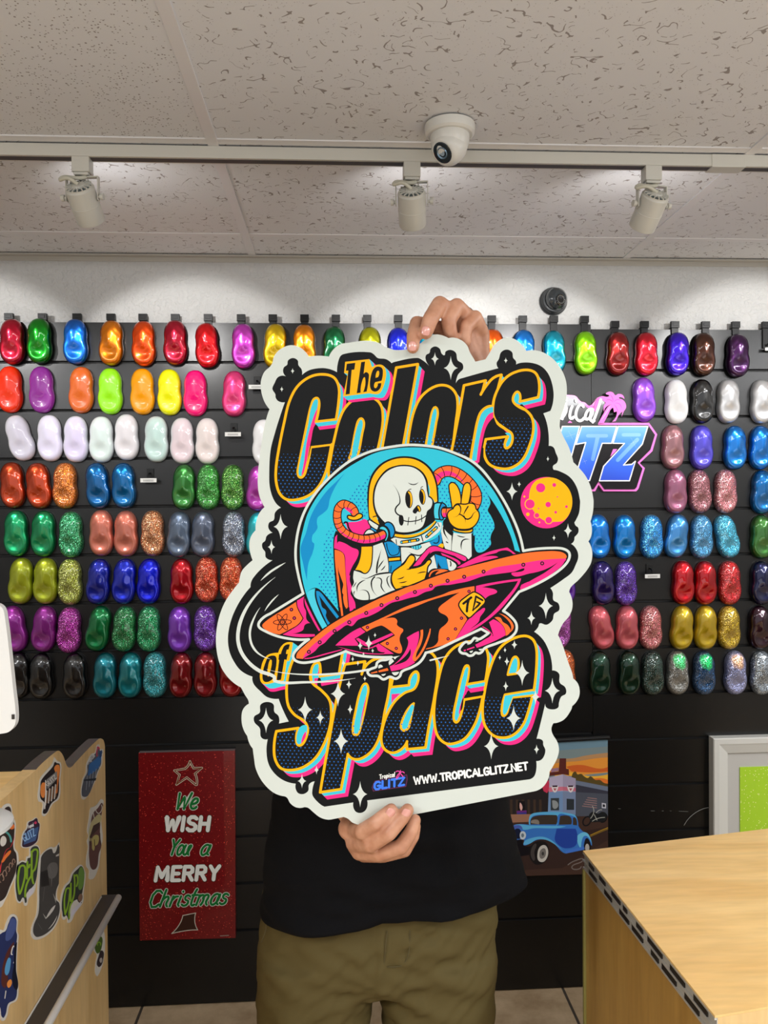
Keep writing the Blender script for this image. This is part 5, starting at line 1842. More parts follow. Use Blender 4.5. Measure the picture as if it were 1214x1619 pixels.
M_VINYL = mat('white_vinyl', lin(WH), 0.5, 0, 0.22)
reparent(slab('vinyl_backing', OUT, on_sticker, (0, -1, 0), 0.0012, M_VINYL), st)
reparent(A.build('printed_artwork', on_sticker, off=0.0004), st)

# ================================================================== wall logo sign
def zgrad(name, stops, z0, z1):
    m = mat(name, 'FFFFFF', 0.3, coat=0.5, coat_rough=0.1)
    k = NT(m)
    s = k.n('SeparateXYZ')
    k.l(k.coord(), s.inputs[0])
    u = k.math('DIVIDE', k.math('SUBTRACT', s.outputs[2], z0), z1 - z0, True)
    r = k.n('ValToRGB')
    e = r.color_ramp.elements
    e[0].position, e[0].color = stops[0][0], lin(stops[0][1])
    e[1].position, e[1].color = stops[-1][0], lin(stops[-1][1])
    for p_, c_ in stops[1:-1]:
        x = e.new(p_)
        x.color = lin(c_)
    k.l(u, r.inputs[0])
    k.l(r.outputs[0], k.b.inputs['Base Color'])
    return m


YL0 = YS - 0.014
lg = empty('shop_logo_sign', tuple(at_y(900, 730, YS)))
tag(lg, 'layered pink, black and blue logo sign with a pink palm tree on the slatwall', 'sign')
PINK = mat('pink_acrylic', lin('FF7DDC'), 0.3, coat=0.5)
BLKA = mat('black_acrylic', lin('1C1A1D'), 0.15, coat=0.6)
on0 = lambda x, y: at_y(x, y, YL0)
on1 = lambda x, y: at_y(x, y, YL0 - 0.004)
on2 = lambda x, y: at_y(x, y, YL0 - 0.008)
LB = smooth(*pts('@LG 430,462! 985,462! 1072,585! 1020,765! 884,892! 940,945! 872,1165! 848,1192! 500,1192! 447,1120! 410,1192! -700,1192! -790,1090 -640,462! -500,462! -480,200 -200,130 60,160 130,165 200,175 260,235 300,245 350,280 400,240 440,190 500,185!'))
reparent(slab('pink_backing', LB, on0, (0, -1, 0), 0.013, PINK), lg)
PALM = smooth(*pts('@LG 440,470! 500,360 545,290 590,265! 520,300 505,345! 498,290 520,250! 500,230 470,215 440,260! 420,350! 395,330! 440,200 480,178 540,185 560,170 530,160 520,150! 560,130 600,140 625,170 650,155 700,165 720,210! 690,190 660,195 700,215 730,250 738,300 715,340 690,400! '
                   '700,340! 660,380 640,420 625,445! 590,450! 630,400 640,340! 610,350! 600,300! 575,320 540,390 500,465!'))
LBK = smooth(*pts('@LG 440,485! 975,485! 1048,590! 998,750! 862,885! 915,950! 852,1148! 832,1170! 510,1170! 448,1085! 395,1170! -690,1170! -770,1090 -625,485! -480,485! -455,225 -200,160 60,185 110,185 150,200 200,200 240,260 290,270 340,310 400,315! 445,215 480,190 510,230 500,290! 440,460!'))
reparent(slab('black_face', LBK, on1, (0, -1, 0), 0.004, BLKA), lg)
A = Art()
A.poly('FF78DC', PALM)
A.s('FFB4F0', 1.6, '@LG 470,440 530,350 575,270', taper='b')
for q in ('@LG 600,250 560,215 520,230', '@LG 610,245 640,215 690,230', '@LG 615,255 665,260 690,310', '@LG 605,262 640,310 650,370', '@LG 600,240 590,190 560,160'):
    A.s('FF50C8', 1.4, q, taper='b')
reparent(A.build('pink_palm', on1, off=0.0012, inkf=lambda c: ink(c, 0.3, 0.5)), lg)
for q in ('@LG 115,462! 140,438! 165,462!', '@LG 568,825! 600,742! 645,742! 620,775!'):
    A = Art()
    A.f('FF78DC', q)
    reparent(A.build('pink_accent', on1, off=0.0012, inkf=lambda c: ink(c, 0.3, 0.5)), lg)
A = Art()
LTR = ['265,500! 640,500! 585,680! 485,680! 350,1078! 185,1078! 310,672! 205,692!', '655,500! 972,500! 912,690! 712,912! 800,905! 838,872! 775,1080! 455,1080! 500,925! 722,682! 600,680!',
       '60,500! 245,500! 85,1078! -100,1078!', '-290,500! -110,500! -230,920! -140,920! -190,1078! -470,1078!', '-640,560! -560,500! -350,500! -410,690! -500,690! -490,640! -540,640! -610,920! -540,930! -520,860! -560,860! -530,760! -400,760! -480,1078! -720,1078! -790,1000!']
for q in LTR:
    P_ = smooth(*pts('@LG ' + q))
    A.poly('BLUE', P_)
for w_, q in ((5.5, '330,600! 530,600!'), (6.0, '440,600! 385,850!'), (5.5, '710,590! 880,590!'), (6.0, '860,640! 650,860!')):
    A.s('LITE', w_, '@LG ' + q)
for q in LTR:
    A.stroke('F4F4F8', 1.9, smooth(*pts('@LG ' + q)), True)
for x, y, r in ((150, 595, 48), (818, 672, 55), (297, 873, 26)):
    A.s('FFFFFF', 1.1, f'@LG {x - r * .5},{y - r} {x + r * .5},{y + r}', taper='b')
    A.s('FFFFFF', 1.1, f'@LG {x - r},{y + r * .35} {x + r},{y - r * .35}', taper='b')
zt_, zb_ = on2(980, 674).z, on2(980, 760).z
_bl = zgrad('blue_fade_print', [(0, '1446D2'), (0.35, '1E64EB'), (0.75, '4696EB'), (1, '78BEF5')], zb_, zt_)
_lt = zgrad('light_blue_inlay', [(0, '3C82EB'), (1, '8CC8F5')], zb_, zt_)
reparent(A.build('blue_letters', on2, inkf=lambda c: {'BLUE': _bl, 'LITE': _lt}.get(c) or ink(c, 0.3, 0.5)), lg)
A = Art()
SCR = ['95,185 100,215', '98,260 80,300 60,420', '40,290 75,265 100,290 95,350 50,415', '205,220 207,232', '165,285 140,380 150,415 180,400', '285,290 250,270 215,320 205,400 240,440 290,410', '385,320 345,320 310,370 310,420 350,410 380,330 360,430 400,440',
       '470,215 430,340 385,455', '-150,280 -200,450', '-250,290 -60,270', '-100,330 -130,430!', '-110,360 -60,330', '-40,340 -60,400 -30,430 0,390 -10,340 -40,340']
for q in SCR:
    A.s('F4F2F6', 4.6, '@LG ' + q)
reparent(A.build('white_script', on2, inkf=lambda c: ink(c, 0.3, 0.5)), lg)

# ================================================================== red Christmas board
p0, p1, p2, p3 = (219, 1190.5), (371.3, 1186.5), (372.3, 1483), (221, 1487)
YX = YS - 0.020
onx = lambda x, y: at_y(x, y, YX)
xm = empty('christmas_sign', tuple(onx(296, 1487)))
tag(xm, 'red glitter board reading We Wish You a Merry Christmas, hung on the black slatwall', 'sign')
m = mat('red_glitter_board', lin('8C0A14'), 0.3, 0.3, coat=0.8)
k = NT(m)
c = k.coord()
v = k.n('TexVoronoi', i_Scale=430.0)
k.l(c, v.inputs['Vector'])
sp = k.n('SeparateColor')
k.l(v.outputs['Color'], sp.inputs[0])
f = k.math('MULTIPLY', k.math('GREATER_THAN', sp.outputs[0], 0.965), k.math('LESS_THAN', v.outputs['Distance'], 0.42))
n_ = k.n('TexNoise', i_Scale=300.0, i_Detail=1.0)
k.l(c, n_.inputs['Vector'])
base = k.mix(n_.outputs[0], lin('5A0008'), lin('900A16'))
k.l(k.mix(f, base, lin('FF5A46', 1.6)), k.b.inputs['Base Color'])
bm = bmesh.new()
q_ = [onx(*p) for p in (p3, p2, p1, p0)]
fr_ = [bm.verts.new(p) for p in q_]
bk_ = [bm.verts.new(p + Vector((0, 0.0195, 0))) for p in q_]
bm.faces.new(fr_)
bm.faces.new(bk_[::-1])
for i in range(4):
    f_ = bm.faces.new((fr_[i], bk_[i], bk_[(i + 1) % 4], fr_[(i + 1) % 4]))
    f_.material_index = 1 if i == 2 else 0
bmesh.ops.recalc_face_normals(bm, faces=bm.faces)
reparent(obj('board', bm, [m, mat('raw_grey_edge', lin('6E6464'), 0.7)]), xm)
def part_(name):
    reparent(A.build(name, onx, off=0.0008), xm)


A = Art()
STAR = smooth(*pts('@XM 492,165! 520,218! 585,216! 532,260! 545,345 535,345! 468,290! 388,345! 412,270! 372,236! 455,222! 480,195'))
A.stroke('C8BEAA', 3.4, STAR, True)
A.stroke('6E3C1E', 1.7, STAR, True)
part_('star_outline')


def words(txt, x0, y0, x1, y1, h, sl, wid, col, out, gap=0.12):
    L = letters(txt, 200 + x0 / 4.905, 1170 + y0 / 4.905, 200 + x1 / 4.905, 1170 + y1 / 4.905, h, sl, gap)
    for P in L:
        A.stroke(out, wid + 1.9, P)
    for P in L:
        A.stroke(col, wid, P)


A = Art()
words('We', 375, 535, 545, 530, 24.5, 0.35, 4.0, '14692D', 'C8CDBE', 0.1)
part_('painted_word')
A = Art()
words('WISH', 300, 700, 640, 700, 21.0, 0.14, 6.2, 'DCDCD4', '3C2D1E', 0.24)
part_('painted_word')
A = Art()
words('You', 325, 890, 485, 888, 24, 0.35, 3.7, '14692D', 'C8CDBE', 0.05)
part_('painted_word')
A = Art()
words('a', 570, 890, 640, 888, 24, 0.35, 3.7, '14692D', 'C8CDBE', 0.05)
part_('painted_word')
A = Art()
words('MERRY', 225, 1090, 715, 1080, 21.0, 0.14, 6.0, 'DCDCD4', '3C2D1E', 0.24)
part_('painted_word')
A = Art()
words('Christmas', 175, 1295, 775, 1270, 25, 0.35, 3.7, '14692D', 'C8CDBE', 0.06)
part_('painted_word')
A = Art()
T_ = smooth(*pts('@XM 437,1360! 537,1340! 530,1410 553,1472! 480,1475 350,1500! 410,1430'))
A.poly('3A2218', T_)
A.stroke('BEB4A5', 1.3, T_, True)
part_('tree_trunk_print')
A = Art()
A.s('9A8C82', 1.2, '@XM 728,1518 765,1516 792,1514')
part_('maker_mark')

# ================================================================== hot rod poster
YPO = YS - 0.008
onp = lambda x, y: at_y(x, y, YPO)
po = empty('car_poster', tuple(onp(880, 1380)))
tag(po, 'hanging poster of a blue vintage car before a roadside building at sunset', 'poster')
A = Art()
PB_ = [(722, 1181), (960.5, 1168.5), (961.3, 1381), (722, 1388)]
A.poly('6E8C9B', np.array(PB_, float))
A.poly('7D8C8C', np.array([(722, 1200), (961, 1180), (961, 1240), (722, 1260)], float))
A.f('B98C5F', '@PA 440,330! 700,330 850,300 1085,270! 1085,330! 880,370 620,400 440,420!')
A.f('E6963C', '@PA 440,400! 620,370 760,360 960,330 1085,320! 1085,480! 700,520! 440,500!')
A.f('D2642D', '@PA 640,420! 800,400 1000,440 1085,420! 1085,470! 900,480 700,470!')
A.f('F0B43C', '@PA 520,470! 700,480 900,520 1085,500! 1085,570! 860,560 740,520 520,520!')
A.f('E67832', '@PA 870,560! 1000,540 1086,560! 1086,625! 960,600!')
A.f('5A4B28', '@PA 700,560! 710,490 740,470 760,500 800,495 830,520 870,540 900,520 950,560 1000,560 1040,590 1086,600! 1086,650! 740,600!')
A.f('3C3C48', '@PA 740,570! 1086,640! 1086,1010! 740,1000!')
A.f('6E788C', '@PA 740,565! 1086,632! 1086,680! 740,610!')
A.f('50545F', '@PA 745,690! 1086,710! 1086,1000! 745,960!')
for i in range(5):
    A.s('A07D78', 1.2, f'@PA {870 - i * 14},{750 + i * 22} 965,{762 + i * 24}')
A.f('C8C8D2', '@PA 1020,805! 1065,812! 1065,865! 1020,860!')
A.f('28282D', '@PA 1030,820! 1055,824! 1055,850! 1030,848!')
# corner tower
A.f('5F2D28', '@PA 465,480! 560,470! 570,330! 640,330! 640,440! 668,445! 672,510! 600,500! 460,520!')
A.f('A0788C', '@PA 480,440! 560,430! 560,465! 480,480!')
A.f('B9AFC8', '@PA 440,540! 605,500! 605,910! 420,910! 430,740 455,700!')
A.f('A59BB4', '@PA 605,500! 742,545! 742,930! 605,910!')
A.f('7896BE', '@PA 440,685! 605,680! 605,910! 415,910! 425,760!')
A.f('7D8CAA', '@PA 605,680! 742,690! 742,930! 605,910!')
A.f('D7788C', '@PA 455,640! 605,632! 605,672! 455,690!')
A.f('C86E82', '@PA 605,632! 742,645! 742,682! 605,672!')
for x in (520, 688):
    A.f('E6DCDC', f'@PA {x - 35},625! {x + 35},622! {x + 30},660 {x},695 {x - 30},660')
    A.f('3C2832', f'@PA {x - 28},620! {x + 28},618! {x + 26},635! {x - 26},637!')
    A.f('B45A64', f'@PA {x - 18},650! {x + 18},650! {x},680!')
A.f('3C4144', '@PA 475,755! 565,752! 565,885! 475,885!')
A.f('969B9B', '@PA 490,780! 540,790 555,840 520,870 495,850!')
A.f('32373C', '@PA 645,760! 725,765! 725,880! 645,880!')
# awning building on the left
A.poly('2D2828', np.array([(722, 1215), (868, 1230), (866, 1286), (722, 1292)], float))
A.f('D23C5A', '@PA 380,620! 455,560! 455,660 435,700! 400,680!')
for i in range(12):
    x = -330 + i * 62
    A.f('46372D', f'@PA {x},770! {x + 26},770! {x + 26},920! {x},925!')
A.f('1E1A1C', '@PA 125,785! 200,785! 200,900! 125,900!')
A.f('E6B4AA', '@PA 148,800! 175,850 160,890! 145,860')
A.f('6E327D', '@PA 112,890! 218,885! 218,965! 118,970!')
A.f('3C3C8C', '@PA 115,910! 215,905! 215,965! 118,970!')
# ground
A.poly('46322A', np.array([(722, 1292), (961.2, 1290), (961.3, 1381), (722, 1388)], float))
A.f('A0735A', '@PA -530,935! 250,925! 420,925! 420,1000! -530,1040!')
A.f('3A2A26', '@PA 240,1200! 1086,1060! 1086,1200! 600,1500! -500,1560! -500,1300!')
A.s('A07D28', 1.6, '@PA 1086,1070 1000,1105 900,1150')
A.s('8C6E28', 1.0, '@PA 1086,1085 1000,1120 900,1165')
A.s('786E69', 1.6, '@PA 660,1465 740,1420 820,1410 @PA 700,1495 800,1485')
# motorcycle
for x, y, r in ((860, 1000, 38), (1035, 965, 36)):
    f_ = FR['PA']
    A.ring('15171A', (f_[0] + x / f_[2], f_[1] + y / f_[2]), r / f_[2], 2.2, r * 1.35 / f_[2], 0.5)
A.f('1E2123', '@PA 880,950! 920,900 980,920 1020,900 1060,910! 1050,990 960,1010 900,1010!')
for q in ('920,840 935,900 900,970', '960,910 1000,880 1020,880', '920,1000 980,970 1050,960', '940,930 970,990'):
    A.s('B4B4AA', 1.0, '@PA ' + q)
# car
BODY = '@PA 60,1080! 80,1045 130,1032 250,1040! 245,980 255,940 300,915 430,905 560,902 660,915 730,935 760,985 770,1050! 820,1110 850,1120 890,1160 915,1262! 890,1240 860,1180 835,1220 830,1305! 640,1345! 600,1330 510,1240 430,1200 330,1200 230,1250 185,1255 190,1200 80,1195 62,1120'
A.f('3C78C8', BODY)
A.f('5FB4E1', '@PA 75,1060! 120,1035 250,1045 540,1050 640,1055! 540,1075 300,1075 180,1090 160,1060')
A.f('5FB4E1', '@PA 245,1040! 243,975 262,930 330,908 560,902 665,915 735,938 762,990 768,1040! 740,960 660,935 560,930 545,1040 530,1050! 538,950 470,935 300,940 262,975 258,1035!')
A.f('5FB4E1', '@PA 185,1250! 200,1210 270,1180 380,1165 470,1195 560,1270 630,1335! 500,1235 420,1198 330,1195 240,1245')
A.f('6EC3E6', '@PA 752,1170! 790,1130 850,1120 890,1160 915,1260! 870,1165 830,1160 805,1220 800,1300! 770,1250')
A.f('2846A0', '@PA 540,1080! 740,1080! 760,1160 740,1260 640,1290 580,1270 520,1200 530,1120')
A.f('41372F', '@PA 262,1035! 262,985 285,955 340,940 530,935! 545,945 535,1035!')
A.f('8C8278', '@PA 265,1020! 268,995 340,988 350,1035!')
A.f('41372F', '@PA 562,1038! 575,945! 650,940 690,960 695,1035!')
A.f('41372F', '@PA 712,1040! 712,965! 735,960 752,990 755,1045!')
A.f('1A2038', '@PA 75,1110! 110,1080 150,1090 145,1190! 80,1185!')
A.f('5064B4', '@PA 60,1075! 85,1050 150,1045 175,1090! 150,1075 100,1080')
A.f('C8D2D7', '@PA 145,1150 160,1112 195,1112 212,1150 195,1190 160,1192')
A.f('6E7D87', '@PA 160,1150 175,1128 192,1150 175,1175')
A.f('17151A', '@PA 80,1200! 185,1200! 190,1260 280,1250! 250,1360! 120,1380!')
A.f('5A5AC8', '@PA 103,1320 120,1305 133,1340 125,1385 105,1370')
A.f('1E1B1C', '@PA 245,1330 275,1250 340,1215 420,1225 455,1290 445,1390 380,1455 310,1460 262,1410')
A.f('46403E', '@PA 262,1330 285,1262 320,1240 300,1330 300,1420 270,1390')
A.f('C8C3B9', '@PA 335,1345 360,1275 410,1255 445,1300 440,1380 395,1435 345,1420')
A.f('78736E', '@PA 355,1345 375,1300 410,1290 425,1330 410,1385 370,1400')
A.f('3C3A38', '@PA 378,1345 392,1325 405,1345 392,1368')
A.f('1E1B1C', '@PA 830,1300! 835,1230 860,1180 890,1210 905,1290 880,1320!')
A.f('B4AFA8', '@PA 842,1280 862,1240 885,1265 880,1310 850,1312')
A.f('4678D2', '@PA 630,1315! 830,1270! 835,1300! 640,1345!')
reparent(slab('poster_sheet', np.array(PB_, float), onp, (0, -1, 0), 0.001, ink('6E8C9B', 0.3, 0.2)), po)
reparent(A.build('painted_scene', onp, off=0.0005, crop=np.array(PB_, float), inkf=lambda c: ink(c, 0.35, 0.3)), po)
bm = bmesh.new()
tube(bm, [at_y(715, 1179.5, YS - 0.012), at_y(963, 1165.5, YS - 0.012)], 0.008, 12)
reparent(obj('hanging_rod', bm, mat('black_poster_rod', lin('101112'), 0.2)), po)

# ================================================================== silver framed green panel
YF0 = YS - 0.034
onf = lambda x, y: at_y(x, y, YF0)
fx0, fz0 = onf(1128, 1168).x, onf(1128, 1168).z
fx1, fz1 = fx0 + 0.46, fz0 - 0.52
fr = empty('picture_frame', (fx0, YS, fz1))
tag(fr, 'silver picture frame holding a glittering lime green panel, behind the right counter', 'picture frame')


def mitre_frame(x0, x1, z0, z1, w, yf, yb, mt, name, parent, lip=0.006):
    bm = bmesh.new()
    prof = [(0, yb), (0, yf + 0.003), (0.003, yf), (w * 0.35, yf - 0.0), (w * 0.42, yf + 0.002), (w - 0.002, yf + lip), (w, yf + lip + 0.003), (w, yb)]
    cs = [(x0, z0, 1, 1), (x1, z0, -1, 1), (x1, z1, -1, -1), (x0, z1, 1, -1)]
    R = [[bm.verts.new((cx + sx * d, y, cz + sz * d)) for d, y in prof] for cx, cz, sx, sz in cs]
    for i in range(4):
        for j in range(len(prof)):
            bm.faces.new((R[i][j], R[(i + 1) % 4][j], R[(i + 1) % 4][(j + 1) % len(prof)], R[i][(j + 1) % len(prof)]))
    bmesh.ops.recalc_face_normals(bm, faces=bm.faces)
    o = obj(name, bm, mt)
    reparent(o, parent)
    return o


M_SIL = mat('brushed_silver', lin('DCDCD6'), 0.35, 0.1)
mitre_frame(fx0, fx1, fz1, fz0, 0.055, YF0, YS - 0.0005, M_SIL, 'frame_moulding', fr, 0.012)
bm = bmesh.new()
bx(bm, fx0 + 0.05, fx1 - 0.05, YF0 + 0.020, YF0 + 0.023, fz1 + 0.05, fz0 - 0.05)
reparent(obj('grey_mat', bm, mat('light_grey_mat_board', lin('C4C2BC'), 0.7)), fr)
m = mat('lime_glitter', lin('B4E62D'), 0.35, 0.2, coat=0.4)
k = NT(m)
v = k.n('TexVoronoi', i_Scale=260.0)
k.l(k.coord(), v.inputs['Vector'])
sp = k.n('SeparateColor')
k.l(v.outputs['Color'], sp.inputs[0])
f = k.math('MULTIPLY', k.math('GREATER_THAN', sp.outputs[0], 0.90), k.math('LESS_THAN', v.outputs['Distance'], 0.36))
k.l(k.mix(f, lin('B4E62D'), lin('F5FFB4', 1.3)), k.b.inputs['Base Color'])
gx = at_y(1169.5, 1213, YF0 + 0.018)
bm = bmesh.new()
d_ = gx.x - fx0
bx(bm, gx.x, fx1 - d_, YF0 + 0.017, YF0 + 0.0199, fz1 + d_, gx.z)
reparent(obj('green_panel', bm, m), fr)

# white framed picture whose left edge shows behind the shirt
a_ = at_y(430.5, 1190, YS - 0.012)
b_ = at_y(560, 1378, YS - 0.012)
hf = empty('hidden_picture_frame', (a_.x, YS, b_.z))
tag(hf, 'white frame edge showing below the big sticker, left of the black shirt', 'picture frame')
mitre_frame(a_.x, b_.x, b_.z, a_.z, 0.022, YS - 0.012, YS - 0.0005, mat('white_frame_paint', lin('D8DADC'), 0.4), 'frame_moulding', hf, 0.002)
bm = bmesh.new()
bx(bm, a_.x + 0.02, b_.x - 0.02, YS - 0.006, YS - 0.0005, b_.z + 0.02, a_.z - 0.02)
reparent(obj('dark_picture', bm, mat('dark_print', lin('15161A'), 0.4)), hf)

# thin curved wire leaning out beside the silver frame
bm = bmesh.new()
tube(bm, smooth_3d([at_y(780 + x / 2.797, 1090 + y / 2.797, YS - 0.003) for x, y in ((842, 602), (862, 572), (895, 544), (930, 527), (962, 521))]), 0.0009, 6)
tag(obj('loose_wire', bm, mat('pale_wire', lin('8C8C88'), 0.4), smooth=True), 'thin pale wire curving out at the left side of the silver frame', 'wire')


# ================================================================== wood
def wood(name, c1, c2, rotz=0.0, scale=1.0, axis='Z'):
    m = mat(name, c1, 0.38, 0, 0.4, 0.15, 0.2)
    k = NT(m)
    s = {'Z': (7, 7, 0.9), 'X': (0.9, 6, 7), 'Y': (7, 0.9, 7)}[axis]
    c = k.coord(tuple(a * scale for a in s), (0, 0, rotz))
    n1 = k.n('TexNoise', i_Scale=1.6, i_Detail=5.0, i_Roughness=0.55, i_Distortion=1.1)
    k.l(c, n1.inputs['Vector'])
    r = k.n('ValToRGB')
    r.color_ramp.elements[0].position, r.color_ramp.elements[1].position = 0.36, 0.66
    r.color_ramp.elements[0].color, r.color_ramp.elements[1].color = lin(c2), lin(c1)
    k.l(n1.outputs[0], r.inputs[0])
    n2 = k.n('TexNoise', i_Scale=14.0, i_Detail=4.0)
    k.l(c, n2.inputs['Vector'])
    sc = k.math('MULTIPLY', k.math('SUBTRACT', n2.outputs[0], 0.5), 0.35)
    hs = k.n('HueSaturation')
    k.l(r.outputs[0], hs.inputs['Color'])
    k.l(k.math('ADD', 1.0, sc), hs.inputs['Value'])
    k.l(hs.outputs[0], k.b.inputs['Base Color'])
    return m


M_MAPLE = wood('maple_laminate_side', 'E6C48A', 'D6B074')
M_MAPLE2 = wood('maple_laminate_dark', 'B48C48', 'A27A3A')
M_TOP = wood('maple_laminate_top', 'F2CC88', 'E4B872', 0.25, 1.0, 'X')
M_EDGE = mat('dark_grey_edge_band', lin('4A4341'), 0.45)

# ------------------------------------------------------------------ reception desk at the left
XD = -0.500
onx_ = lambda x, y: at_x(x, y, XD)
PRO = smooth(*pts('@S1 1119,160! 1112,95 1098,62 1070,50 1040,65 800,312 765,352 735,362 712,338 680,250 655,205 625,181 598,190 385,380!'))
P3 = [onx_(*p) for p in PRO]
WZ = 1.184
P3 = [Vector((XD, p.y, min(p.z, WZ + 0.02))) for p in P3]
P3[-1].z = WZ
P3 += [Vector((XD, 0.30, WZ)), Vector((XD, 0.30, 0.0)), Vector((XD, P3[0].y, 0.0))]
dk = empty('reception_desk', (XD, P3[0].y, 0))
tag(dk, 'maple reception desk with a sticker covered side panel at the left edge', 'desk')
bm = bmesh.new()
va = [bm.verts.new(p) for p in P3]
vb = [bm.verts.new(p + Vector((-0.022, 0, 0))) for p in P3]
f = bm.faces.new(va)
f2 = bm.faces.new(vb[::-1])
n = len(P3)
for i in range(n):
    q_ = bm.faces.new((va[i], vb[i], vb[(i + 1) % n], va[(i + 1) % n]))
    q_.material_index = 1 if i < len(PRO) - 1 else (1 if i == n - 1 else 0)
bmesh.ops.recalc_face_normals(bm, faces=bm.faces)
bmesh.ops.triangulate(bm, faces=[x for x in bm.faces if len(x.verts) > 4])
reparent(obj('side_panel', bm, [M_MAPLE, M_EDGE]), dk)
yw = at_x(56.35, 1217.1, XD).y
bm = bmesh.new()
bx(bm, -1.35, XD - 0.0225, 0.30, yw, WZ - 0.03, WZ - 0.001)
reparent(obj('worktop', bm, M_TOP, bevel=0.001), dk)
bm = bmesh.new()
bx(bm, -1.35, XD - 0.0225, yw - 0.02, yw - 0.001, 0.0, WZ - 0.0305)
reparent(obj('back_panel', bm, M_MAPLE), dk)
# edge ledge with white bumper
bm = bmesh.new()
LZ = 0.8065
yl = 1.655
bx(bm, XD + 0.0005, XD + 0.0300, 0.30, yl, LZ - 0.012, LZ)
reparent(obj('bumper_rail', bm, mat('dark_rubber_strip', lin('37322F'), 0.5), bevel=0.001), dk)
bm = bmesh.new()
tube(bm, [(XD + 0.0345, 0.30, LZ - 0.006), (XD + 0.0345, yl - 0.002, LZ - 0.006)], 0.0068, 12)
tube(bm, [(XD + 0.0020, 0.30, LZ + 0.0005), (XD + 0.0020, yl - 0.01, LZ + 0.0005)], 0.0016, 8)
reparent(obj('white_rail_edge', bm, mat('white_rail_plastic', lin('F5F2EC'), 0.35), smooth=True), dk)

# ------------------------------------------------------------------ small stickers on the desk side
def desk_sticker(label, outline, draw, name='small_sticker'):
    A = Art()
    P = smooth(*pts(outline))
    on = lambda x, y: at_x(x, y, XD)
    A.poly('DAD6CC', P)
    draw(A)
    lo, hi = P.min(0), P.max(0)
    c = at_x((lo[0] + hi[0]) / 2, (lo[1] + hi[1]) / 2, XD)
    r = empty(name, tuple(c))
    tag(r, label, 'sticker', 'small stickers on the side of the reception desk')
    v_ = slab('vinyl_backing', P, lambda x, y: at_x(x, y, XD + 0.0007), (1, 0, 0), 0.0005, ink('DAD6CC'))
    reparent(v_, r)
    reparent(A.build('printed_artwork', on, off=0.0010, crop=P), r)
    return r


def inset(P, k):
    c = P.mean(0)
    return c + (P - c) * k


def d1(A):
    P = smooth(*pts('@S1 925,340 940,300 975,235 1010,215 1045,140 1060,180 1085,185 1075,240 1072,325 1035,400 1000,510 890,675 885,500 925,410'))
    A.poly('5A5F6A', P)
    A.f('3C6EAA', '@S1 945,330! 1075,215! 1060,330 1020,390 930,450!')
    A.f('2D4B78', '@S1 1050,205! 1082,170! 1080,240! 1055,260!')
    for i in range(5):
        x = 925 + i * 32
        A.s('9BA5AF', 0.9, f'@S1 {x},{450 - i * 25} {x - 12},{600 - i * 35}')
    A.f('28323C', '@S1 885,490! 1030,470! 1015,500! 885,505!')
    A.s('D7325A', 1.3, '@S1 1030,240 1035,160 1050,150')
    A.s('D7325A', 1.3, '@S1 1020,165 1040,140 1055,170')
    for P in letters('Tropical', 930 / 6.744, 1160 + 335 / 6.744, 1010 / 6.744, 1160 + 235 / 6.744, 5, 0.1):
        A.stroke('E6E6E6', 0.8, P)


desk_sticker('steel blue logo sticker with a red palm, upper right on the desk panel',
             '@S1 920,335 935,285 975,215 1015,200 1035,120 1055,115 1060,165 1095,165 1088,240 1082,330 1045,400 1005,520 895,702 872,690 878,500 915,410', d1)


def d2(A):
    P = smooth(*pts('@S1 432,500 560,345 580,300 600,315 628,320 625,480 608,680 545,740 462,855 470,740 425,690 425,560'))
    A.poly('2A2426', P)
    A.f('E88C46', '@S1 430,560 450,520 480,530 475,640 455,685 428,650')
    A.f('E88C46', '@S1 570,370 600,330 628,340 625,440 600,470 580,400')
    A.f('D2783C', '@S1 600,470! 626,440! 610,560 590,640 600,560')
    A.f('8C8A88', '@S1 490,490! 600,400! 605,480! 500,590!')
    for i in range(4):
        x = 490 + i * 32
        A.s('D8D2C8', 1.7, f'@S1 {x},{610 - i * 22} {x - 12},{760 - i * 22}')
        A.s('C88C5A', 0.7, f'@S1 {x + 14},{610 - i * 22} {x + 2},{740 - i * 22}')
    A.s('E6E2DA', 1.6, '@S1 480,500 480,650 470,800')
    for P in letters('GLITZ', 500 / 6.744, 1160 + 560 / 6.744, 600 / 6.744, 1160 + 470 / 6.744, 6, 0.1):
        A.stroke('E0DCD4', 0.9, P)


desk_sticker('orange and black lettered sticker near the notch in the top of the desk panel',
             '@S1 412,720 418,540 432,470 555,320 578,250! 605,290 642,310 636,480 625,690 560,745 465,882 448,860 452,735', d2)


def d3(A):
    A.poly('3A2A3C', smooth(*pts('@S1 285,1010 300,945 345,925 385,900 400,945 415,960 405,1060 378,1160 240,1208 232,1150 255,1050')))
    A.poly('46608C', smooth(*pts('@S1 262,1060! 405,990! 398,1050 372,1140! 245,1185!')))
    for P in letters('GLITZ', 252 / 6.744, 1160 + 1150 / 6.744, 375 / 6.744, 1160 + 1080 / 6.744, 11, 0.2):
        A.stroke('96BEE6', 1.4, P)
    for P in letters('Tropical', 295 / 6.744, 1160 + 1010 / 6.744, 355 / 6.744, 1160 + 985 / 6.744, 5, 0.2):
        A.stroke('E6E6E6', 0.7, P)
    A.circ('D23C64', (372 / 6.744, 1160 + 950 / 6.744), 2.2, 10)


desk_sticker('small dark purple logo sticker with blue letters, beside the green lettered sticker',
             '@S1 280,1010 295,940 345,920 382,893 405,940 420,955 412,1060 382,1168 238,1216 226,1150 250,1045', d3)


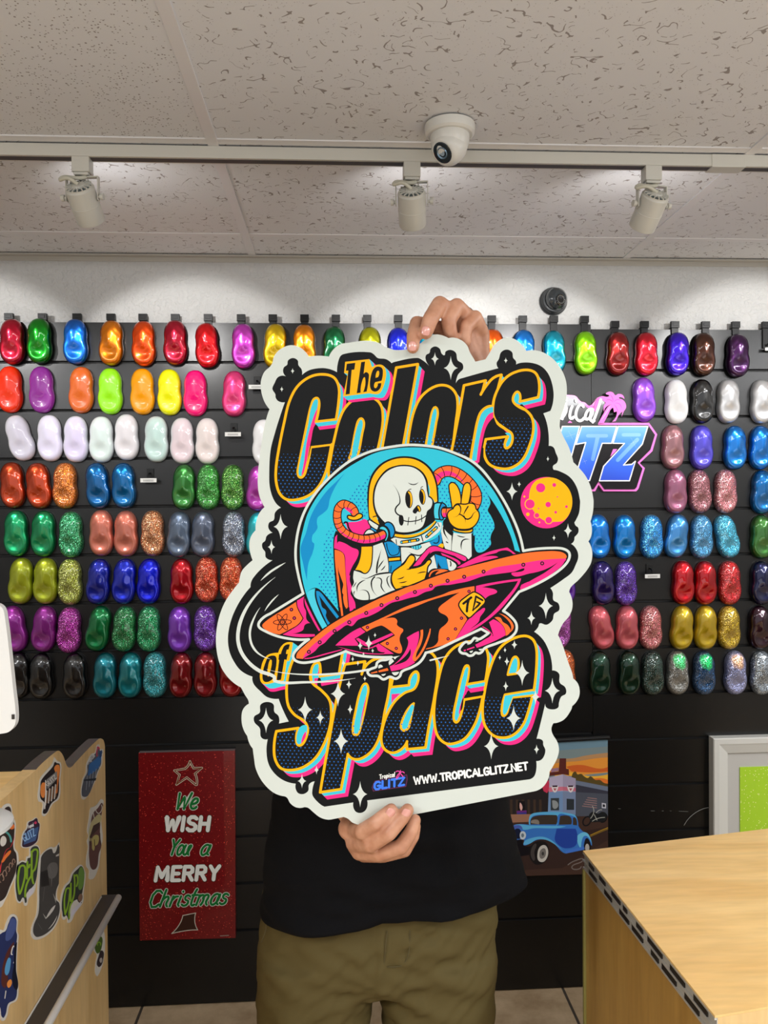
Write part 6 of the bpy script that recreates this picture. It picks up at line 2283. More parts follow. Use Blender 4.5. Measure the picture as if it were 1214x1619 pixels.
def d4(A):
    A.poly('6A4A46', smooth(*pts('@S1 945,1090 960,960 985,850 1040,790 1085,740 1070,900 1060,1080 1075,1200 @S2 1050,130 1020,290 975,300 945,180 945,40')))
    A.f('C8BE8C', '@S1 940,1100 960,960 1000,900 1060,860 1065,950 1010,1010 970,1090 @S1 960,1150')
    A.f('4B3A34', '@S1 950,1100! 990,980! 1060,940! 1050,1010! 980,1080! 960,1130!')
    A.f('BEB06E', '@S1 975,1120 1010,1080 1045,1090 1035,1180 @S2 1010,50 990,100 975,20')
    for q in ('960,1130 955,1190', '1060,1060 1065,1180', '1000,1130 1005,1200'):
        A.s('3C2A28', 1.0, '@S1 ' + q)
    A.s('D8D2C8', 1.2, '@S1 985,830 1000,900')
    A.s('D8D2C8', 1.2, '@S1 1020,800 1050,850 1075,760')


desk_sticker('tall ragged maroon and pale yellow sticker at the far right of the desk panel',
             '@S1 945,1090 930,1040 950,900 970,790 1010,775 1075,697! 1100,715 1085,800 1075,950 1090,1090 1085,1160 @S2 1080,20 1060,180 1040,300 962,408 950,310 922,268 925,150 940,60 928,0', d4)


def d5(A):
    A.poly('3A302C', smooth(*pts('@S1 -60,900 10,860 50,790 95,780 120,900 145,960 145,1080 135,1150 @S2 140,90 165,130 165,300 95,490 30,620 -60,640')))
    A.circ('F07D3C', (118 / 6.744, 1160 + 990 / 6.744), 4.6, 14)
    A.s('5AAAA5', 3.0, '@S1 -20,1080 40,1045 90,1080 110,1150')
    A.f('D23C46', '@S1 150,1060! 100,1214 @S2 60,100 0,330! -60,400! 0,250 60,90 110,60')
    A.f('F07D3C', '@S2 20,190 70,120 110,100 60,180 10,230')
    A.f('E6E2DA', '@S1 0,1120 30,1090 60,1120 50,1180 10,1200')
    for i in range(4):
        A.s('A08270', 1.2, f'@S1 {-10 + i * 30},{960 - i * 28} {0 + i * 28},{900 - i * 22} {14 + i * 28},{950 - i * 28}')
    for i in range(5):
        A.s('A08270', 1.3, f'@S2 {i * 34},{440 - i * 48} {8 + i * 32},{350 - i * 40} {22 + i * 32},{420 - i * 48}')


desk_sticker('small flying saucer sticker cut by the left edge of the photo',
             '@S1 -60,860 0,825 45,760 100,750 130,880 160,950 157,1080 150,1150 @S2 152,75 185,125 182,300 105,500 42,640 0,705 -60,700', d5)


def drip(A, P, col='78A028'):
    A.poly('2A3220', P)


def d6(A):
    A.poly('3A3F3A', smooth(*pts('@S2 172,330 185,260 232,220 275,230 290,180 315,175 325,75 390,55 412,110 400,250 370,440 330,500 275,560 268,660 240,600 200,645 168,560 160,430')))
    f = FR['S2']
    for L_ in (('200,290 185,420 200,560', '200,290 245,260 262,330 240,460 205,560'), ('285,220 280,400', '300,280 310,250'), ('330,110 330,300 325,380', ), ('340,110 385,90 390,170 365,300 340,330 350,450', '320,380 275,470 262,590')):
        for q in L_:
            A.s('8CB432', 3.0, '@S2 ' + q)
    A.f('DAD6E0', '@S2 300,520! 355,480! 350,540! 285,620!')


desk_sticker('bright green lettered sticker left of the tall grey sticker',
             '@S2 158,430 165,320 180,250 232,205 270,212 285,165 310,155 318,60 360,38 400,48 420,100 412,230 385,400 360,540 300,610 270,690 240,640 200,662 165,570', d6)


def d7(A):
    A.poly('4A4846', smooth(*pts('@S2 430,180! 540,80 570,130 620,40 615,470! 590,620 625,660 620,790 540,940 390,1022 350,985 352,900 400,780 412,640 412,540')))
    A.f('6E6C69', '@S2 500,280 540,230 600,240 590,370 530,400 505,360')
    for q in ('450,370 480,440', '545,400 540,480', '470,490 450,640', '520,260 540,340', '560,560 590,660', '450,770 480,830', '400,880 440,940'):
        A.s('B4B2AC', 1.6, '@S2 ' + q, taper='b')
    A.f('D2CFC8', '@S2 585,680! 560,740 480,830! 540,720')
    A.s('D2CFC8', 1.4, '@S2 605,790 560,880 505,940', taper='b')
    A.f('D2CFC8', '@S2 590,150! 625,130! 622,155! 590,165!')
    A.f('2D2B2A', '@S2 430,330! 500,300! 520,470! 430,490!')


desk_sticker('tall grey monochrome sticker with a rounded foot in the middle of the desk panel',
             '@S2 415,180! 540,60 570,70 630,12! 622,470! 602,600 636,665 630,800 545,960 380,1052 338,1015 342,900 388,780 400,640 400,520', d7)


def d8(A):
    A.poly('3A3F3A', smooth(*pts('@S2 668,560 700,480 740,440 775,345 830,290 860,265 890,310 895,360 880,500 850,600 780,640 740,700 728,840 700,790 675,810 655,740 655,640')))
    for q in ('695,530 680,640 690,780', '695,530 730,500 735,580 720,680 695,760', '750,450 748,640', '785,360 785,560 760,640', '800,370 815,360 810,480', '770,640 740,700 732,820'):
        A.s('8CB432', 2.5, '@S2 ' + q)
    A.f('6E9646', '@S2 835,320 860,275 885,310 895,370 870,500 840,520 830,440')
    A.f('8C6E5A', '@S2 830,590 860,560 875,600 850,650 830,640')
    A.s('3A2A2A', 1.6, '@S2 825,580 830,640 860,655')
    A.f('DAD6E0', '@S2 760,740! 860,640! 850,690! 745,820!')


desk_sticker('green lettered sticker with a small green head, right of the tall grey sticker',
             '@S2 645,680 650,590 690,470 735,420 765,335 820,270 860,250 892,300 908,350 885,560 880,650 800,760 728,872 715,815 675,838 660,760', d8)


def d9(A):
    A.poly('2A3460', smooth(*pts('@S3 -60,290 15,210 45,195 75,120 115,55 148,80 150,200 158,230 148,350 145,560 158,760 140,850 75,890 45,1000 20,1028 -10,920 -60,880')))
    A.f('5A2E28', '@S3 10,600 50,420 100,330 130,300 80,440 60,560 70,680 30,740')
    A.f('5AA0D2', '@S3 60,480 85,450 95,510 60,620 40,600')
    A.s('E6E2DA', 1.8, '@S3 110,420 130,340 125,500')
    A.f('F09646', '@S3 60,700 100,660 80,740')
    A.s('DAD6CC', 1.6, '@S3 40,840 50,770')
    A.f('4B5A91', '@S3 80,130 110,70 145,90 140,190 60,290 50,220')
    A.f('16182A', '@S3 130,330! 158,300! 148,560 158,760 120,720 125,540!')


desk_sticker('dark blue ragged sticker at the lower left of the desk panel',
             '@S3 -60,260 0,180 30,190 62,110 112,32 160,60 160,200 172,230 162,350 155,560 172,760 152,862 88,902 60,1010 20,1058 0,1000 -60,950', d9)


def d10(A):
    A.poly('4A6428', smooth(*pts('@S3 905,330 935,255 970,250 975,330 950,400 925,410')))
    A.s('8CB432', 1.6, '@S3 930,330 945,300 960,330')
    A.f('3A3034', '@S3 940,440 975,380 985,470 950,540 925,520')
    A.f('B4AFA8', '@S3 950,470 970,450 965,500')


desk_sticker('little green and black sticker below the white bumper rail of the desk',
             '@S3 898,330 930,245 985,170! 1000,230 1002,350 985,500 932,628! 915,600 918,500 930,420 905,390', d10)

# ------------------------------------------------------------------ tablet with a white back standing on the desk
YM = 1.02
tb = empty('tablet_stand', (-0.62, YM + 0.03, WZ - 0.0005))
tag(tb, 'white backed screen with rounded corners standing on the desk at the left edge', 'screen')
onm = lambda x, y: at_y(x, y, YM)
TP = smooth(*pts('@P -6,955 4,962 8.5,982 14,1027 20,1083 25,1134 23,1147 14,1157 2,1160 -190,1185! -215,1170 -235,985! -225,965 -200,958'))
t_ = slab('screen_shell', TP, onm, (0, -1, 0), 0.010, mat('white_screen_back', lin('DCDCD8'), 0.35))
reparent(t_, tb)
bm = bmesh.new()
c_ = onm(21.7, 1133)
bx(bm, c_.x - 0.0022, c_.x + 0.0012, YM - 0.0012, YM - 0.0002, c_.z - 0.003, c_.z + 0.003)
reparent(obj('dark_port', bm, mat('dark_port', lin('2A2624'), 0.5)), tb)
e_ = onm(-110, 1080)
bm = bmesh.new()
tube(bm, [(e_.x, YM + 0.010, e_.z), (e_.x, YM + 0.055, e_.z - 0.03), (e_.x, YM + 0.06, WZ + 0.008)], 0.011, 12)
lathe(bm, [(0, 0), (0.07, 0), (0.07, 0.005), (0.062, 0.009), (0, 0.009)], 32, Matrix.Translation((e_.x, YM + 0.06, WZ - 0.0010)))
reparent(obj('stand', bm, mat('white_stand', lin('D2D2CE'), 0.4), smooth=True, autosmooth=0.6), tb)

# ================================================================== counter at the right
ZK = 0.93
Aa, Bb = at_z(921.5, 1345, ZK), at_z(1130, 1606, ZK)
Cc = at_z(1214, 1310, ZK)
Dd = at_z(1214, 1591.5, ZK)
dir_b = (Cc - Aa).normalized()
dir_f = (Dd - Bb).normalized()
C2 = Aa + dir_b * 1.15
D2 = Bb + dir_f * 1.2
ct = empty('sales_counter', (Aa.x + 0.3, (Aa.y + Bb.y) / 2, 0))
tag(ct, 'light maple sales counter with a metal edged top at the right edge of the photo', 'counter')


def prism(top, z0, z1, m, name, parent, bev=0):
    bm = bmesh.new()
    a = [bm.verts.new((p.x, p.y, z1)) for p in top]
    b = [bm.verts.new((p.x, p.y, z0)) for p in top]
    bm.faces.new(a)
    bm.faces.new(b[::-1])
    for i in range(len(top)):
        bm.faces.new((a[i], b[i], b[(i + 1) % len(top)], a[(i + 1) % len(top)]))
    bmesh.ops.recalc_face_normals(bm, faces=bm.faces)
    o = obj(name, bm, m, bevel=bev)
    reparent(o, parent)
    return o


prism([Aa, Bb, D2, C2], ZK - 0.0030, ZK, M_TOP, 'countertop', ct)
sd = (Bb - Aa).normalized()
sn = Vector((-sd.y, sd.x, 0)) * -1.0      # outward, towards the left
if sn.x > 0:
    sn = -sn
M_MET = mat('aluminium_trim', lin('C2BDB2'), 0.3, 0.35)
M_MDK = mat('dark_plug', lin('201A16'), 0.35)


def L2(p, d):
    return p - sn * d


prism([L2(Aa, 0.004), L2(Bb, 0.004), D2 + (D2 - C2).normalized() * -0.004, C2], ZK - 0.034, ZK - 0.0031, M_MAPLE, 'countertop_core', ct)
bm = bmesh.new()
for z0, z1, d0, d1_ in ((ZK - 0.006, ZK - 0.0031, -0.0005, 0.004), (ZK - 0.0195, ZK - 0.0165, -0.0010, 0.004), (ZK - 0.034, ZK - 0.031, -0.0005, 0.004), (ZK - 0.034, ZK - 0.0031, 0.0028, 0.0039)):
    q_ = [L2(Aa, d0), L2(Bb, d0), L2(Bb, d1_), L2(Aa, d1_)]
    a = [bm.verts.new((p.x, p.y, z1)) for p in q_]
    b = [bm.verts.new((p.x, p.y, z0)) for p in q_]
    bm.faces.new(a)
    bm.faces.new(b[::-1])
    for i in range(4):
        bm.faces.new((a[i], b[i], b[(i + 1) % 4], a[(i + 1) % 4]))
bmesh.ops.recalc_face_normals(bm, faces=bm.faces)
mt_ = obj('metal_edge_trim', bm, M_MET)
reparent(mt_, ct)
bm = bmesh.new()
Ltot = (Bb - Aa).length
random.seed(3)
for row, (z0, z1) in enumerate(((ZK - 0.0165, ZK - 0.006), (ZK - 0.031, ZK - 0.0195))):
    u = 0.03
    while u < Ltot - 0.04:
        w_ = random.uniform(0.014, 0.05)
        a0, a1 = Aa + sd * u, Aa + sd * min(Ltot - 0.01, u + w_)
        M_ = [L2(a0, 0.0005), L2(a1, 0.0005), L2(a1, 0.0030), L2(a0, 0.0030)]
        a = [bm.verts.new((p.x, p.y, z1)) for p in M_]
        b = [bm.verts.new((p.x, p.y, z0)) for p in M_]
        bm.faces.new(a)
        bm.faces.new(b[::-1])
        for i in range(4):
            bm.faces.new((a[i], b[i], b[(i + 1) % 4], a[(i + 1) % 4]))
        u += w_ + random.uniform(0.012, 0.045)
bmesh.ops.recalc_face_normals(bm, faces=bm.faces)
obj('dark_slot_plugs', bm, M_MDK, mt_)
ins = 0.004
A3, B3 = L2(Aa, ins) + sd * 0.002, L2(Bb, ins) - sd * 0.01
prism([A3, B3, D2 + dir_f * -0.02, C2], 0.0, ZK - 0.0345, M_MAPLE2, 'counter_body', ct)
bm = bmesh.new()
ang = math.atan2(sd.y, sd.x)
prism([L2(Aa, -0.001) - sd * 0.002, L2(Aa, -0.001) + sd * 0.004, L2(Aa, 0.0038) + sd * 0.004, L2(Aa, 0.0038) - sd * 0.002], 0.0, ZK - 0.035, mat('olive_corner_strip', lin('8C8446'), 0.4), 'corner_strip', ct)

# ================================================================== the person holding the sticker
def blob_mesh(name, chains, balls, voxel, smooth_it=6, extra=None):
    """one continuous skin grown from tapered limbs and joints"""
    bm = bmesh.new()
    for ch in chains:
        P = [Vector(c[0]) for c in ch]
        R = [c[1] for c in ch]
        for i in range(len(P)):
            sphere(bm, P[i], R[i], n=8)
        for i in range(len(P) - 1):
            L = (P[i + 1] - P[i]).length
            if L < 1e-5:
                continue
            q = (P[i + 1] - P[i]).to_track_quat('Z', 'Y').to_matrix().to_4x4()
            lathe(bm, [(0, 0), (R[i], 0), (R[i + 1], L), (0, L)], 16, Matrix.Translation(P[i]) @ q)
    for c, r, s, *rot in balls:
        M = rot[0] if rot else None
        sphere(bm, c, r, *s, n=10, M=M)
    if extra:
        extra(bm)
    me = bpy.data.meshes.new(name + '_cage')
    bmesh.ops.recalc_face_normals(bm, faces=bm.faces)
    bm.to_mesh(me)
    bm.free()
    o = bpy.data.objects.new(name + '_cage', me)
    COL.objects.link(o)
    r = o.modifiers.new('r', 'REMESH')
    r.mode = 'VOXEL'
    r.voxel_size = voxel
    s = o.modifiers.new('s', 'SMOOTH')
    s.factor = 0.5
    s.iterations = smooth_it
    dg = bpy.context.evaluated_depsgraph_get()
    out = bpy.data.meshes.new_from_object(o.evaluated_get(dg))
    out.name = name
    bpy.data.objects.remove(o)
    bpy.data.meshes.remove(me)
    for p in out.polygons:
        p.use_smooth = True
    return out


def skin_mat():
    m = mat('skin', lin('D9A184'), 0.45)
    k = NT(m)
    k.b.inputs['Subsurface Weight'].default_value = 0.12
    k.b.inputs['Subsurface Radius'].default_value = (0.010, 0.004, 0.002)
    k.b.inputs['Subsurface Scale'].default_value = 0.5
    n = k.n('TexNoise', i_Scale=45.0, i_Detail=3.0)
    k.l(k.coord(), n.inputs['Vector'])
    r = k.n('ValToRGB')
    r.color_ramp.elements[0].position, r.color_ramp.elements[1].position = 0.32, 0.72
    r.color_ramp.elements[0].color, r.color_ramp.elements[1].color = lin('B47C5E'), lin('D29E80')
    k.l(n.outputs[0], r.inputs[0])
    k.l(r.outputs[0], k.b.inputs['Base Color'])
    n2 = k.n('TexNoise', i_Scale=400.0, i_Detail=2.0)
    k.l(k.coord(), n2.inputs['Vector'])
    k.bump(n2.outputs[0], 0.12, 0.0006)
    return m


def P(px, py, y):
    return at_y(px, py, y)


person = empty('person', (0.09, 1.42, 0.0))
tag(person, 'person in a black t-shirt and olive trousers holding up the big sticker, face hidden', 'person')
M_SKIN = skin_mat()
fr_ = lambda r: r
# image-right arm raised, hand over the top edge of the sticker
top = [
    # index
    [(P(752, 596, 1.165), .012), (P(700, 520, 1.160), .0095), (P(659, 511, 1.140), .0092), (P(653.5, 532, 1.113), .0086), (P(652.5, 549, 1.1075), .0080)],
    # middle
    [(P(755, 590, 1.170), .012), (P(722, 500, 1.160), .0105), (P(695, 481, 1.132), .0104), (P(680, 505, 1.108), .0098), (P(675, 521, 1.1065), .0088), (P(673, 526, 1.1075), .0084)],
    # ring
    [(P(758, 590, 1.178), .012), (P(742, 505, 1.165), .0105), (P(722, 484, 1.139), .0102), (P(709, 508, 1.130), .0096), (P(712, 526, 1.1325), .0088), (P(714, 533, 1.135), .0082)],
    # little
    [(P(760, 590, 1.180), .012), (P(762, 528, 1.172), .0100), (P(751, 502, 1.152), .0094), (P(737, 517, 1.140), .0088), (P(735, 534, 1.1385), .0078), (P(736, 540, 1.139), .0074)],
    # thumb behind the sticker
    [(P(742, 650, 1.165), .016), (P(715, 610, 1.150), .0125), (P(695, 580, 1.138), .0105), (P(684, 560, 1.134), .0090)],
    # palm, wrist, forearm, upper arm
    [(P(748, 570, 1.176), .0150), (P(750, 610, 1.178), .022), (P(745, 660, 1.180), .025), (P(748, 700, 1.190), .0245), (P(790, 790, 1.215), .032), (P(842, 880, 1.25), .040), (P(835, 905, 1.27), .043), (P(800, 945, 1.34), .050), (P(770, 985, 1.40), .058)],
    [(P(758, 565, 1.178), .0135), (P(763, 610, 1.180), .018), (P(758, 655, 1.180), .018)],
    [(P(735, 560, 1.168), .0115), (P(738, 610, 1.172), .016), (P(738, 650, 1.176), .018)],
]
low = [
    # index
    [(P(560, 1310, 1.165), .0135), (P(573, 1315, 1.118), .0118), (P(594, 1301, 1.1015), .0108), (P(612, 1286, 1.1045), .0100), (P(618.5, 1280.5, 1.1075), .0092)],
    # middle
    [(P(560, 1332, 1.165), .0135), (P(586, 1335, 1.115), .0116), (P(615, 1317, 1.0985), .0110), (P(636, 1292, 1.1010), .0104), (P(644, 1281, 1.1060), .0094)],
    # ring
    [(P(568, 1346, 1.168), .0130), (P(600, 1350, 1.128), .0112), (P(634, 1339, 1.1120), .0110), (P(650, 1315, 1.1120), .0098), (P(656, 1297, 1.1150), .0088)],
    # little
    [(P(575, 1350, 1.172), .0120), (P(606, 1353, 1.148), .0098), (P(640, 1345, 1.1340), .0092), (P(654, 1322, 1.1300), .0084), (P(657, 1306, 1.1310), .0078)],
    # thumb behind the sticker
    [(P(552, 1310, 1.175), .0170), (P(575, 1296, 1.150), .0130), (P(600, 1284, 1.1370), .0110), (P(616, 1276, 1.1350), .0095)],
    # palm, wrist, forearm, upper arm
    [(P(577, 1338, 1.160), .0160), (P(568, 1326, 1.172), .0190), (P(565, 1310, 1.185), .0205), (P(557, 1280, 1.205), .0235), (P(505, 1225, 1.25), .032), (P(470, 1170, 1.305), .040), (P(465, 1145, 1.33), .043), (P(452, 1060, 1.38), .050), (P(448, 985, 1.41), .058)],
    [(P(572, 1348, 1.158), .0110), (P(564, 1336, 1.172), .015), (P(560, 1318, 1.185), .017)],
]
YB_ = 1.43
cx_ = P(612, 970, YB_).x
torso = [
    [((cx_ + .01, YB_, 0.93), .098), ((cx_ + .02, YB_, 1.05), .110), ((cx_, YB_, 1.20), .130), ((cx_, YB_, 1.32), .125)],
    [((cx_ - .17, YB_, 1.385), .055), ((cx_ - .07, YB_, 1.44), .050), ((cx_, YB_ + .01, 1.47), .050), ((cx_ + .07, YB_, 1.44), .050), ((cx_ + .17, YB_, 1.385), .055)],
    [((cx_, YB_ + .01, 1.42), .060), ((cx_, YB_ + .005, 1.53), .052)],
    # legs
    [((cx_ - .105, YB_, .88), .072), ((cx_ - .126, YB_, .70), .058), ((cx_ - .130, YB_, .47), .047), ((cx_ - .131, YB_ + .01, .30), .043), ((cx_ - .132, YB_ + .02, .10), .034), ((cx_ - .132, YB_ - .02, .045), .032), ((cx_ - .134, YB_ - .11, .032), .024)],
    [((cx_ + .080, YB_, .88), .072), ((cx_ + .088, YB_, .70), .058), ((cx_ + .091, YB_, .47), .047), ((cx_ + .092, YB_ + .01, .30), .043), ((cx_ + .094, YB_ + .02, .10), .034), ((cx_ + .094, YB_ - .02, .045), .032), ((cx_ + .096, YB_ - .11, .032), .024)],
]
HC = Vector((cx_, YB_ - .02, 1.62))
head = [(HC + Vector((0, .015, .02)), .088, (.88, 1.05, 1.12)), (HC + Vector((0, -.015, -.045)), .062, (.95, 1.0, 1.1)), (HC + Vector((0, -.045, -.085)), .030, (1.1, .9, .7)),
        (HC + Vector((0, -.093, -.018)), .013, (.9, 1.1, 1.7)), (HC + Vector((0, -.101, -.030)), .012, (1.2, 1.0, .8)), (HC + Vector((0, -.082, -.060)), .016, (1.5, .6, .35)), (HC + Vector((0, -.080, -.070)), .015, (1.3, .6, .4)),
        (HC + Vector((-.080, .01, -.010)), .024, (.35, .8, 1.25)), (HC + Vector((.080, .01, -.010)), .024, (.35, .8, 1.25)), (HC + Vector((-.033, -.078, .018)), .020, (1.2, .5, .5)), (HC + Vector((.033, -.078, .018)), .020, (1.2, .5, .5))]
top = [[(p_, r_ * (1.16 if i_ < 4 else 1.08)) for p_, r_ in ch] for i_, ch in enumerate(top)]
me = blob_mesh('body', top + low + torso, head, 0.0023, 3)
me.materials.append(M_SKIN)
b_ = bpy.data.objects.new('body', me)
COL.objects.link(b_)
reparent(b_, person)

# finger nails
M_NAIL = mat('fingernail', lin('D89A8C'), 0.25, coat=0.5)


def nail(px, py, y, upx, upy, w, h, tiltx=0.0, yaw=0.0):
    c = P(px, py, y)
    u = (P(px + upx, py + upy, y) - c).normalized()
    n = Vector((yaw, -1, tiltx)).normalized()
    r = u.cross(n).normalized()
    n = r.cross(u).normalized()
    bm = bmesh.new()
    NX, NY = 8, 8
    g = []
    for j in range(NY + 1):
        row = []
        for i in range(NX + 1):
            a, b = i / NX * 2 - 1, j / NY * 2 - 1
            rr = (1 - abs(b) ** 3.5) ** (1 / 2.4) if abs(b) < 1 else 0.35
            rr = max(rr, 0.35)
            x, z = a * w * rr, b * h
            row.append(bm.verts.new(c + r * x + u * z + n * (-(a * rr) ** 2 * w * 0.42 - 0.10 * b * b * h)))
        g.append(row)
    for j in range(NY):
        for i in range(NX):
            bm.faces.new((g[j][i], g[j][i + 1], g[j + 1][i + 1], g[j + 1][i]))
    o = obj('fingernail', bm, M_NAIL, smooth=True)
    s_ = o.modifiers.new('t', 'SOLIDIFY')
    s_.thickness = 0.0007
    reparent(o, person)


nail(652, 547, 1.0968, 0, 10, 0.0062, 0.0068, -0.15)
nail(673.5, 523, 1.0948, -2, 10, 0.0066, 0.0066, -0.25)
nail(617.5, 1286, 1.0945, 6, -8, 0.0064, 0.0066, 0.1, 0.2)
nail(642.5, 1287, 1.0925, 5, -9, 0.0066, 0.0066, 0.1, 0.15)

# ring on the raised hand
c = P(737, 499, 1.160)
ax = (P(742, 505, 1.165) - P(722, 484, 1.139)).normalized()
bm = bmesh.new()
q = Matrix.Translation(c) @ ax.to_track_quat('Z', 'Y').to_matrix().to_4x4()
lathe(bm, [(0.0104, -0.0035), (0.0122, -0.0035), (0.0124, 0.0), (0.0122, 0.0035), (0.0104, 0.0035), (0.0104, -0.0035)], 32, q)
reparent(obj('black_ring', bm, mat('black_silicone_ring', lin('1A1A1E'), 0.35), smooth=True, autosmooth=0.7), person)

# eyes, mouth and hair (behind the sticker in the photo)
for s in (-1, 1):
    bm = bmesh.new()
    sphere(bm, HC + Vector((s * .031, -.079, .006)), .0115, n=10)
    reparent(obj('eyeball', bm, mat('eye_white', lin('E6E2DC'), 0.15), smooth=True), person)
bm = bmesh.new()
for i in range(3):
    sphere(bm, HC + Vector((0, .022 + .01 * i, .045 - .02 * i)), .088, .95, 1.03, 1.0, n=14)
for v in list(bm.verts):
    d = v.co - HC
    if d.z < 0.03 - 0.9 * (d.y + 0.05):
        v.co += Vector((0, 0.012, 0.0))
me = bpy.data.meshes.new('hair')
for v in bm.verts:
    v.co += Vector((noise.noise(v.co * 60), noise.noise(v.co * 60 + Vector((9, 9, 9))), noise.noise(v.co * 50))) * 0.004
dele = [v for v in bm.verts if (v.co - HC).y < -0.045 and (v.co - HC).z < 0.058]
bmesh.ops.delete(bm, geom=dele, context='VERTS')
reparent(obj('hair', bm, mat('dark_brown_hair', lin('2D221B'), 0.6), smooth=True), person)


# ------------------------------------------------------------------ clothes
def fabric(name, c, rough, wscale=900.0):
    m = mat(name, lin(c), rough, 0, 0.12)
    k = NT(m)
    n = k.n('TexNoise', i_Scale=wscale, i_Detail=2.0)
    k.l(k.coord(), n.inputs['Vector'])
    n2 = k.n('TexNoise', i_Scale=18.0, i_Detail=4.0)
    k.l(k.coord(), n2.inputs['Vector'])
    k.bump(k.math('ADD', k.math('MULTIPLY', n.outputs[0], 0.3), k.math('MULTIPLY', n2.outputs[0], 0.6)), 0.35, 0.002)
    return m


def ring_loft(bm, rows, yc, depth, n=72, fold=0.0, seed=0.0, power=2.4, bulge=0.0):
    """rows: (left px, left py, right px, right py, depth factor, front sag px)"""
    rings = []
    for lx, ly, rx, ry, df, sag in rows:
        L, R = P(lx, ly, yc), P(rx, ry, yc)
        ring = []
        for i in range(n):
            a = 2 * PI * i / n
            ca, sa = math.cos(a), math.sin(a)
            u = math.copysign(abs(ca) ** (2 / power), ca)
            w = math.copysign(abs(sa) ** (2 / power), sa)
            c = (L + R) / 2 + (R - L) / 2 * u
            y = yc - w * depth * df
            c = Vector((c.x, y, c.z))
            if w > 0:
                c.z -= sag * w * yc / FPX
            f = fold * (noise.noise(Vector((c.x * 9 + seed, c.z * 22, c.y * 5))) + 0.5 * noise.noise(Vector((c.x * 22, c.z * 45 + seed, c.y * 11))))
            k = 1 + f / max(0.05, (R - L).length / 2) * (0.35 + 0.65 * abs(w))
            c = Vector(((L.x + R.x) / 2 + (c.x - (L.x + R.x) / 2) * (1 + (k - 1) * 0.4), yc + (c.y - yc) * k, c.z))
            ring.append(bm.verts.new(c))
        rings.append(ring)
    for a, b in zip(rings, rings[1:]):
        for i in range(n):
            bm.faces.new((a[i], a[(i + 1) % n], b[(i + 1) % n], b[i]))
    return rings


def interp(rows, k):
    out = []
    for a, b in zip(rows, rows[1:]):
        for j in range(k):
            t = j / k
            out.append(tuple(x + (y - x) * t for x, y in zip(a, b)))
    out.append(rows[-1])
    return out


YT_ = 1.42
bm = bmesh.new()
rows = [(560, 925, 665, 925, .45, 0), (535, 938, 700, 938, .60, 0), (470, 955, 762, 955, .75, 0), (444, 985, 790, 985, .85, 0), (438, 1040, 792, 1040, .95, 0), (438, 1120, 792, 1120, 1.0, 0), (437, 1200, 793, 1195, 1.0, 0),
        (430, 1280, 801, 1262, 1.0, 2), (421, 1340, 816, 1325, 1.0, 4), (415, 1385, 822, 1352, 1.02, 2), (412, 1415, 825, 1372, 1.04, -2), (411, 1430, 827, 1379, 1.04, -6), (412, 1436, 827, 1383, 1.03, -8), (415, 1435, 823, 1382, 1.0, -8)]
ring_loft(bm, interp(rows, 5), YT_, 0.135, 84, 0.034, 3.0)
o = obj('t_shirt', bm, fabric('black_cotton_jersey', '0A0A0C', 0.9), smooth=True)
s_ = o.modifiers.new('t', 'SOLIDIFY')
s_.thickness = 0.003
reparent(o, person)
# sleeves
bm = bmesh.new()
tube(bm, smooth_3d([P(765, 975, 1.41), P(790, 955, 1.37), P(812, 930, 1.325)]), [.078, .076, .073, .071, .070, .069, .068, .067, .066, .065, .065], 28, cap=False)
tube(bm, smooth_3d([P(452, 975, 1.41), P(450, 1030, 1.39), P(455, 1090, 1.36)]), [.078, .076, .073, .071, .070, .069, .068, .067, .066, .065, .065], 28, cap=False)
o = obj('shirt_sleeves', bm, fabric('black_cotton_jersey_sleeve', '121316', 0.85), smooth=True)
s_ = o.modifiers.new('t', 'SOLIDIFY')
s_.thickness = 0.003
reparent(o, person)

# trousers grown as one piece, then creased
bm = bmesh.new()


def leg_rows(side):
    if side < 0:
        return [(406, 1500, 600, 1480, .92, 0), (405, 1560, 594, 1545, .90, 0), (407, 1600, 586, 1600, .88, 0), (414, 1660, 576, 1660, .82, 0), (422, 1760, 570, 1760, .74, 0), (430, 1900, 560, 1900, .66, 0), (436, 2050, 556, 2050, .60, 0), (440, 2172, 556, 2172, .60, 0)]
    return [(590, 1480, 781, 1490, .92, 0), (597, 1545, 779, 1560, .90, 0), (604, 1600, 777, 1600, .88, 0), (613, 1660, 772, 1660, .82, 0), (622, 1760, 762, 1760, .74, 0), (634, 1900, 752, 1900, .66, 0), (638, 2050, 748, 2050, .60, 0), (640, 2172, 746, 2172, .60, 0)]


def closed_loft(bm, rows, yc, depth, n=40, power=2.2):
    r = ring_loft(bm, rows, yc, depth, n, 0, 0, power)
    bm.faces.new(r[0])
    bm.faces.new(r[-1][::-1])


YP_ = 1.43
closed_loft(bm, [(428, 1340, 770, 1330, .92, 0), (414, 1420, 782, 1400, .96, 0), (408, 1470, 784, 1460, .98, 0), (410, 1510, 778, 1500, .95, 0), (450, 1538, 735, 1538, .80, 0)], YP_, 0.118, 48)
closed_loft(bm, leg_rows(-1), YP_, 0.118)
closed_loft(bm, leg_rows(1), YP_, 0.118)
bmesh.ops.recalc_face_normals(bm, faces=bm.faces)
me = bpy.data.meshes.new('cage')
bm.to_mesh(me)
bm.free()
o = bpy.data.objects.new('cage', me)
COL.objects.link(o)
r_ = o.modifiers.new('r', 'REMESH')
r_.mode = 'VOXEL'
r_.voxel_size = 0.006
s_ = o.modifiers.new('s', 'SMOOTH')
s_.iterations = 8
me2 = bpy.data.meshes.new_from_object(o.evaluated_get(bpy.context.evaluated_depsgraph_get()))
me2.name = 'trousers'
bpy.data.objects.remove(o)
crotch = P(592, 1570, 1.33)
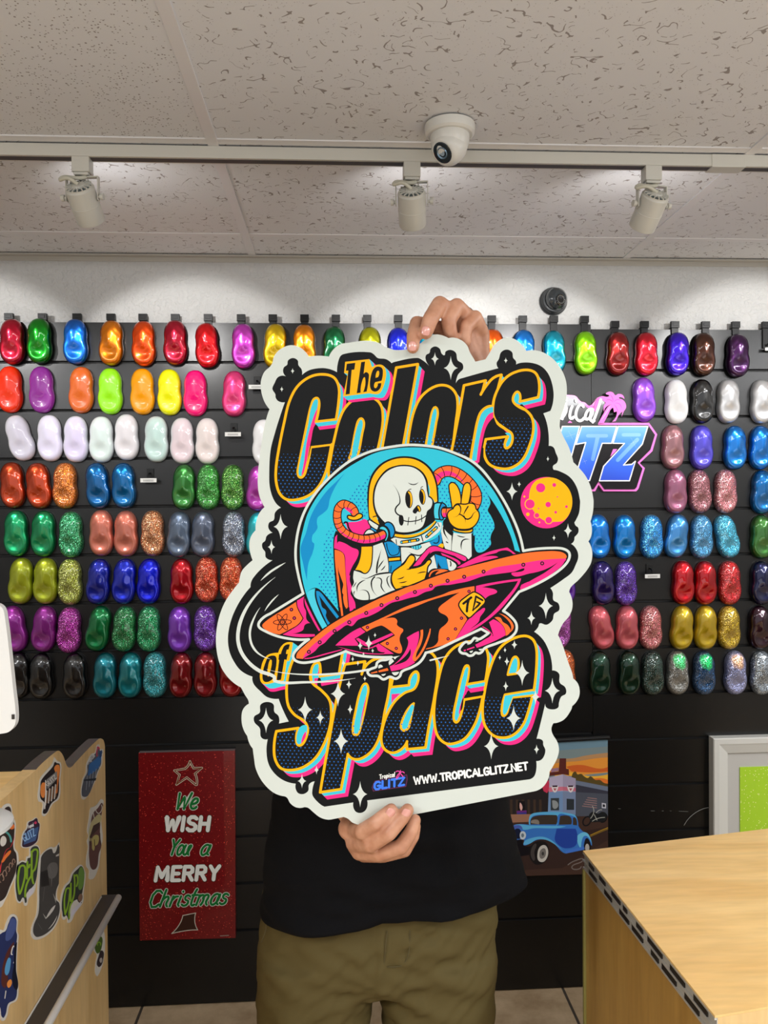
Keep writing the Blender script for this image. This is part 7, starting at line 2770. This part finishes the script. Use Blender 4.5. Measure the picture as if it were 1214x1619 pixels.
for v in me2.vertices:
    c = v.co
    front = max(0.0, min(1.0, (1.45 - c.y) / 0.08))
    # creases fan out from the crotch and run nearly level over the thighs
    d = c - crotch
    ang = math.atan2(d.z, abs(d.x) + 0.02)
    rad = math.hypot(d.x, d.z)
    f = 0.0016 * math.sin(ang * 15 + noise.noise(c * 9) * 3.0) * math.exp(-((rad - 0.10) / 0.09) ** 2)
    f += 0.0085 * noise.noise(Vector((c.x * 10 + 2, c.y * 6, c.z * 34 + c.x * 14)))
    f += 0.0048 * noise.noise(Vector((c.x * 24, c.y * 10, c.z * 60 - c.x * 40)))
    # fly
    f += 0.0035 * front * math.exp(-((c.x - (crotch.x + 0.010 + 0.02 * (c.z - crotch.z))) / 0.006) ** 2) * (1 if c.z > crotch.z + 0.005 else 0)
    n_ = Vector((c.x - P(595, 1500, YP_).x, (c.y - YP_) * 1.6, 0)).normalized() if False else v.normal
    v.co = c + n_ * f * (0.4 + 0.6 * front)
for p in me2.polygons:
    p.use_smooth = True
me2.materials.append(fabric('olive_cotton_twill', '564B2C', 0.75, 1200))
o = bpy.data.objects.new('trousers', me2)
COL.objects.link(o)
reparent(o, person)
# stitched seams of fly and pockets
bm = bmesh.new()
def seam(L_, r=0.0009):
    tube(bm, smooth_3d([P(x, y, yy) for x, y, yy in L_]), r, 6)
seam([(612, 1472, 1.318), (609, 1500, 1.313), (607, 1527, 1.316)])
seam([(648, 1470, 1.318), (646, 1505, 1.314), (636, 1526, 1.316), (612, 1529, 1.316)])
seam([(421, 1452, 1.380), (420, 1470, 1.372), (413, 1490, 1.376)])
reparent(obj('trouser_seams', bm, mat('olive_stitching', lin('4E4424'), 0.8), smooth=True), person)

# shoes
for s in (-1, 1):
    bm = bmesh.new()
    prof = [(-.145, .020, .030), (-.135, .036, .042), (-.10, .046, .052), (-.05, .048, .062), (.0, .042, .085), (.04, .040, .098), (.07, .036, .095), (.085, .024, .07)]
    rings = []
    x0 = cx_ + (-.133 if s < 0 else .095)
    for y, w, h in prof:
        rings.append([bm.verts.new((x0 + w * math.copysign(abs(math.cos(a)) ** .7, math.cos(a)), YB_ + y, .0 + h * (0.5 + 0.5 * math.copysign(abs(math.sin(a)) ** .8, math.sin(a))))) for a in [2 * PI * i / 24 for i in range(24)]])
    for a, b in zip(rings, rings[1:]):
        for i in range(24):
            bm.faces.new((a[i], a[(i + 1) % 24], b[(i + 1) % 24], b[i]))
    bm.faces.new(rings[0][::-1])
    bm.faces.new(rings[-1])
    bmesh.ops.recalc_face_normals(bm, faces=bm.faces)
    reparent(obj('shoe', bm, mat('black_shoe', lin('1A1A1C'), 0.5), smooth=True), person)
